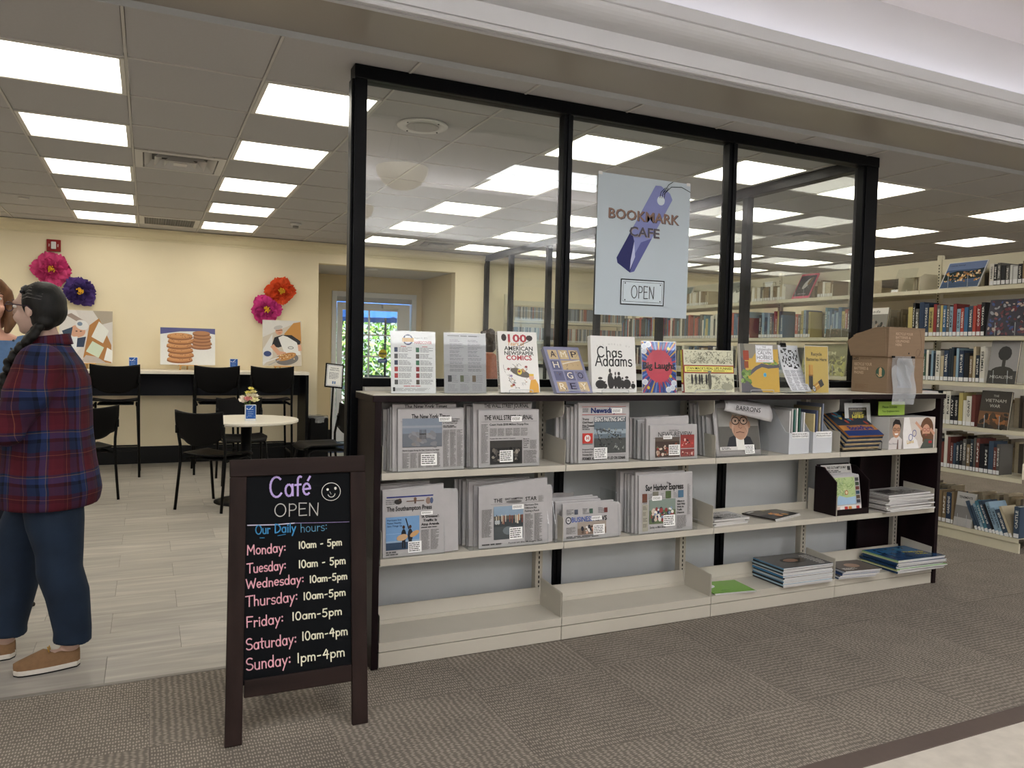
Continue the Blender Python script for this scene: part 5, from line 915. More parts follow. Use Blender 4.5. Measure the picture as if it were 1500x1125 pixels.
# ================================================================ A-FRAME CHALKBOARD
BX, BY = -.645, -.465; Vb = Vector((0, .215, .985)).normalized(); Nb = Vector((1, 0, 0)).cross(Vb)
WOOD = mat('dark_stained_board_wood', '281d1a', .55, spec=.12, var=.35, vscale=6, stretch=(3, 3, .25), bump=.15, bscale=60)
WOODH = mat('dark_stained_rail_wood', '281d1a', .55, spec=.12, var=.35, vscale=6, stretch=(.25, 3, 3), bump=.15, bscale=60)
e = empty('sandwich_board', (BX+.25, BY, 0), label='freestanding wooden A-frame chalkboard with hand lettered opening hours', cat='chalkboard')
def bp(u, v, n=0): return Vector((BX+u, BY, 0))+Vb*v+Nb*n
def slab(name, pts, n0, n1, m_, lab=None):
    b = B(); b.prism(pts, bp(0, 0, n0), (1, 0, 0), Vb, Nb*(n1-n0), 1); o = b.build(name, m_, e, bevel=.003, label=lab); o.matrix_parent_inverse = Matrix.Translation(-e.location); return o
slab('leg', [(-.027, .004), (.031, .004), (.06, .94), (.002, .94)], -.022, 0, WOOD); slab('leg', [(.421, .0), (.48, .0), (.507, .94), (.447, .94)], -.022, 0, WOOD)
slab('top_rail', [(.002, .9402), (.507, .9402), (.507, 1.004), (.002, 1.004)], -.022, 0, WOODH); slab('bottom_rail', [(.040, .158), (.424, .158), (.427, .218), (.042, .218)], -.02, -.001, WOODH)
slab('board_panel', [(.03, .2), (.44, .2), (.455, .95), (.05, .95)], -.016, -.010, mat('chalkboard_black', '090b0e', .7, spec=.1, var=.12, vscale=5))
# rear frame
Vr = Vector((0, -.17, .985)).normalized(); top = bp(0, 1.0, -.024)
def rb_(name, u0, v0, u1, v1, wd):
    p = Vector((BX+u0, top.y, top.z))-Vr*v0; q = Vector((BX+u1, top.y, top.z))-Vr*v1; b = B(); b.bar(p, q, wd, .018, up=(0, 1, 0) if abs(u1-u0) < .1 else (0, 0, 1)); o = b.build(name, WOOD, e, bevel=.003); o.matrix_parent_inverse = Matrix.Translation(-e.location)
rb_('leg', .10, 0, .16, 1.0, .045); rb_('leg', .44, 0, .40, 1.0, .045); rb_('rail', .10, .03, .44, .03, .05); rb_('rail', .16, .8, .41, .8, .05)
for u in (.06, .44):
    b = B(); b.cyl(bp(u, 1.0, -.03)+Vector((0, 0, -.01)), bp(u, .985, -.01), .006); o = b.build('hinge', WIRE, e); o.matrix_parent_inverse = Matrix.Translation(-e.location)
b = B(); b.tube([bp(.17, .17, -.03)+Vector((0, .1*q/8, -.03*math.sin(q*PI/8))) for q in range(9)], .0025, 6); o = b.build('chain', WIRE, e); o.matrix_parent_inverse = Matrix.Translation(-e.location)
sh = Sheet(bp(0, 0, -.0098), (1, 0, 0), Vb); sh.st = .00001; PU, PK, BL, CR = 'b5a0d4', 'e0a6b0', '3f88b8', 'e6e2c8'
sh.stroke('Café', .139, .861, .072, .158, PU, .0075, rot=-.01); sh.stroke('OPEN', .155, .787, .047, .172, 'b9b6b0', .0035, rot=-.03, jit=.002)
sh.line(A_(.371, .868, .036, .034, 0, 360, 24), .0022, 'd8d5cc'); sh.disc(.358, .877, .005, .005, 'e6e2d8', 8); sh.disc(.388, .88, .005, .006, 'e6e2d8', 8); sh.line(A_(.372, .862, .014, .015, 200, 350, 8), .0025, 'd8d5cc'); sh.line([(.366, .868), (.371, .858)], .0015, 'd8d5cc')
sh.line([(.061, .762), (.16, .757), (.23, .758)], .0035, 'cfc8d8'); sh.line([(.23, .758), (.34, .752), (.437, .748)], .002, '8f7fa8')
sh.stroke('Our', .088, .727, .032, .054, BL, .0038); sh.stroke('Daily', .156, .727, .032, .08, BL, .0042, rot=-.02); sh.stroke('hours:', .25, .722, .032, .104, '5f94b0', .0024); sh.line([(.104, .713), (.12, .712)], .002, BL); sh.line([(.168, .716), (.196, .719)], .002, BL)
for nm, a, b_, wd, hh, tm, c, d, wt, ht in (('Monday:', .057, .655, .141, .034, '10am - 5pm', .242, .662, .166, .025), ('Tuesday:', .056, .59, .141, .034, '10am · 5pm'.replace('·', '-'), .24, .591, .18, .027), ('Wednesday:', .053, .535, .208, .033, '10am-5pm', .279, .533, .145, .025), ('Thursday:', .05, .472, .187, .037, '10am-5pm', .254, .473, .162, .026), ('Friday:', .051, .399, .133, .036, '10am-5pm', .211, .404, .189, .028), ('Saturday:', .048, .32, .181, .038, '10am-4pm', .245, .328, .174, .03), ('Sunday:', .047, .25, .16, .04, '1pm-4pm', .225, .252, .181, .033)):
    sh.stroke(nm, a, b_, hh, wd, PK, .0042, jit=.001); sh.stroke(tm, c, d, ht, wt, CR, .0044)
o = sh.build('chalk_lettering', e, mat('chalk', attr=True, rough=.9, var=.15, vscale=300)); o.matrix_parent_inverse = Matrix.Translation(-e.location)
# ================================================================ CAFE FURNITURE
TUBE = mat('black_tube', '060607', .4, spec=.15); SHELLM = mat('black_polymer', '080708', .45, spec=.15, var=.05, vscale=80, bump=.04, bscale=500)
def chair(name, x, y, rz, lab, grp, hs=.45, stool=False):
    """faces +Y locally; polymer seat and back on a black tube frame"""
    e = empty(name, (x, y, 0), rz, label=lab, cat='stool' if stool else 'chair', group=grp); w = .225
    b = B(); b.grid(lambda u, v: ((u-.5)*2*(w-.0)*(1-.08*(1-v)**2)*(1-.12*max(0, v-.8)*5*abs(2*u-1)), -.2+.42*v, hs-.018*math.cos((u-.5)*PI)*math.sin(v*PI)+(.012 if v < .9 else -.02*(v-.9)*10)+.012*abs(2*u-1)**2), 12, 12); b.build('seat', SHELLM, e, smooth=True, solid=.014)
    b = B(); b.box(-.17, -.16, hs-.03, .17, .15, hs-.016); b.build('seat_frame', TUBE, e, bevel=.004)
    hb = hs+.10; H_ = .30
    def back(u, v):
        s = (u-.5)*2; ww = .185+.045*min(1, v*1.6); z = hb+H_*v
        if v > .86: z = hb+H_*(.86+.14*((v-.86)/.14)*(.45+.55*abs(s)**2))
        if v < .2: z = hb+.0+H_*(.2*(v/.2))*1+(1-v/.2)*.07*abs(s)**3
        return (s*ww, -.225-.07*v-.035*(1-s*s)*(-1 if 0 else 1)+.03*v*v, z)
    b = B(); b.grid(back, 14, 12); b.build('backrest', SHELLM, e, smooth=True, solid=.013)
    for s in (-1, 1):
        B().tube([(s*.225, -.27 if not stool else -.25, 0), (s*.218, -.215, hs-.05), (s*.22, -.215, hs+.1), (s*.222, -.255, hs+.29)], .0125, 8).build('leg', TUBE, e, smooth=True)
        B().tube([(s*.225, .25 if not stool else .22, 0), (s*.2, .17, hs-.045), (s*.195, .12, hs-.022), (s*.2, -.2, hs-.03)], .0125, 8).build('leg', TUBE, e, smooth=True)
        B().box(s*.222-.013, -.262, hs+.2, s*.222+.013, -.235, hs+.27).build('back_bracket', SHELLM, e, bevel=.004)
    if stool:
        for p, q in (((-.222, .2, .28), (.222, .2, .28)), ((-.222, -.238, .28), (.222, -.238, .28)), ((-.224, -.238, .2), (-.224, .208, .2)), ((.224, -.238, .2), (.224, .208, .2))): B().cyl(p, q, .009, n=8).build('footrest', TUBE, e)
    return e
G1 = 'black polymer cafe chairs around the round table'
chair('cafe_chair', -.36, 3.90, -math.radians(40), 'black cafe chair with its back to us, standing before the round table', G1)
chair('cafe_chair', .60, 4.30, math.radians(96), 'black cafe chair seen from the side, tucked in between the round table and the glass', G1)
chair('cafe_chair', -.03, 5.12, math.radians(182), 'black cafe chair on the far side of the round table, its back to the counter', G1)
chair('cafe_chair', -1.47, 4.60, math.radians(25), 'black cafe chair just beyond the woman in the plaid shirt', None)
G2 = 'tall black stools at the wall counter'
chair('counter_stool', -1.22, 5.92, 0, 'tall black counter stool nearest the woman in plaid', G2, .78, True)
chair('counter_stool', -.24, 5.92, 0, 'tall black counter stool behind the flower vase, beneath the cookie picture end', G2, .78, True)
chair('counter_stool', .335, 5.92, 0, 'tall black counter stool nearest the waste bin', G2, .78, True)
# round table
TOPM = mat('white_laminate_top', 'e6e0d2', .3, var=.015)
e = empty('round_table', (-.115, 4.05, 0), label='round white cafe table on a black pedestal with a flower vase', cat='table')
B().lathe([(0, .712), (.44, .712), (.455, .72), (.455, .738), (.448, .742), (0, .742)], n=56).build('table_top', TOPM, e, smooth=False, bevel=.002)
B().cyl((0, 0, .02), (0, 0, .712), .045, n=24).build('pedestal', BLK, e, smooth=True); B().lathe([(.27, 0), (.27, .008), (.1, .02), (.05, .03), (0, .03)], n=40).build('base', BLK, e, smooth=True)
# table-top sign block and flowers
MENU = 'small blue menu block standing on the '
def menu(x, y, z, lab, rz=0):
    e = empty('menu_block', (x, y, z), rz, label=lab, cat='menu', group='small blue menu blocks')
    B().box(-.045, -.0, 0, .045, .05, .14).build('acrylic_block', mat('menu_white', 'dcdfe4', .3), e, bevel=.002)
    sh = Sheet((-.045, -.0003, 0), (1, 0, 0), (0, 0, 1)); sh.rect(.004, .02, .086, .137, '2456a4'); sh.line([(.03, .1), (.05, .118), (.062, .131)], .006, 'cfd8ea'); sh.fake(.015, .098, .075, .106, 1, 'c4d0e8')
    for q in range(3): sh.fake(.02, .04+.018*q, .07, .05+.018*q, 2, '9db4dc', .4, q)
    sh.disc(.014, .108, .005, .005, 'e8ecf4'); sh.disc(.016, .035, .005, .005, '6f92cc'); sh.disc(.076, .036, .005, .005, '6f92cc'); sh.build('printing', e); return e
menu(-.1, 3.84, .742, 'small blue menu block in front of the flowers on the round table', math.radians(0))
menu(-1.065, 6.4, 1.1, 'small blue menu block on the counter left of the cookie picture'.replace('left of', 'between the baker and cookie pictures,').replace(', the cookie picture', '')); menu(0.0, 6.4, 1.1, 'small blue menu block on the counter between the cookie and apron pictures')
e = empty('flower_vase', (-.1, 3.95, .742), label='small posy of cream and pink flowers in a vase on the round table', cat='vase')
B().lathe([(.03, 0), (.035, .02), (.035, .1), (.028, .12), (.03, .13)], n=20).build('vase', mat('vase_glass', 'c9d4d8', .1, alpha=.7), e, smooth=True)
def bloom(x, y, z, r, c, e, cc='d8c060', n=16):
    b = B(); rr = random.Random(int(abs(x*1e4)))
    for k in range(n):
        a = 2.4*k; t = k/n; d = Vector((math.cos(a)*(.3+t), math.sin(a)*(.3+t), 1.1-t*1.1)).normalized(); s_ = d.orthogonal().normalized(); q = Vector((x, y, z)); L = r*(.7+.3*t)
        b.col = lin(c if k % 3 else cc if k == 0 else c); b.add([q, q+d*L*.5+s_*L*.3, q+d*L, q+d*L*.5-s_*L*.3], [(0, 1, 2, 3)])
    b.ell((x, y, z), (r*.3, r*.3, r*.25), n=8, m=6); b.build('blossom', mat('petals', attr=True, rough=.7, var=.05), e)
for x, y, z, r_, c in ((-.05, -.02, .16, .042, 'eadfd2'), (-.015, -.035, .175, .036, 'd98f92'), (.035, -.03, .165, .04, 'e6dfb4'), (.005, .01, .2, .038, 'ebe4cc'), (-.01, .02, .225, .028, 'e0d878'), (.03, .0, .235, .028, 'ded49a'), (.01, .0, .262, .024, 'e8dc7c'), (.045, .02, .2, .03, 'efe8da'), (-.045, .02, .185, .03, 'f0e6dc')):
    bloom(x*1.1, y, z*1.05, r_*1.35, c, e)
B().tube([(0, 0, .05), (.005, 0, .2)], .004, 6).build('stem', mat('stem_green', '5a7a3a', .6), e)
b = B(); rr = random.Random(5)
for k in range(26): p = Vector((rr.uniform(-.05, .05), rr.uniform(-.03, .03), rr.uniform(.12, .26))); d = Vector((rr.uniform(-1, 1), rr.uniform(-1, 1), rr.uniform(-.2, 1))).normalized(); s_ = d.orthogonal(); b.add([p, p+d*.012+s_*.006, p+d*.028, p+d*.012-s_*.006], [(0, 1, 2, 3)])
b.build('sprigs', MATS['stem_green'], e)
# counter along the wall
e = empty('wall_counter', (-2.0, 6.4, 0), label='long white topped bar height counter with dark apron against the cream wall', cat='counter')
B().box(-2.2, -.30, 1.065, 2.82, .29, 1.1).build('counter_top', TOPM, e, bevel=.003); B().box(-2.2, .15, .80, 2.79, .17, 1.064).build('apron', mat('navy_apron', '10131f', .5), e)
B().box(2.785, -.27, 0, 2.82, .285, 1.064).build('end_panel', BLK, e, bevel=.002)
for x in (-1.2, .0, 1.58): B().box(x-.02, .1, 0, x+.02, .14, 1.064).build('leg', BLK, e)
# easel pictures
PINE = mat('pine_easel', 'd1a468', .6, var=.12, vscale=10, stretch=(1, 1, .2))
def easel_pic(x0, x1, z0, z1, lab, art, shx=0, gx=None):
    e = empty('easel_picture', ((x0+x1)/2, 6.42, 1.1), label=lab, cat='picture', group='easel pictures on the cafe counter'); w, h = x1-x0, z1-z0; a = .14
    R_ = Matrix.Rotation(-a, 4, 'X').to_3x3(); o = Vector((x0, 6.42, z0)); b = B(); b.T = Matrix.Translation(Vector((-w/2, 0, z0-1.1))) @ Matrix.Rotation(-a, 4, 'X'); b.box(0, 0, 0, w, .012, h); b.build('canvas', mat('canvas_white', 'e9e7e2', .6), e, bevel=.001)
    sh = Sheet(o+R_ @ Vector((0, -.0004, 0)), R_ @ Vector((1, 0, 0)), R_ @ Vector((0, 0, 1))); sh.st = .00008; art(sh, w, h); sh.e = e; fin(sh, INKG, 'picture_print')
    g_ = gx or 0
    ez = z0-1.1; B().box(g_-.10, -.03, ez-.012, g_+.10, .02, ez).build('easel_ledge', PINE, e, bevel=.002)
    for s in (-1, 1): B().bar((g_+s*.085, .012, 0), (g_+s*.03, .028+.14*h*.6, ez+h*.6), .016, .012).build('easel_leg', PINE, e)
    B().bar((g_, .2, 0), (g_, .045+.14*h*.6, ez+h*.6), .016, .012).build('easel_leg', PINE, e)
def art_cookies(s, w, h):
    s.rect(0, 0, w, h, 'e2e2e0'); s.poly([(0, h*.82), (w*.35, h*.9), (w*.7, h*.92), (w, h*.84), (w, h), (0, h)], '55588c')
    for i in range(5): y = h*(.48+.09*i); s.disc(w*.75+(.006 if i % 2 else -.004), y, w*.17+.004*(3-i), .028, '8a5a3c', 22); s.disc(w*.75+(.006 if i % 2 else -.004), min(y+.014, h-.03), w*.165+.003*(3-i), .024, 'b27c54', 22)
    for i in range(6):
        y = h*(.10+.125*i); x = w*.36+(-.006, .008, 0, -.01, .004, -.004)[i]; s.disc(x, y+.008, w*.235, .036, '8e5c3a', 26); s.disc(x, y+.024, w*.23, .034, 'bd8352', 26); s.disc(x-.01, y+.03, w*.2, .026, 'cb9462', 22)
        r = random.Random(i)
        for k in range(14): s.disc(x+r.uniform(-.11, .11), y+.024+r.uniform(-.018, .018), .006, .004, r.choice(['8a5634', 'd8a878', '6f4428']), 6); s.h -= s.st*.9
def art_baker(s, w, h):
    s.rect(0, 0, w, h, 'cfcac6'); s.poly([(0, h), (w*.3, h), (w*.55, h*.5), (w*.2, 0), (0, 0)], 'd9d5d2'); s.poly([(w*.62, h), (w, h), (w, h*.8), (w*.8, h*.74)], 'a39888')
    s.poly([(w*.45, h*.1), (w*.62, h*.05), (w*.98, h*.0), (w*.98, h*.35), (w*.74, h*.86), (w*.56, h*.72)], 'a8743e'); s.poly([(w*.6, h*.5), (w*.82, h*.38), (w*.93, h*.62), (w*.74, h*.8)], 'dfe0da'); s.poly([(w*.5, h*.22), (w*.74, h*.1), (w*.84, h*.3), (w*.62, h*.42)], 'cbd8c0'); s.poly([(w*.84, h*.06), (w, h*0.02), (w, h*.24), (w*.9, h*.3)], 'e4e4e0')
    s.poly([(w*.12, h*.9), (w*.22, h*.94), (w*.5, h*.78), (w*.44, h*.72)], '9a8a82'); s.disc(w*.34, h*.6, w*.15, h*.12, 'cf9f86', 18); s.disc(w*.42, h*.72, w*.13, h*.09, 'dcdcdc', 18, -.5); s.disc(w*.38, h*.74, w*.05, h*.04, '7a8aa0', 10)
    s.poly([(w*.05, h*.6), (w*.25, h*.68), (w*.22, h*.5), (w*.1, h*.48)], '3b4a60'); s.poly([(w*.3, h*.46), (w*.5, h*.5), (w*.46, h*.3), (w*.3, h*.3)], '31405a'); s.poly([(w*.16, h*.48), (w*.34, h*.5), (w*.32, h*.26), (w*.18, h*.3)], 'dfe3ea')
    for x in (.32, .4): s.disc(w*x, h*.6, .012, .006, '3a2a24', 8)
    s.poly([(0, 0), (w*.4, 0), (w*.3, h*.18), (0, h*.22)], 'e6e6e8'); s.disc(w*.35, h*.04, .03, .02, '4a4a50', 10); s.poly([(w*.4, h*.02), (w*.9, h*.0), (w*.7, h*.12), (w*.5, h*.15)], 'b9aea6')
def art_apron(s, w, h):
    s.rect(0, 0, w, h, 'c8beb0'); s.poly([(0, h*.62), (w*.5, h*.82), (w, h), (0, h)], 'd6d3cf'); s.poly([(w*.55, h*.7), (w*.8, h*.95), (w*.98, h*.98), (w, h*.5), (w*.8, h*.45)], 'c08a48'); s.poly([(0, h*.35), (w*.25, h*.7), (w*.25, h*.2), (0, 0)], 'd9d8d6')
    s.poly([(w*.22, h*.42), (w*.3, h*.62), (w*.5, h*.68), (w*.75, h*.68), (w*.98, h*.55), (w*.95, h*.4), (w*.8, h*.5), (w*.4, h*.4)], '25252b'); s.poly([(w*.4, h*.62), (w*.52, h*.67), (w*.64, h*.64), (w*.88, h*.52), (w*.98, h*.25), (w*.6, h*.2), (w*.5, h*.4)], 'e2e2e0')
    s.disc(w*.42, h*.76, w*.095, h*.085, 'd4a186', 18); s.disc(w*.4, h*.84, w*.12, h*.045, 'b9b6b4', 16, .25); s.line([(w*.35, h*.77), (w*.5, h*.785)], .008, '2a2422'); s.line([(w*.4, h*.72), (w*.46, h*.725)], .006, 'a8543f')
    s.line([(w*.26, h*.42), (w*.4, h*.28), (w*.55, h*.26)], .05, 'd4a186'); s.line([(w*.95, h*.45), (w*.96, h*.36)], .04, 'd4a186'); s.disc(w*.72, h*.4, .035, .018, '55585c', 14); s.disc(w*.72, h*.4, .028, .012, 'd4d4d2', 14)
    s.disc(w*.62, h*.15, w*.3, h*.13, '6f6c6b', 26, .15); s.disc(w*.6, h*.2, w*.27, h*.075, 'b9844c', 24, .3)
    for i in range(30): r = random.Random(i); s.disc(w*r.uniform(.4, .82), h*r.uniform(.15, .26), .008, .006, r.choice(['d8b07a', '8a5a34', 'e6cda0']), 6)
    s.disc(w*.12, h*.26, w*.1, h*.06, '3b4a78', 14); s.line([(w*.0, h*.06), (w*.4, h*.18)], .012, 'e0dfe0'); s.line([(w*.15, h*.01), (w*.45, h*.14)], .01, 'a9a6a6')
easel_pic(-1.79, -1.275, 1.168, 1.75, 'easel picture of a young baker in a cap, partly behind the plaid woman', art_baker, gx=0)
easel_pic(-.79, -.205, 1.162, 1.59, 'easel picture of two stacks of cookies on the wall counter', art_cookies, gx=.0)
easel_pic(.33, .785, 1.165, 1.72, 'easel picture of a smiling cook in a white apron under the pink flower', art_apron)
# tissue paper wall flowers
def pflower(x, z, r, c, c2, lab, seed, yo=0):
    e = empty('paper_flower', (x, YW-.02-yo, z), label=lab, cat='paper flower', group='large tissue flowers on the cafe wall'); rr = random.Random(seed); m_ = mat('tissue_'+c, c, .85, var=.18, vscale=14); m2 = mat('tissue_'+c2, c2, .85, var=.15, vscale=14)
    k = 0
    for ringn, (R0, n, lift, wd) in enumerate(((r, 6, .02, .5), (r*.86, 6, .055, .46), (r*.6, 6, .085, .4), (r*.36, 6, .11, .32))):
        for i in range(n):
            a = 2*PI*(i+rr.uniform(-.2, .2))/n+ringn*.5; R1 = R0*rr.uniform(.85, 1.12); ww = R0*wd; ph = rr.uniform(0, 6)
            def fn(u, v, a=a, R1=R1, ww=ww, ph=ph, lift=lift):
                s = (u-.5)*2; prof_ = math.sin(min(1, v*1.25+.08)*PI*.5)*(1 if v < .7 else math.sqrt(max(.05, 1-((v-.7)/.33)**2))); L = R1*v*(1-.08*s*s*v)+.010*math.sin(s*7+ph)*v; X = s*ww*prof_
                Yd = -lift*math.sin(v*PI*.55)-.012*math.sin(s*6+ph)*v+.02*abs(s)*v+.0*v-.01*k/20
                return (L*math.cos(a)-X*math.sin(a), Yd, L*math.sin(a)+X*math.cos(a))
            b = B(); b.grid(fn, 8, 8); b.build('petal', m_ if ringn < 2 and (i % 3 or ringn == 0) else m2, e, smooth=True); k += 1
    b = B(); 
    for i in range(40):
        a = rr.uniform(0, 6.28); q = rr.uniform(0, r*.2); b.ell((q*math.cos(a), -.115+rr.uniform(-.012, .012), q*math.sin(a)), (.008, .008, .008), n=6, m=4)
    b.build('yellow_centre', mat('tissue_yellow', 'd9a62c', .8, var=.2), e)
pflower(-1.875, 2.18, .19, 'd2477e', 'b02c62', 'large pink tissue flower under the fire alarm', 3)
pflower(-1.60, 1.955, .175, '4c3678', '32225a', 'large purple tissue flower beside the pink one, partly behind the hair', 4, .03)
pflower(.56, 2.075, .18, 'e0542a', 'c63e16', 'large orange tissue flower, topmost of the pair above the apron picture', 5)
pflower(.385, 1.84, .185, 'cc3a84', 'a8266a', 'large magenta tissue flower below the orange one, touching the apron picture', 6, .03)
e = empty('fire_alarm', (-1.86, YW, 2.45), label='red wall fire alarm strobe above the pink tissue flower', cat='fire alarm')
B().box(-.068, -.03, -.065, .068, 0, .065).build('housing', mat('alarm_red', '8e1f22', .45), e, bevel=.006); B().box(-.024, -.05, -.04, .024, -.03, .04).build('strobe_lens', mat('strobe_clear', 'd8d8d8', .15), e, bevel=.006)
sh = Sheet((-1.925, YW-.0305, 2.39), (1, 0, 0), (0, 0, 1)); sh.text('FIRE', .028, .045, .012, 'e8d8d4', rot=PI/2, bold=.02); sh.text('FIRE', .112, .045, .012, 'e8d8d4', rot=PI/2, bold=.02); sh.e = e; fin(sh)
# sign stand and waste bin
e = empty('sign_stand', (1.16, 6.45, 0), label='black floor stand holding a framed notice beside the waste bin', cat='sign stand')
B().lathe([(.16, 0), (.16, .012), (.02, .03), (0, .03)], n=28).build('base', BLK, e); B().tube([(0, 0, .02), (.0, 0, .5), (.02, 0, .92)], .012, 8).build('pole', BLK, e, smooth=True)
b = B(); b.T = Matrix.Translation((.02, -.02, .9)) @ Matrix.Rotation(math.radians(6), 4, 'Y') @ Matrix.Rotation(math.radians(-14), 4, 'X'); b.box(-.115, 0, 0, .115, .016, .31); b.build('frame', BLK, e, bevel=.008)
T_ = b.T; b = B(); b.T = T_; b.box(-.097, -.001, .018, .097, .002, .292); b.build('notice_sheet', WHITE, e)
R_ = T_.to_3x3(); sh = Sheet(Vector((1.16, 6.45, 0))+T_ @ Vector((-.097, -.0012, .018)), R_ @ Vector((1, 0, 0)), R_ @ Vector((0, 0, 1))); sh.line([(.008, .008), (.186, .008), (.186, .266), (.008, .266)], .004, '4a5a8c', True); sh.text('PLEASE BE', .097, .225, .013, '3a3f50', .1, 'c', bold=.02); sh.text('RESPECTFUL', .097, .2, .013, '3a3f50', .12, 'c', bold=.02); sh.fake(.03, .09, .165, .18, 8, '8a8c94', .5); sh.rect(.075, .03, .092, .065, '5a7aa8'); sh.rect(.1, .03, .117, .065, '5a7aa8'); sh.e = e; fin(sh)
e = empty('waste_bin', (.94, 6.2, 0), label='black waste bin with a clear liner standing at the counter end', cat='waste bin')
B().prism([(-.11, -.13), (.11, -.13), (.11, .13), (-.11, .13)], (0, 0, 0), (1, 0, 0), (0, 1, 0), (0, 0, .56), 1).build('bin_body', BLKP, e, bevel=.02)
b = B(); rr = random.Random(1); b.grid(lambda u, v: ((.118+.006*math.sin(u*60+v*9))*math.cos(2*PI*u)*(1 if 1 else 0)*1.05, .14*math.sin(2*PI*u)*1.03+.004*math.sin(u*50), .5+.075*v+.004*math.sin(u*40)), 48, 3); b.build('bin_liner', BAGM, e, smooth=True)
# ================================================================ BOOK STACKS
XS = 4.9; LV = [.11, .555, .905, 1.25, 1.61, 1.995]
st = empty('book_stack', (0, 0, 0), label='long double sided cream metal book stack running away behind the glass', cat='shelving unit')
CREAM = mat('stack_enamel', 'cfc8b0', .42, var=.03, vscale=8)
YB = [.27+.914*i for i in range(7)]; Y_END = YB[-1]
for i, y in enumerate(YB): 
    b = B(); b.box(XS+.235, y-.02, 0, XS+.275, y+.02, 2.3 if i else 2.3); b.build('upright', CREAM, st)
    b = B(); [b.box(XS+.2335, y-.004, .1+q*.0254, XS+.236, y+.004, .113+q*.0254) for q in range(84)]; b.build('slots', SLOT, st)
def sshelf(y0, y1, z, sgn=1, base=False):
    b = B(); X0 = XS if sgn > 0 else XS+.51; X1 = XS+.235 if sgn > 0 else XS+.275
    a, c = min(X0, X1), max(X0, X1); b.box(a, y0+.002, z-.004, c, y1-.002, z); f0, f1 = (a, a+.004) if sgn > 0 else (c-.004, c); b.box(f0, y0+.002, z-.034, f1, y1-.002, z); return b
for i in range(6):
    for z in LV:
        sshelf(YB[i], YB[i+1], z).build('shelf', CREAM, st, bevel=.0012)
        if z < 2.1: sshelf(YB[i], YB[i+1], z-.0, -1).build('rear_shelf', CREAM, st)
    B().box(XS+.245, YB[i], 2.135, XS+.265, YB[i+1], 2.262).build('top_panel', CREAM, st, bevel=.001)
    B().box(XS+.008, YB[i]+.001, 0, XS+.02, YB[i+1]-.001, .074).build('kick_plate', CREAM, st)
sbk = B().prism([(.004, 0), (.225, 0), (.225, .14), (.06, .14), (.004, .11)], (0, -.0012, 0), (1, 0, 0), (0, 0, 1), (0, .0024, 0), 1).mesh('bracket_plate', CREAM)
for y in YB[:6]:
    for z in LV[1:]: link('bracket_plate', sbk, st, (XS, y+.004, z))
for n_, y in enumerate((1.40, 3.2)): B().box(XS+.02, y-.0015, 1.995, XS+.2, y+.0015, 2.12).build('divider_plate', CREAM, st)
BK = mat('book_cloth', objcol=True, rough=.45, var=.06, vscale=40)
PGM = mat('book_pages', 'cfc6b0', .85, var=.1, vscale=250)
COLS = [('2b3a52', 'navy'), ('3a4a5c', 'slate blue'), ('852f30', 'red'), ('1e1e22', 'black'), ('d6d2c6', 'white'), ('4a7a8c', 'teal'), ('b9ac90', 'beige'), ('5a5854', 'grey'), ('6b3a34', 'maroon'), ('3f5a4a', 'green'), ('b3a468', 'mustard'), ('7d6a50', 'brown'), ('88a2b4', 'pale blue'), ('26303a', 'charcoal'), ('c4c4c0', 'silver grey'), ('a84438', 'brick red'), ('3a6286', 'mid blue')]
UN = B().box(0, 0, 0, 1, 1, 1).mesh('book_cover', BK)     # unit cover, scaled per book
bc = B(); bc.box(0, 0, 0, 1, .08, 1); bc.box(0, .92, 0, 1, 1, 1); bc.box(0, 0, 0, .03, 1, 1); BCM = bc.mesh('book_cover', BK)
BPM = B().box(.035, .09, .02, .97, .91, .98).mesh('page_block', PGM); LBM = B().box(-.004, .06, 0, 0, .94, 1).mesh('spine_label', mat('label_white', 'dedede', .6))
GENR = [['HISTORY', 'ITALY', 'OCEANS', 'MAPS', 'ROME', 'GARDENS', 'EUROPE', 'RIVERS', 'CASTLES', 'NORTH'], ]
tm_cache = {}
def spine_text(t, col, parent, L, wd):
    k = (t, col)
    if k not in tm_cache:
        v, f, x0, x1 = glyphs(t, .02, 1); b = B(); b.col = lin(col); b.add([(-.003, (y/.72), (x-x0)/(x1-x0)) for x, y in v], [tuple(q) for q in f]); tm_cache[k] = b.mesh('spine_lettering', INK)
    o = link('spine_lettering', tm_cache[k], parent, (0, wd*.28, L*.3)); o.scale = (1, wd*.45, L*.58); return o
def ordinal(n):
    return ORD[n-1] if n <= len(ORD) else str(n)+('th' if 10 <= n % 100 <= 20 else {1: 'st', 2: 'nd', 3: 'rd'}.get(n % 10, 'th'))
SHN = {0: 'bottom', 1: 'second lowest', 2: 'third lowest', 3: 'third highest', 4: 'second highest', 5: 'top'}
restB = B(); count = [0]
def onebook(y, z, d, t, h, c, lean, lab, grp, single, detail, txt=None):
    M_ = Matrix.Translation((XS+.012, y, z)) @ Matrix.Rotation(lean, 4, 'X')
    if not single:
        restB.T = M_; restB.col = lin(c); restB.box(0, 0, 0, d, t, h); restB.col = lin('d8d8d6'); restB.box(-.001, t*.08, .002, 0, t*.92, .03); restB.T = None; return
    e = empty('book', M_.translation, label=lab, cat='book', group=grp); e.rotation_euler = (lean, 0, 0); count[0] += 1
    o = link('book_cover', BCM, e, col=c); o.scale = (d, t, h)
    if detail: p = link('page_block', BPM, e); p.scale = (d, t, h)
    l = link('spine_label', LBM, e, (0, 0, .004)); l.scale = (.4, t, .03)
    if txt: spine_text(txt[0], txt[1], e, h, t)
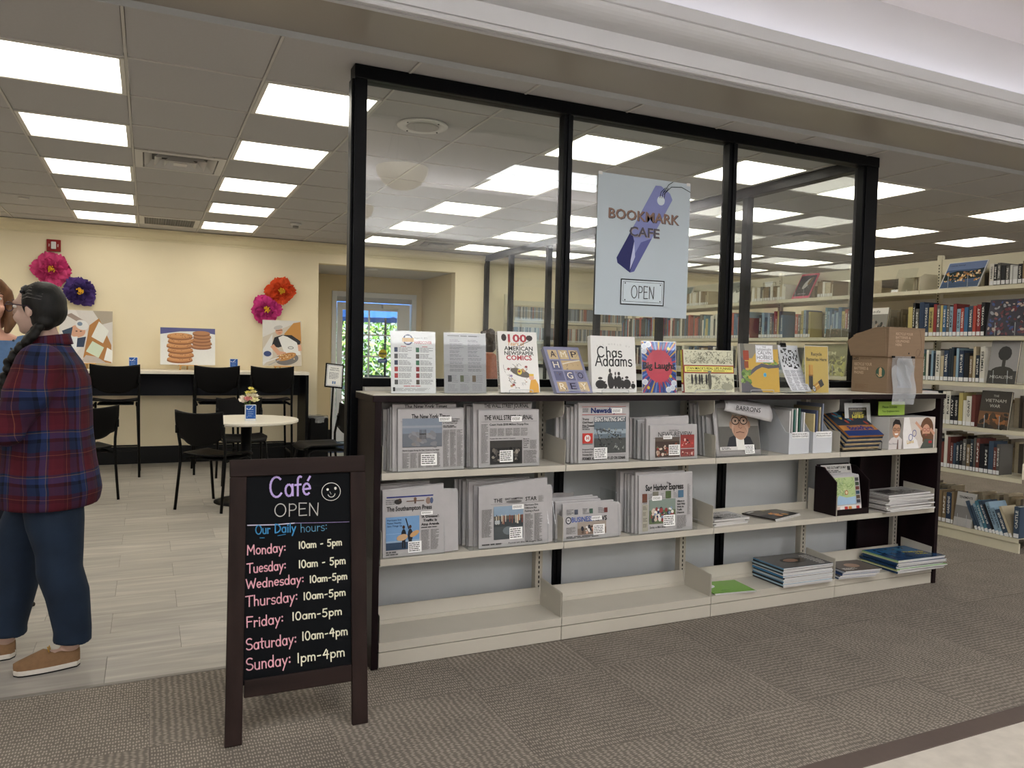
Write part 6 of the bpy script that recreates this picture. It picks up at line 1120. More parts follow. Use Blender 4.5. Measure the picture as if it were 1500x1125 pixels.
TX = ['BRIDGE', 'BASEBALL', 'HISTORY', 'ITALY', 'COAST', 'GARDENS', 'ROME', 'VOYAGES', 'MAPS', 'TEMPLES', 'OCEANS', 'WINTER', 'PLANTS', 'CASTLE', 'NATURE', 'EUROPE']
def row(li, ya, yb, seed, cols, gaps=(), hmin=.19, hmax=.28, leanat=None):
    r = random.Random(seed); y = ya; z = LV[li]+.0008; n = 0; tmax = max(hmax, .1)
    while y < yb-.03:
        for g0, g1 in gaps:
            if g0 <= y+.02 < g1: y = g1
        t = r.uniform(.017, .042); h = r.uniform(hmin, hmax); d = r.uniform(.15, .21); c, cn = COLS[r.choice(cols)]; n += 1
        if y+t > yb: break
        if not any(g0 < y+t and y < g1 for g0, g1 in gaps):
            single = y < (3.25 if li in (3, 4) else 1.75); lab = '%s%s book, %s in from the open end of the %s stack shelf' % ({0: 'tall ', 1: '', 2: 'short '}[0 if h > hmin+(hmax-hmin)*.66 else 2 if h < hmin+(hmax-hmin)*.33 else 1], cn, ordinal(n), SHN[li])
            lt = ('1d1d1f' if c in ('d6d2c6', 'b9ac90', 'b3a468', 'c4c4c0', '88a2b4') else 'dcdad2')
            ln = 0
            if leanat and leanat[0] < y < leanat[1]: ln = leanat[2]
            onebook(y, z, d, t, h, c, ln, lab, 'books on the %s stack shelf' % SHN[li], single and count[0] < 292, y < 2.4, (r.choice(TX), lt) if (single and r.random() < .75 and t > .022) else None)
        y += t*(1/math.cos(ln) if (leanat and leanat[0] < y < leanat[1]) else 1)+r.uniform(.0005, .004)
row(5, .33, 1.15, 1, [7, 6, 11, 3, 4, 14], [(0, .33), (.62, 1.15)], .13, .17)
row(4, .62, 5.7, 12, [0, 1, 3, 2, 4, 5, 16, 13, 7, 15, 12, 10], [(1.3, 1.86), (2.18, 2.36), (2.58, 2.72), (3.08, 3.2)], .21, .285)
row(3, .60, 5.7, 23, [6, 4, 0, 1, 16, 3, 9, 13, 12, 11], [(.0, .6), (1.22, 1.35), (1.9, 2.5)], .2, .28)
row(2, .66, 1.72, 34, [8, 4, 12, 3, 2, 13, 10, 11], [], .2, .28)
row(1, .45, 1.72, 45, [3, 13, 7, 4, 11, 8, 1], [(1.42, 1.72)], .2, .27, None)
row(0, .28, .62, 56, [3, 12, 6, 5, 1, 4], [], .2, .26, (.3, .62, -.42))
row(0, .80, 1.7, 57, [3, 13, 7, 0, 11], [], .22, .28)
for li, ya, yb, s_ in ((5, 2.1, 5.7, 61),): row(li, ya, yb, s_, [6, 7, 11, 4], [(2.3, 2.7), (3.2, 3.9), (4.4, 4.9)], .13, .16)
# rear face books, fore-edges showing through the gaps: too many and alike to count
r = random.Random(77)
for li in range(6):
    y = .3
    while y < 5.7:
        t = r.uniform(.015, .04); h = (r.uniform(.13, .2) if li == 5 else r.uniform(.18, .27)); c = r.choice(['b7ab90', '9c8c6e', 'c9c0a8', '7d7262', 'a89a80', '5a544c', 'bdb299', '8c2a2a' if r.random() < .15 else 'a39a86'])
        restB.col = lin(c); restB.box(XS+.29, y, LV[li]+.0008, XS+.47, y+t, LV[li]+h); y += t+r.uniform(.001, .01)+(.35 if r.random() < .02 else 0)
restB.build('distant_books', mat('book_ink', attr=True, rough=.6, var=.08, vscale=60), kind='stuff', label='rows of far and rear facing books filling the long stack', cat='books')
# face-out books on wire stands
def faceout(y0, y1, z, h, lab, art, ground, ang=.16, x=XS+.02, t=.02, stand=True):
    """cover faces -X; y0 is its nearer edge"""
    e = empty('book', (x, y0, z), label=lab, cat='book', group='face out books on the stack'); w = y1-y0; M_ = Matrix.Rotation(ang, 4, 'Y')
    b = B(); b.T = M_; b.box(0, 0, 0, .003, w, h); b.box(t-.003, 0, 0, t, w, h); b.box(0, w-.003, 0, t, w, h); b.build('cover_board', mat('board_'+ground, ground, .3), e)
    b = B(); b.T = M_; b.box(.003, .004, .004, t-.003, w-.003, h-.004); b.build('page_block', PGM, e)
    R_ = M_.to_3x3(); sh = Sheet(Vector((x, y1, z))+R_ @ Vector((-.0004, 0, 0)), (0, -1, 0), R_ @ Vector((0, 0, 1))); sh.st = .00006; art(sh, w, h); sh.e = e; fin(sh, INKG, 'cover_art')
    if stand:
        for a in (.25, .75): B().tube([(-.004, w*a, .1), (-.006, w*a, .004), (.1, w*a, .004), (.05, w*a, .12)], .0018, 5).build('stand_wire', ACRR, e)
def blobs(s, w, h, cols, n, seed, y0=0, y1=1, sz=.03):
    r = random.Random(seed)
    for i in range(n): q = sz*r.uniform(.4, 1); s.disc(r.uniform(q, w-q), h*y0+(h*(y1-y0))*r.random(), q, q*.6, r.choice(cols), 8, r.uniform(0, 3)); s.h -= s.st*.7
faceout(.36, .575, LV[3], .33, 'face out grey book with a dark balancing rock on its cover', lambda s, w, h: (s.rect(0, 0, w, h, '8f8c8c'), s.rect(0, 0, w, h*.3, '3a3836'), s.disc(w*.52, h*.7, w*.24, h*.17, '2c2a2a', 12), s.rect(w*.46, h*.3, w*.58, h*.56, '35332f'), s.disc(w*.5, h*.28, w*.4, h*.12, '35332f', 14), s.text('MEGALITHS', w/2, h*.12, .022, 'b9b6b2', w*.8, 'c')), '6c6a6a', x=XS+.0)
faceout(.40, .63, LV[2], .29, 'face out dark book titled with a war, a sunset on its cover', lambda s, w, h: (s.rect(0, 0, w, h, '38322c'), s.rect(0, h*.1, w, h*.45, '6b4a30'), s.disc(w*.5, h*.3, w*.35, h*.08, 'a8683a'), blobs(s, w, h, ['2c2621', '4a3828', '8a5a34'], 24, 2, .05, .4), s.text('THE', w*.5, h*.84, .016, 'b3ada4', al='c'), s.text('VIETNAM', w*.5, h*.7, .024, 'b3ada4', w*.7, 'c'), s.text('WAR', w*.5, h*.56, .024, 'b3ada4', al='c')), '2c2826', x=XS+.0)
faceout(.64, .79, LV[0], .27, 'face out grey white book about tenements on the bottom stack shelf', lambda s, w, h: (s.rect(0, 0, w, h, 'a9a7a4'), s.rect(0, h*.25, w, h*.6, '7b7977'), s.text('TENEMENTS', w*.5, h*.82, .018, '2a2a2a', w*.75, 'c', bold=.02)), 'a9a7a4', x=XS+.0)
faceout(.3, .6, LV[4], .28, 'face out book with a dark crowd collage cover by the open stack end', lambda s, w, h: (s.rect(0, 0, w, h, '33303c'), blobs(s, w, h, ['6b3a44', '3a4a7c', '8a8a90', '24222a', 'a8948a', '5b2c34'], 90, 4, .03, .97, .02)), '2c2a34', x=XS+.0)
faceout(2.72, 2.73, LV[4], .01, 'x', lambda s, w, h: None, '2c2a34') if 0 else None
faceout(1.90, 2.16, LV[4]-.0, .27, 'face out dark green brown hardcover in a clear stand seen through the third pane', lambda s, w, h: (s.rect(0, 0, w, h, '2f2f28'), blobs(s, w, h, ['4a4a3c', '3a3428', '5a4a40', '6b6a5c'], 50, 5, .1, .9, .02)), '2a2a24', x=XS+.0)
faceout(1.5, 1.84, LV[4], .26, 'face out photo book with a figure on grey, beside the corner post', lambda s, w, h: (s.rect(0, 0, w, h, '77746c'), s.rect(0, h*.78, w, h, 'cfccc4'), s.text('Canada', w*.5, h*.83, .024, '3a3a38', w*.5, 'c', slant=.3), blobs(s, w, h, ['3a3832', '55524a', '8a7a6a', '2c2a26'], 60, 6, .05, .6, .025)), '6b6860', x=XS+.0)
faceout(1.92, 2.45, LV[3], .3, 'wide face out book with a pale yellow green painted cover behind the yellow sign', lambda s, w, h: (s.rect(0, 0, w, h, '8c8a6c'), s.rect(0, 0, w, h*.5, 'a8a870'), s.text('SEAPTEM', w*.45, h*.66, .03, 'c9c4a0', w*.6, 'c', bold=.01), blobs(s, w, h, ['b8b46c', '7a7a5c', 'c4c08c', '6c6a54'], 120, 7, .03, .6, .03)), '7a7860', x=XS+.0)
DP = 'display books standing on the stack top'
def topdisp(y0, y1, h, lab, art, ground, ang=.5):
    faceout(y0, y1, LV[5], h, lab, art, ground, ang, XS+.03, .012)
topdisp(.70, 1.03, .25, 'tilted picture book with a blue harbour town photo, on the stack top', lambda s, w, h: (s.rect(0, 0, w, h, 'd6d6d8'), s.rect(.006, .006, w-.006, h-.006, '4a5a78'), s.rect(.006, h*.7, w-.006, h-.006, '6b7a9c'), s.rect(.006, .006, w-.006, h*.2, '44546c'), s.poly([(.006, h*.55), (w*.3, h*.66), (w*.7, h*.62), (w-.006, h*.72), (w-.006, h*.35), (.006, h*.3)], '2c3434'), blobs(s, w-.01, h, ['c9a06a', 'e0c8a0', '8a6a50', '3a4440', 'b07a48'], 70, 8, .25, .6, .016), s.text('COASTAL TOWNS', w*.06, h*.84, .012, '2a3048', w*.4)), 'd6d6d8')
topdisp(2.42, 2.64, .29, 'tilted pink edged book with dark cover on the stack top seen through glass', lambda s, w, h: (s.rect(0, 0, w, h, 'c9506c'), s.rect(.01, .03, w-.01, h-.02, '34343c'), s.disc(w*.55, h*.6, .03, .07, 'b9b4b0', 14, -.5), s.disc(w*.7, h*.7, .02, .05, '6f5a3c', 12, -.4), s.text('VERY SMALL', w*.5, .05, .012, 'd8c8d0', w*.5, 'c'), s.text('A LIFE', w*.5, h-.016, .008, 'e8d8dc', w*.6, 'c')), 'c9506c')
topdisp(3.42, 3.68, .28, 'tilted white and grey display book on the stack top beside a mullion', lambda s, w, h: (s.rect(0, 0, w, h, 'b3b3ae'), s.rect(.01, .01, w-.01, h*.55, 'd6d4cc'), s.rect(.01, h*.6, w-.01, h-.01, '6f7672'), blobs(s, w, h, ['8a8c88', '55585a'], 20, 9, .5, .9)), 'b3b3ae')
topdisp(4.35, 4.6, .28, 'tilted silvery display book on the stack top beside the poster edge', lambda s, w, h: (s.rect(0, 0, w, h, 'a9aaa6'), s.rect(.01, .01, w-.01, h-.01, '6f7c7c')), 'a9aaa6')
e = empty('paper_pennant', (XS+.05, 2.98, LV[5]), label='white folded paper triangle in a wire stand on the stack top', cat='sign')
B().prism([(0, .01), (.06, .2), (-.06, .2)], (0, 0, 0), (0, -1, 0), (0, 0, 1), (.003, 0, 0), 1).build('paper', WHITE, e); B().tube([(0, 0, .005), (0, 0, .01), (0, .08, .01), (0, .08, .19), (0, -.1, .19), (0, -.1, .005)], .002, 5).build('stand_wire', BLK, e)
e = empty('clear_easel', (XS+.05, 1.5, LV[5]), label='empty clear acrylic easel on the stack top by the corner post', cat='easel')
B().prism([(0, 0), (.2, 0), (.2, .22), (0, .22)], (0, 0, .003), (0, -1, 0), (.4, 0, .92), (.002, 0, 0), 1).build('back_plate', ACR, e); B().box(0, -.2, 0, .12, 0, .003).build('foot', ACR, e)
e = empty('bookend', (XS+.03, .52, LV[1]), label='cream metal arched bookend at the end of the second lowest row', cat='bookend')
b = B(); pr = [(.0, 0), (.12, 0), (.12, .14)]+A_(.06, .14, .06, .05, 0, 180, 10)[1:-1]+[(0, .14)]; b.prism(pr, (0, 0, 0), (1, 0, 0), (0, 0, 1), (0, .0025, 0), 1); b.build('upright_plate', CREAM, e); B().box(0, -.09, 0, .12, 0, .002).build('foot_plate', CREAM, e)
# disc shelving against the back wall behind the glazed return
e = empty('disc_shelving', (3.58, 6.3, 0), label='low cream wall shelving filled with discs behind the glazed partition posts', cat='shelving unit')
for z in (.11, .5, .89, 1.28, 1.55, 1.83): B().box(0, .0, z-.03, 1.9, .3, z).build('shelf', CREAM, e, bevel=.001)
for x in (0, .93, 1.86): B().box(x, .3, 0, x+.04, .34, 2.2).build('upright', CREAM, e)
B().box(0, .29, 2.05, 1.9, .31, 2.12).build('top_panel', CREAM, e)
DM = {}
for z, zn in ((1.83, 'top'), (1.55, 'second')):
    r = random.Random(int(z*100)); x = .03
    while x < 1.84:
        c = r.choice(['8a9094', 'b9b4aa', '6b6f78', 'd0ccc2', '55504c', '7c8a94', 'a89c88', '9c5a4c', '4a5560'])
        if c not in DM: b = B(); b.col = lin(c); b.box(0, .02, 0, .0145, .15, .19); b.col = lin('dcdcda'); b.box(.002, .019, .003, .0125, .02, .025); DM[c] = b.mesh('disc_case', MATS['book_ink'])
        link('disc_case', DM[c], None, (3.58+x, 6.3, z), label='thin disc case standing in the %s row of the far wall shelving' % zn, cat='disc case', group='disc cases in the %s row' % zn); x += .0165
# ================================================================ PEOPLE
def sculpt(name, b, vox, m_, parent, sm=4, cut=None, label=None):
    me = b.mesh(name+'_raw', m_); o = bpy.data.objects.new(name+'_raw', me); C.objects.link(o)
    r_ = o.modifiers.new('r', 'REMESH'); r_.mode = 'VOXEL'; r_.voxel_size = vox; r_.use_smooth_shade = True
    if sm: s_ = o.modifiers.new('s', 'SMOOTH'); s_.factor = .5; s_.iterations = sm
    dg = bpy.context.evaluated_depsgraph_get(); dg.update(); m2 = bpy.data.meshes.new_from_object(o.evaluated_get(dg)); m2.name = name
    m2.materials.clear(); m2.materials.append(m_); bpy.data.objects.remove(o)
    m2.polygons.foreach_set('use_smooth', [True]*len(m2.polygons)); return link(name, m2, parent, label=label)
def loft(b, rings, n=28):   # rings: (cx, cy, cz, rx, ry)
    vs = [(cx+rx*math.cos(2*PI*k/n), cy+ry*math.sin(2*PI*k/n), cz) for cx, cy, cz, rx, ry in rings for k in range(n)]; N = len(rings)
    b.add(vs, [(i*n+k, i*n+(k+1) % n, (i+1)*n+(k+1) % n, (i+1)*n+k) for i in range(N-1) for k in range(n)]+[tuple(range(n))[::-1], tuple((N-1)*n+k for k in range(n))])
def limb(b, pts, rs, n=14):
    b.tube(pts, rs, n)
    for p, r in zip(pts, rs): b.ell(p, (r, r, r), n=n, m=8)
def hand(b, wr, dr, side, curl=.5):
    dr = Vector(dr).normalized(); u = Vector((0, 0, 1)); s_ = dr.cross(u).normalized()*side; p = Vector(wr)
    b.ell(p+dr*.045, (.022, .045, .034), Matrix((s_, dr, s_.cross(dr))).transposed(), 10, 8)
    for k, L in enumerate((.07, .078, .072, .058)):
        q = p+dr*.08+u*(.026-.017*k); pts = [q-dr*.02, q+dr*L*.35, q+dr*L*.65+s_*curl*.02, q+dr*L*.85+s_*curl*.045]; limb(b, pts, [.0095, .009, .008, .007], 8)
    limb(b, [p+dr*.03+u*.02, p+dr*.05+u*.045+s_*.015, p+dr*.075+u*.055+s_*.03], [.012, .0105, .008], 8)
def rot2(v, a, c): x, y = v[0]-c[0], v[1]-c[1]; return Vector((c[0]+x*math.cos(a)-y*math.sin(a), c[1]+x*math.sin(a)+y*math.cos(a), v[2]))
SKIN1 = mat('skin_fair', 'bd9f90', .55, var=.05, vscale=12); SKIN2 = mat('skin_rosy', 'd3a08a', .55, var=.05, vscale=12)
def plaid():
    m = bpy.data.materials.new('plaid_flannel'); m.use_nodes = True; n = m.node_tree.nodes; l = m.node_tree.links; p = n['Principled BSDF']; p.inputs['Roughness'].default_value = .85; p.inputs['Specular IOR Level'].default_value = .2
    tc = n.new('ShaderNodeTexCoord'); sx = n.new('ShaderNodeSeparateXYZ'); l.new(tc.outputs['Object'], sx.inputs[0])
    def M(op, a, b=None):
        q = n.new('ShaderNodeMath'); q.operation = op
        for i, v in enumerate((a, b)):
            if v is None: continue
            if isinstance(v, (int, float)): q.inputs[i].default_value = v
            else: l.new(v, q.inputs[i])
        return q.outputs[0]
    def ramp(f, st):
        c = n.new('ShaderNodeValToRGB'); c.color_ramp.interpolation = 'CONSTANT'; e = c.color_ramp.elements; e[0].position = 0; e[0].color = (*lin(st[0][1]), 1); e[1].position = st[1][0]; e[1].color = (*lin(st[1][1]), 1)
        for ps, cl in st[2:]: k = e.new(ps); k.color = (*lin(cl), 1)
        l.new(f, c.inputs[0]); return c.outputs[0]
    nz = n.new('ShaderNodeTexNoise'); nz.inputs['Scale'].default_value = 5; l.new(tc.outputs['Object'], nz.inputs['Vector']); wv = M('MULTIPLY', nz.outputs[0], .03)
    st = [(0, '4a1520'), (.22, '38101a'), (.3, '7c4c34'), (.312, '38101a'), (.4, '1a2440'), (.6, '0c101c'), (.68, '22305a'), (.82, '7d6c4c'), (.832, '1a2440'), (.88, '521822')]
    fz = M('FRACT', M('MULTIPLY', M('ADD', sx.outputs[2], wv), 5.6)); fu = M('FRACT', M('ADD', M('MULTIPLY', M('ARCTAN2', sx.outputs[1], sx.outputs[0]), 1.4324), M('MULTIPLY', nz.outputs[0], .25)))
    mx = n.new('ShaderNodeMix'); mx.data_type = 'RGBA'; mx.inputs['Factor'].default_value = .48; l.new(ramp(fz, st), mx.inputs['A']); l.new(ramp(fu, st), mx.inputs['B']); l.new(mx.outputs['Result'], p.inputs['Base Color'])
    n2 = n.new('ShaderNodeTexNoise'); n2.inputs['Scale'].default_value = 9; l.new(tc.outputs['Object'], n2.inputs['Vector']); bm = n.new('ShaderNodeBump'); bm.inputs['Strength'].default_value = .5; bm.inputs['Distance'].default_value = .02; l.new(n2.outputs[0], bm.inputs['Height']); l.new(bm.outputs[0], p.inputs['Normal']); return m
DEN = mat('blue_denim', '182638', .8, var=.3, vscale=7, bump=.8, bscale=14)
def person(origin, rz, lab, legs, arms, hd, ha, skin, sc, girth):
    """local frame: faces +Y; legs = (hip, knee, ankle, toe) x2; arms = (shoulder, elbow, wrist) x2; hd = head centre; ha = head turn"""
    e = empty('person', origin, rz, label=lab, cat='person'); b = B(); g = girth
    for hip, kn, an, toe in legs:
        limb(b, [hip, kn, (Vector(kn)+Vector(an))/2+Vector((0, -.012, .03)), an], [.085*g, .06*g, .057*g, .038]); limb(b, [Vector(an)+Vector((0, -.008, -.045)), Vector(an)*.5+Vector(toe)*.5+Vector((0, 0, -.004)), toe], [.026, .028, .018])
    hz = hd[2]
    loft(b, [(0, 0, .76, .12*g, .1*g), (0, 0, .86, .165*g, .125*g), (0, 0, 1.0, .145*g, .11*g), (0, 0, 1.15, .15*g, .115*g), (0, -.01, 1.27, .16, .1), (0, -.015, hz-.18, .13, .075), (0, -.01, hz-.145, .06, .055)])
    for (s_, el, wr), sd in zip(arms, (-1, 1)): limb(b, [s_, el, wr], [.05, .04, .026]); hand(b, wr, Vector(wr)-Vector(el), sd)
    limb(b, [(0, -.02, hz-.19), (hd[0]*.8, hd[1]-.02, hz-.07)], [.055, .05]); c = hd
    R = lambda x, y, z: rot2((c[0]+x, c[1]+y, c[2]+z), ha, c); Rm = Matrix.Rotation(ha, 3, 'Z')
    b.ell(R(0, -.012, .028), (.073, .09, .085), Rm, 20, 14); b.ell(R(0, .012, -.035), (.058, .07, .075), Rm, 18, 12); b.ell(R(0, .045, -.085), (.03, .028, .022), Rm)
    b.ell(R(0, .087, -.012), (.011, .018, .022), Rm); b.ell(R(0, .07, .005), (.03, .02, .03), Rm)
    for s_ in (-1, 1): b.ell(R(s_*.074, -.012, -.008), (.009, .017, .03), Rm); b.ell(R(s_*.035, .055, -.035), (.024, .022, .022), Rm); b.ell(R(s_*.03, .074, .03), (.022, .01, .008), Rm)
    b.ell(R(0, .076, -.05), (.02, .012, .007), Rm); b.ell(R(0, .074, -.059), (.018, .012, .007), Rm)
    body = sculpt('body', b, .0075, skin, e, 2)
    for s_ in (-1, 1):
        ey = B(); ey.ell(R(s_*.031, .071, .012), (.012, .011, .008), Rm, 14, 10); ey.build('eye', mat('eye_white', 'e2ddd6', .25), e, smooth=True)
        ey = B(); ey.ell(R(s_*.031, .079, .012), (.0055, .004, .0055), Rm, 10, 8); ey.build('iris', mat('iris_brown', '33241a', .2), e, smooth=True)
        br = B(); br.tube([R(s_*.016, .083, .033), R(s_*.033, .083, .039), R(s_*.05, .072, .034)], [.003, .0035, .0015], 6); br.build('eyebrow', mat('brow', '4a3628', .8), e)
    lp = B(); lp.tube([R(-.02, .082, -.052), R(-.008, .088, -.05), R(0, .089, -.0515), R(.008, .088, -.05), R(.02, .082, -.052)], [.002, .004, .0045, .004, .002], 8); lp.build('lips', mat('lips', 'a8645c', .45), e, smooth=True)
    return e, R, Rm
# --- woman in plaid flannel, seen from behind her left shoulder
L1_ = ((-.10, -.03, .80), (-.085, -.06, .46), (-.07, -.10, .09), (-.125, .075, .03)); R1_ = ((.10, 0, .80), (.11, .13, .47), (.11, .17, .09), (.10, .36, .03))
A1 = (((-.18, .0, 1.31), (-.265, .10, 1.05), (-.17, .33, 1.05)), ((.175, -.02, 1.31), (.27, .04, 1.05), (.17, .25, 1.05)))
H1 = (0, .035, 1.535)
e, R, Rm = person((-1.315, .62, 0), math.radians(88), 'woman in a dark plaid shirt and jeans with glasses and a dark braid', (L1_, R1_), A1, H1, math.radians(-24), SKIN1, 1, 1.25)
b = B()
loft(b, [(0, -.01, .70, .240, .195), (0, -.012, .76, .245, .205), (0, -.008, .9, .225, .185), (0, -.005, 1.02, .212, .175), (0, -.012, 1.14, .212, .165), (0, -.025, 1.24, .21, .145), (0, -.028, 1.31, .185, .115), (0, -.02, 1.36, .12, .09), (0, -.012, 1.395, .075, .078), (0, -.01, 1.42, .068, .07)])
for (s_, el, wr), sd in zip(A1, (-1, 1)):
    w_ = Vector(el).lerp(Vector(wr), .85); limb(b, [Vector(s_)+Vector((sd*-.02, 0, -.01)), (Vector(s_)+Vector(el))/2+Vector((sd*.01, -.01, 0)), el, w_], [.095, .088, .072, .045])
sculpt('plaid_shirt', b, .011, plaid(), e, 3)
cb = B(); n = 26
for i in range(n):
    pass
cb.grid(lambda u, v: ((.072+.012*v)*math.sin(2*PI*u)*1.02, -.012-(.075+.014*v)*math.cos(2*PI*u), 1.425-.045*v+.012*math.cos(2*PI*u)), 28, 3); cb.build('collar', MATS.get('pl') or bpy.data.materials['plaid_flannel'], e, smooth=True, solid=.006)
b = B(); g = 1.25
for hip, kn, an, toe in (L1_, R1_): hip, kn, an = Vector(hip), Vector(kn), Vector(an); limb(b, [hip+Vector((0, 0, .02)), hip.lerp(kn, .5), kn, kn.lerp(an, .35)+Vector((0, -.012, 0)), an+Vector((0, 0, .03))], [.12, .108, .088, .082, .072], 18) if 0 else b.tube([hip+Vector((0, 0, .02)), hip.lerp(kn, .5), kn+Vector((0, .0, .04)), kn-Vector((0, 0, .04)), kn.lerp(an, .4)+Vector((0, -.014, 0)), an+Vector((0, -.008, .06)), an+Vector((0, -.005, .012))], [.12, .112, .092, .09, .086, .074, .076], 20)
b.ell((0, -.015, .82), (.2, .155, .12)); sculpt('jeans', b, .010, DEN, e, 3)
def loafer(an, toe, nm='loafer'):
    a = Vector((an[0], an[1]-.035, 0)); t = Vector((toe[0], toe[1]+.03, 0)); d = (t-a).normalized(); s_ = Vector((d.y, -d.x, 0)); L = (t-a).length; rings = []
    b = B(); P = lambda f, w, z: a+d*L*f+s_*w+Vector((0, 0, z))
    def up_(u, v):
        f = u; wd = (.032+.014*math.sin(min(1, f*1.15)*PI*.85))*(1 if f < .85 else math.sqrt(max(.02, 1-((f-.85)/.155)**2)))*(1 if f > .06 else math.sqrt(max(.05, 1-((.06-f)/.065)**2))); ht = .052 if f < .4 else (.052+.016*(f-.4)/.15 if f < .55 else .068-.040*(f-.55)/.45)
        ang = PI*v; return P(f, wd*math.cos(ang), .022+ht*math.sin(ang)**.7*(1 if f < .45 or True else 1))
    b.grid(up_, 18, 10); o = b.build(nm, mat('tan_suede', '7d5f42', .8, var=.1, vscale=60), e, smooth=True)
    b = B(); pts = []
    for f in [i/16 for i in range(17)]: wd = (.036+.014*math.sin(min(1, f*1.15)*PI*.85))*(1 if f < .85 else math.sqrt(max(.04, 1-((f-.85)/.16)**2)))*(1 if f > .06 else math.sqrt(max(.1, 1-((.06-f)/.065)**2))); pts.append((f, wd))
    pl = [(P(f, w, 0)) for f, w in pts]+[(P(f, -w, 0)) for f, w in pts[::-1]]
    b.prism([(p.x, p.y) for p in pl], (0, 0, .004), (1, 0, 0), (0, 1, 0), (0, 0, 1), .02); b.build('sole', mat('cream_sole', 'cfc8bc', .7), o, bevel=.003)
    b = B(); b.prism([(p.x, p.y) for p in pl], (0, 0, 0), (1, 0, 0), (0, 1, 0), (0, 0, 1), .005); b.build('outsole', BLKP, o)
    b = B(); 
    for k in range(5): b.tube([P(.46, .018-.009*k, .092)+Vector((.004*math.cos(q), .0, .004*math.sin(q))) for q in [i*PI/3 for i in range(7)]], .0016, 5)
    b.tube([P(.48, .026, .082), P(.49, 0, .095), P(.48, -.026, .082)], .003, 5); b.build('gold_bit', mat('gold_metal', 'c9a050', .3, .9), o)
loafer(L1_[2], L1_[3]); loafer(R1_[2], R1_[3])
HAIR1 = mat('dark_hair', '13110e', .55, var=.9, vscale=45, stretch=(1, 1, .3), bump=1, bscale=60)
HAIRG = mat('grey_streaked_hair', '6b6762', .45, var=.5, vscale=60, stretch=(1, 1, .2), bump=.4, bscale=120)
b = B(); b.ell(R(0, -.03, .03), (.084, .090, .092), Rm, 22, 14); b.ell(R(0, -.05, 0), (.078, .072, .078), Rm, 20, 12); b.ell(R(-.03, -.05, -.05), (.045, .05, .04), Rm); b.ell(R(0, .002, .07), (.068, .055, .038), Rm)
sculpt('hair', b, .008, HAIR1, e, 3)
b = B(); 
for k in range(16):
    a = -1.3+2.6*k/15; b.tube([R(.072*math.sin(a)*.9, .055-.02*abs(a), .085*math.cos(a)*.9+.018), R(.086*math.sin(a), -.01, .096*math.cos(a)+.024), R(.084*math.sin(a), -.07, .075*math.cos(a)+.02)], [.0009, .0016, .0006], 5)
b.build('grey_strands', HAIRG, e, smooth=True)
b = B(); br = [R(-.05, -.05, -.06), R(-.066, -.03, -.1), Vector((-.088, .05, 1.41)), Vector((-.07, .09, 1.365)), Vector((-.035, .13, 1.31)), Vector((-.01, .155, 1.22)), Vector((-.01, .165, 1.15))]
for i in range(len(br)-1):
    for q in range(3):
        p = br[i].lerp(br[i+1], q/3); b.ell(p+Vector((.009*(-1)**(q+i), .004*(-1)**(q+i), 0)), (.024, .022, .02), n=12, m=8)
sculpt('braid', b, .006, HAIR1, e, 1)
b = B(); b.tube([Vector((-.01, .165, 1.15)), Vector((-.01, .17, 1.08))], [.016, .004], 10); b.build('braid_end', HAIR1, e, smooth=True)
b = B(); GLM = mat('plum_frames', '2c1a2c', .3)
for s_ in (-1, 1):
    b.tube([R(s_*.033+.026*math.cos(q), .098, .01+.02*math.sin(q)) for q in [i*PI/8 for i in range(17)]], .0022, 6); b.tube([R(s_*.06, .096, .018), R(s_*.077, .05, .018), R(s_*.08, -.01, .012), R(s_*.079, -.03, -.004)], .0022, 6)
b.tube([R(-.008, .1, .014), R(.008, .1, .014)], .002, 6); b.build('glasses', GLM, e, smooth=True)
b = B(); b.tube([R(-.066, .022, .072), R(-.05, .032, .088), R(-.02, .036, .1), R(.03, .036, .098)], .004, 8); b.ell(R(-.066, .022, .072), (.008, .008, .008)); b.build('hair_clip', mat('dark_clip', '2c2c30', .3, .5), e, smooth=True)
# --- woman facing us, mostly outside the frame
L2_ = ((-.09, 0, .84), (-.09, .01, .48), (-.10, -.02, .09), (-.13, .15, .03)); R2_ = ((.09, 0, .84), (.09, .02, .48), (.10, 0, .09), (.12, .17, .03))
A2 = (((-.18, 0, 1.36), (-.25, .0, 1.1), (-.17, .2, 1.08)), ((.18, 0, 1.36), (.25, .0, 1.1), (.17, .2, 1.1)))
H2 = (0, .03, 1.60)
e, R, Rm = person((-1.665, 1.56, 0), math.radians(-160), 'woman with brown shoulder length hair in a blue top, facing the plaid woman', (L2_, R2_), A2, H2, math.radians(-8), SKIN2, 1, 1.1)
b = B(); loft(b, [(0, 0, .82, .19, .15), (0, 0, .95, .185, .15), (0, 0, 1.1, .175, .145), (0, .005, 1.22, .19, .145), (0, -.01, 1.33, .19, .11), (0, -.02, 1.40, .14, .085), (0, -.03, 1.43, .095, .07)])
for (s_, el, wr), sd in zip(A2, (-1, 1)): limb(b, [Vector(s_)+Vector((-sd*.02, 0, 0)), Vector(s_).lerp(Vector(el), .7)], [.072, .062])
sculpt('blue_top', b, .011, mat('blue_chambray', '4f6b90', .85, var=.12, vscale=30), e, 3)
b = B(); 
for q in range(16): a = q/15; b.ell((-.085+.17*a, .1+.035*math.sin(a*PI), 1.40-.20*math.sin(a*PI)), (.006, .005, .006), n=6, m=5)
b.build('beaded_necklace', mat('bead_grey', '4a4e58', .3, .3), e)
b = B()
for hip, kn, an, toe in (L2_, R2_): limb(b, [hip, kn, Vector(an)+Vector((0, 0, .08))], [.11, .08, .06], 16)
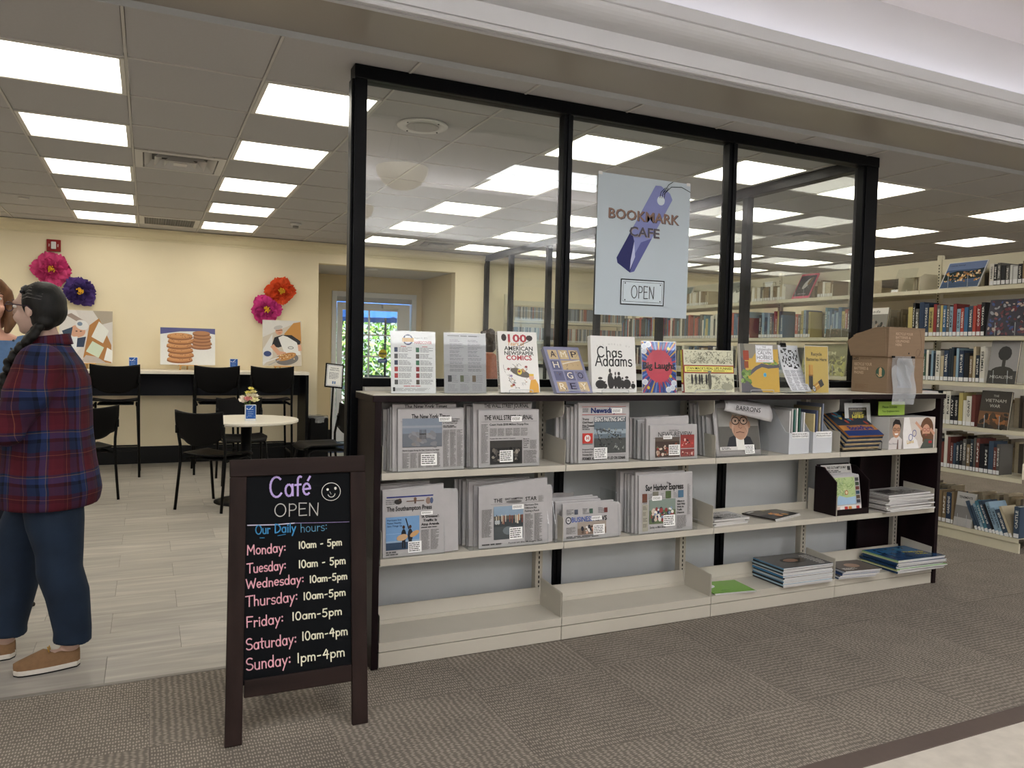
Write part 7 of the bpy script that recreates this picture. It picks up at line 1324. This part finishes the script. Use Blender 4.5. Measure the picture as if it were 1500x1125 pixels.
b.ell((0, 0, .86), (.18, .14, .1)); sculpt('dark_trousers', b, .012, mat('dark_trousers', '23252e', .85, var=.1), e, 3)
for hip, kn, an, toe in (L2_, R2_):
    a, t = Vector((an[0], an[1]-.05, 0)), Vector((toe[0], toe[1]+.03, 0)); b = B(); b.bar(a+Vector((0, 0, .012)), t+Vector((0, 0, .012)), .075, .024, up=(0, 0, 1)); o = b.build('sandal', mat('sandal_sole', '2a2624', .7), e, bevel=.01)
    b = B(); m_ = a.lerp(t, .7); b.tube([m_+Vector((-.04, 0, .02)), m_+Vector((-.02, 0, .06)), m_+Vector((.02, 0, .06)), m_+Vector((.04, 0, .02))], .01, 8); m_ = a.lerp(t, .25); b.tube([m_+Vector((-.036, 0, .02)), m_+Vector((-.03, .02, .075)), m_+Vector((.03, .02, .075)), m_+Vector((.036, 0, .02))], .009, 8); b.build('strap', MATS['sandal_sole'], o, smooth=True)
HAIR2 = mat('brown_hair', '6f4f36', .45, var=.4, vscale=50, stretch=(1, 1, .15), bump=.3, bscale=100)
b = B(); b.ell(R(0, -.025, .04), (.09, .098, .088), Rm, 22, 14); b.ell(R(0, -.05, -.05), (.09, .06, .11), Rm, 20, 12)
for s_ in (-1, 1): limb(b, [R(s_*.03, .06, .1), R(s_*.072, .045, .05), R(s_*.084, .02, -.02), R(s_*.085, .015, -.1), R(s_*.07, .02, -.15)], [.02, .022, .026, .03, .018])
sculpt('hair', b, .009, HAIR2, e, 2)
# --- person behind the glass, mostly hidden by the grey printed sign
L3_ = ((-.09, 0, .82), (-.09, .01, .46), (-.10, -.02, .09), (-.12, .15, .03)); R3_ = ((.09, 0, .82), (.09, .02, .46), (.10, 0, .09), (.12, .17, .03))
A3 = (((-.18, 0, 1.28), (-.24, .0, 1.04), (-.15, .2, 1.02)), ((.18, 0, 1.28), (.24, .0, 1.04), (.15, .2, 1.04)))
e, R, Rm = person((2.345, 4.3, 0), math.radians(10), 'person with dark curly hair and rust brown top behind the glass', (L3_, R3_), A3, (0, .03, 1.50), 0, SKIN2, 1, 1.0)
b = B(); loft(b, [(0, 0, .82, .18, .14), (0, 0, 1.0, .165, .135), (0, 0, 1.15, .175, .135), (0, -.01, 1.25, .18, .11), (0, -.01, 1.32, .13, .085), (0, -.01, 1.38, .065, .06)])
for (s_, el, wr), sd in zip(A3, (-1, 1)): limb(b, [Vector(s_)+Vector((-sd*.02, 0, 0)), el, Vector(el).lerp(Vector(wr), .8)], [.065, .055, .042])
sculpt('rust_top', b, .012, mat('rust_knit', '8a4f38', .9, var=.2, vscale=30), e, 3)
b = B()
for hip, kn, an, toe in (L3_, R3_): limb(b, [hip, kn, Vector(an)+Vector((0, 0, .04))], [.10, .075, .06], 16)
b.ell((0, 0, .85), (.17, .13, .1)); sculpt('trousers', b, .012, MATS['dark_trousers'], e, 3)
b = B(); b.ell(R(0, -.025, .035), (.088, .098, .088), Rm, 22, 14); b.ell(R(0, -.055, -.03), (.085, .06, .09), Rm, 20, 12); rr = random.Random(3)
for k in range(90):
    a, z_ = rr.uniform(PI*.9, PI*2.1), rr.uniform(-.09, .12); q = math.sqrt(max(.05, 1-(z_/.135)**2)); b.ell(R(.088*q*math.cos(a), -.02+.095*q*math.sin(a), .01+z_), (.016, .016, .014), n=8, m=6)
sculpt('hair', b, .007, mat('curly_dark_hair', '2a1c14', .6, var=.5, vscale=50, bump=.6, bscale=80), e, 0)
for an, toe in ((L3_[2], L3_[3]), (R3_[2], R3_[3])): loafer(an, toe, 'shoe')
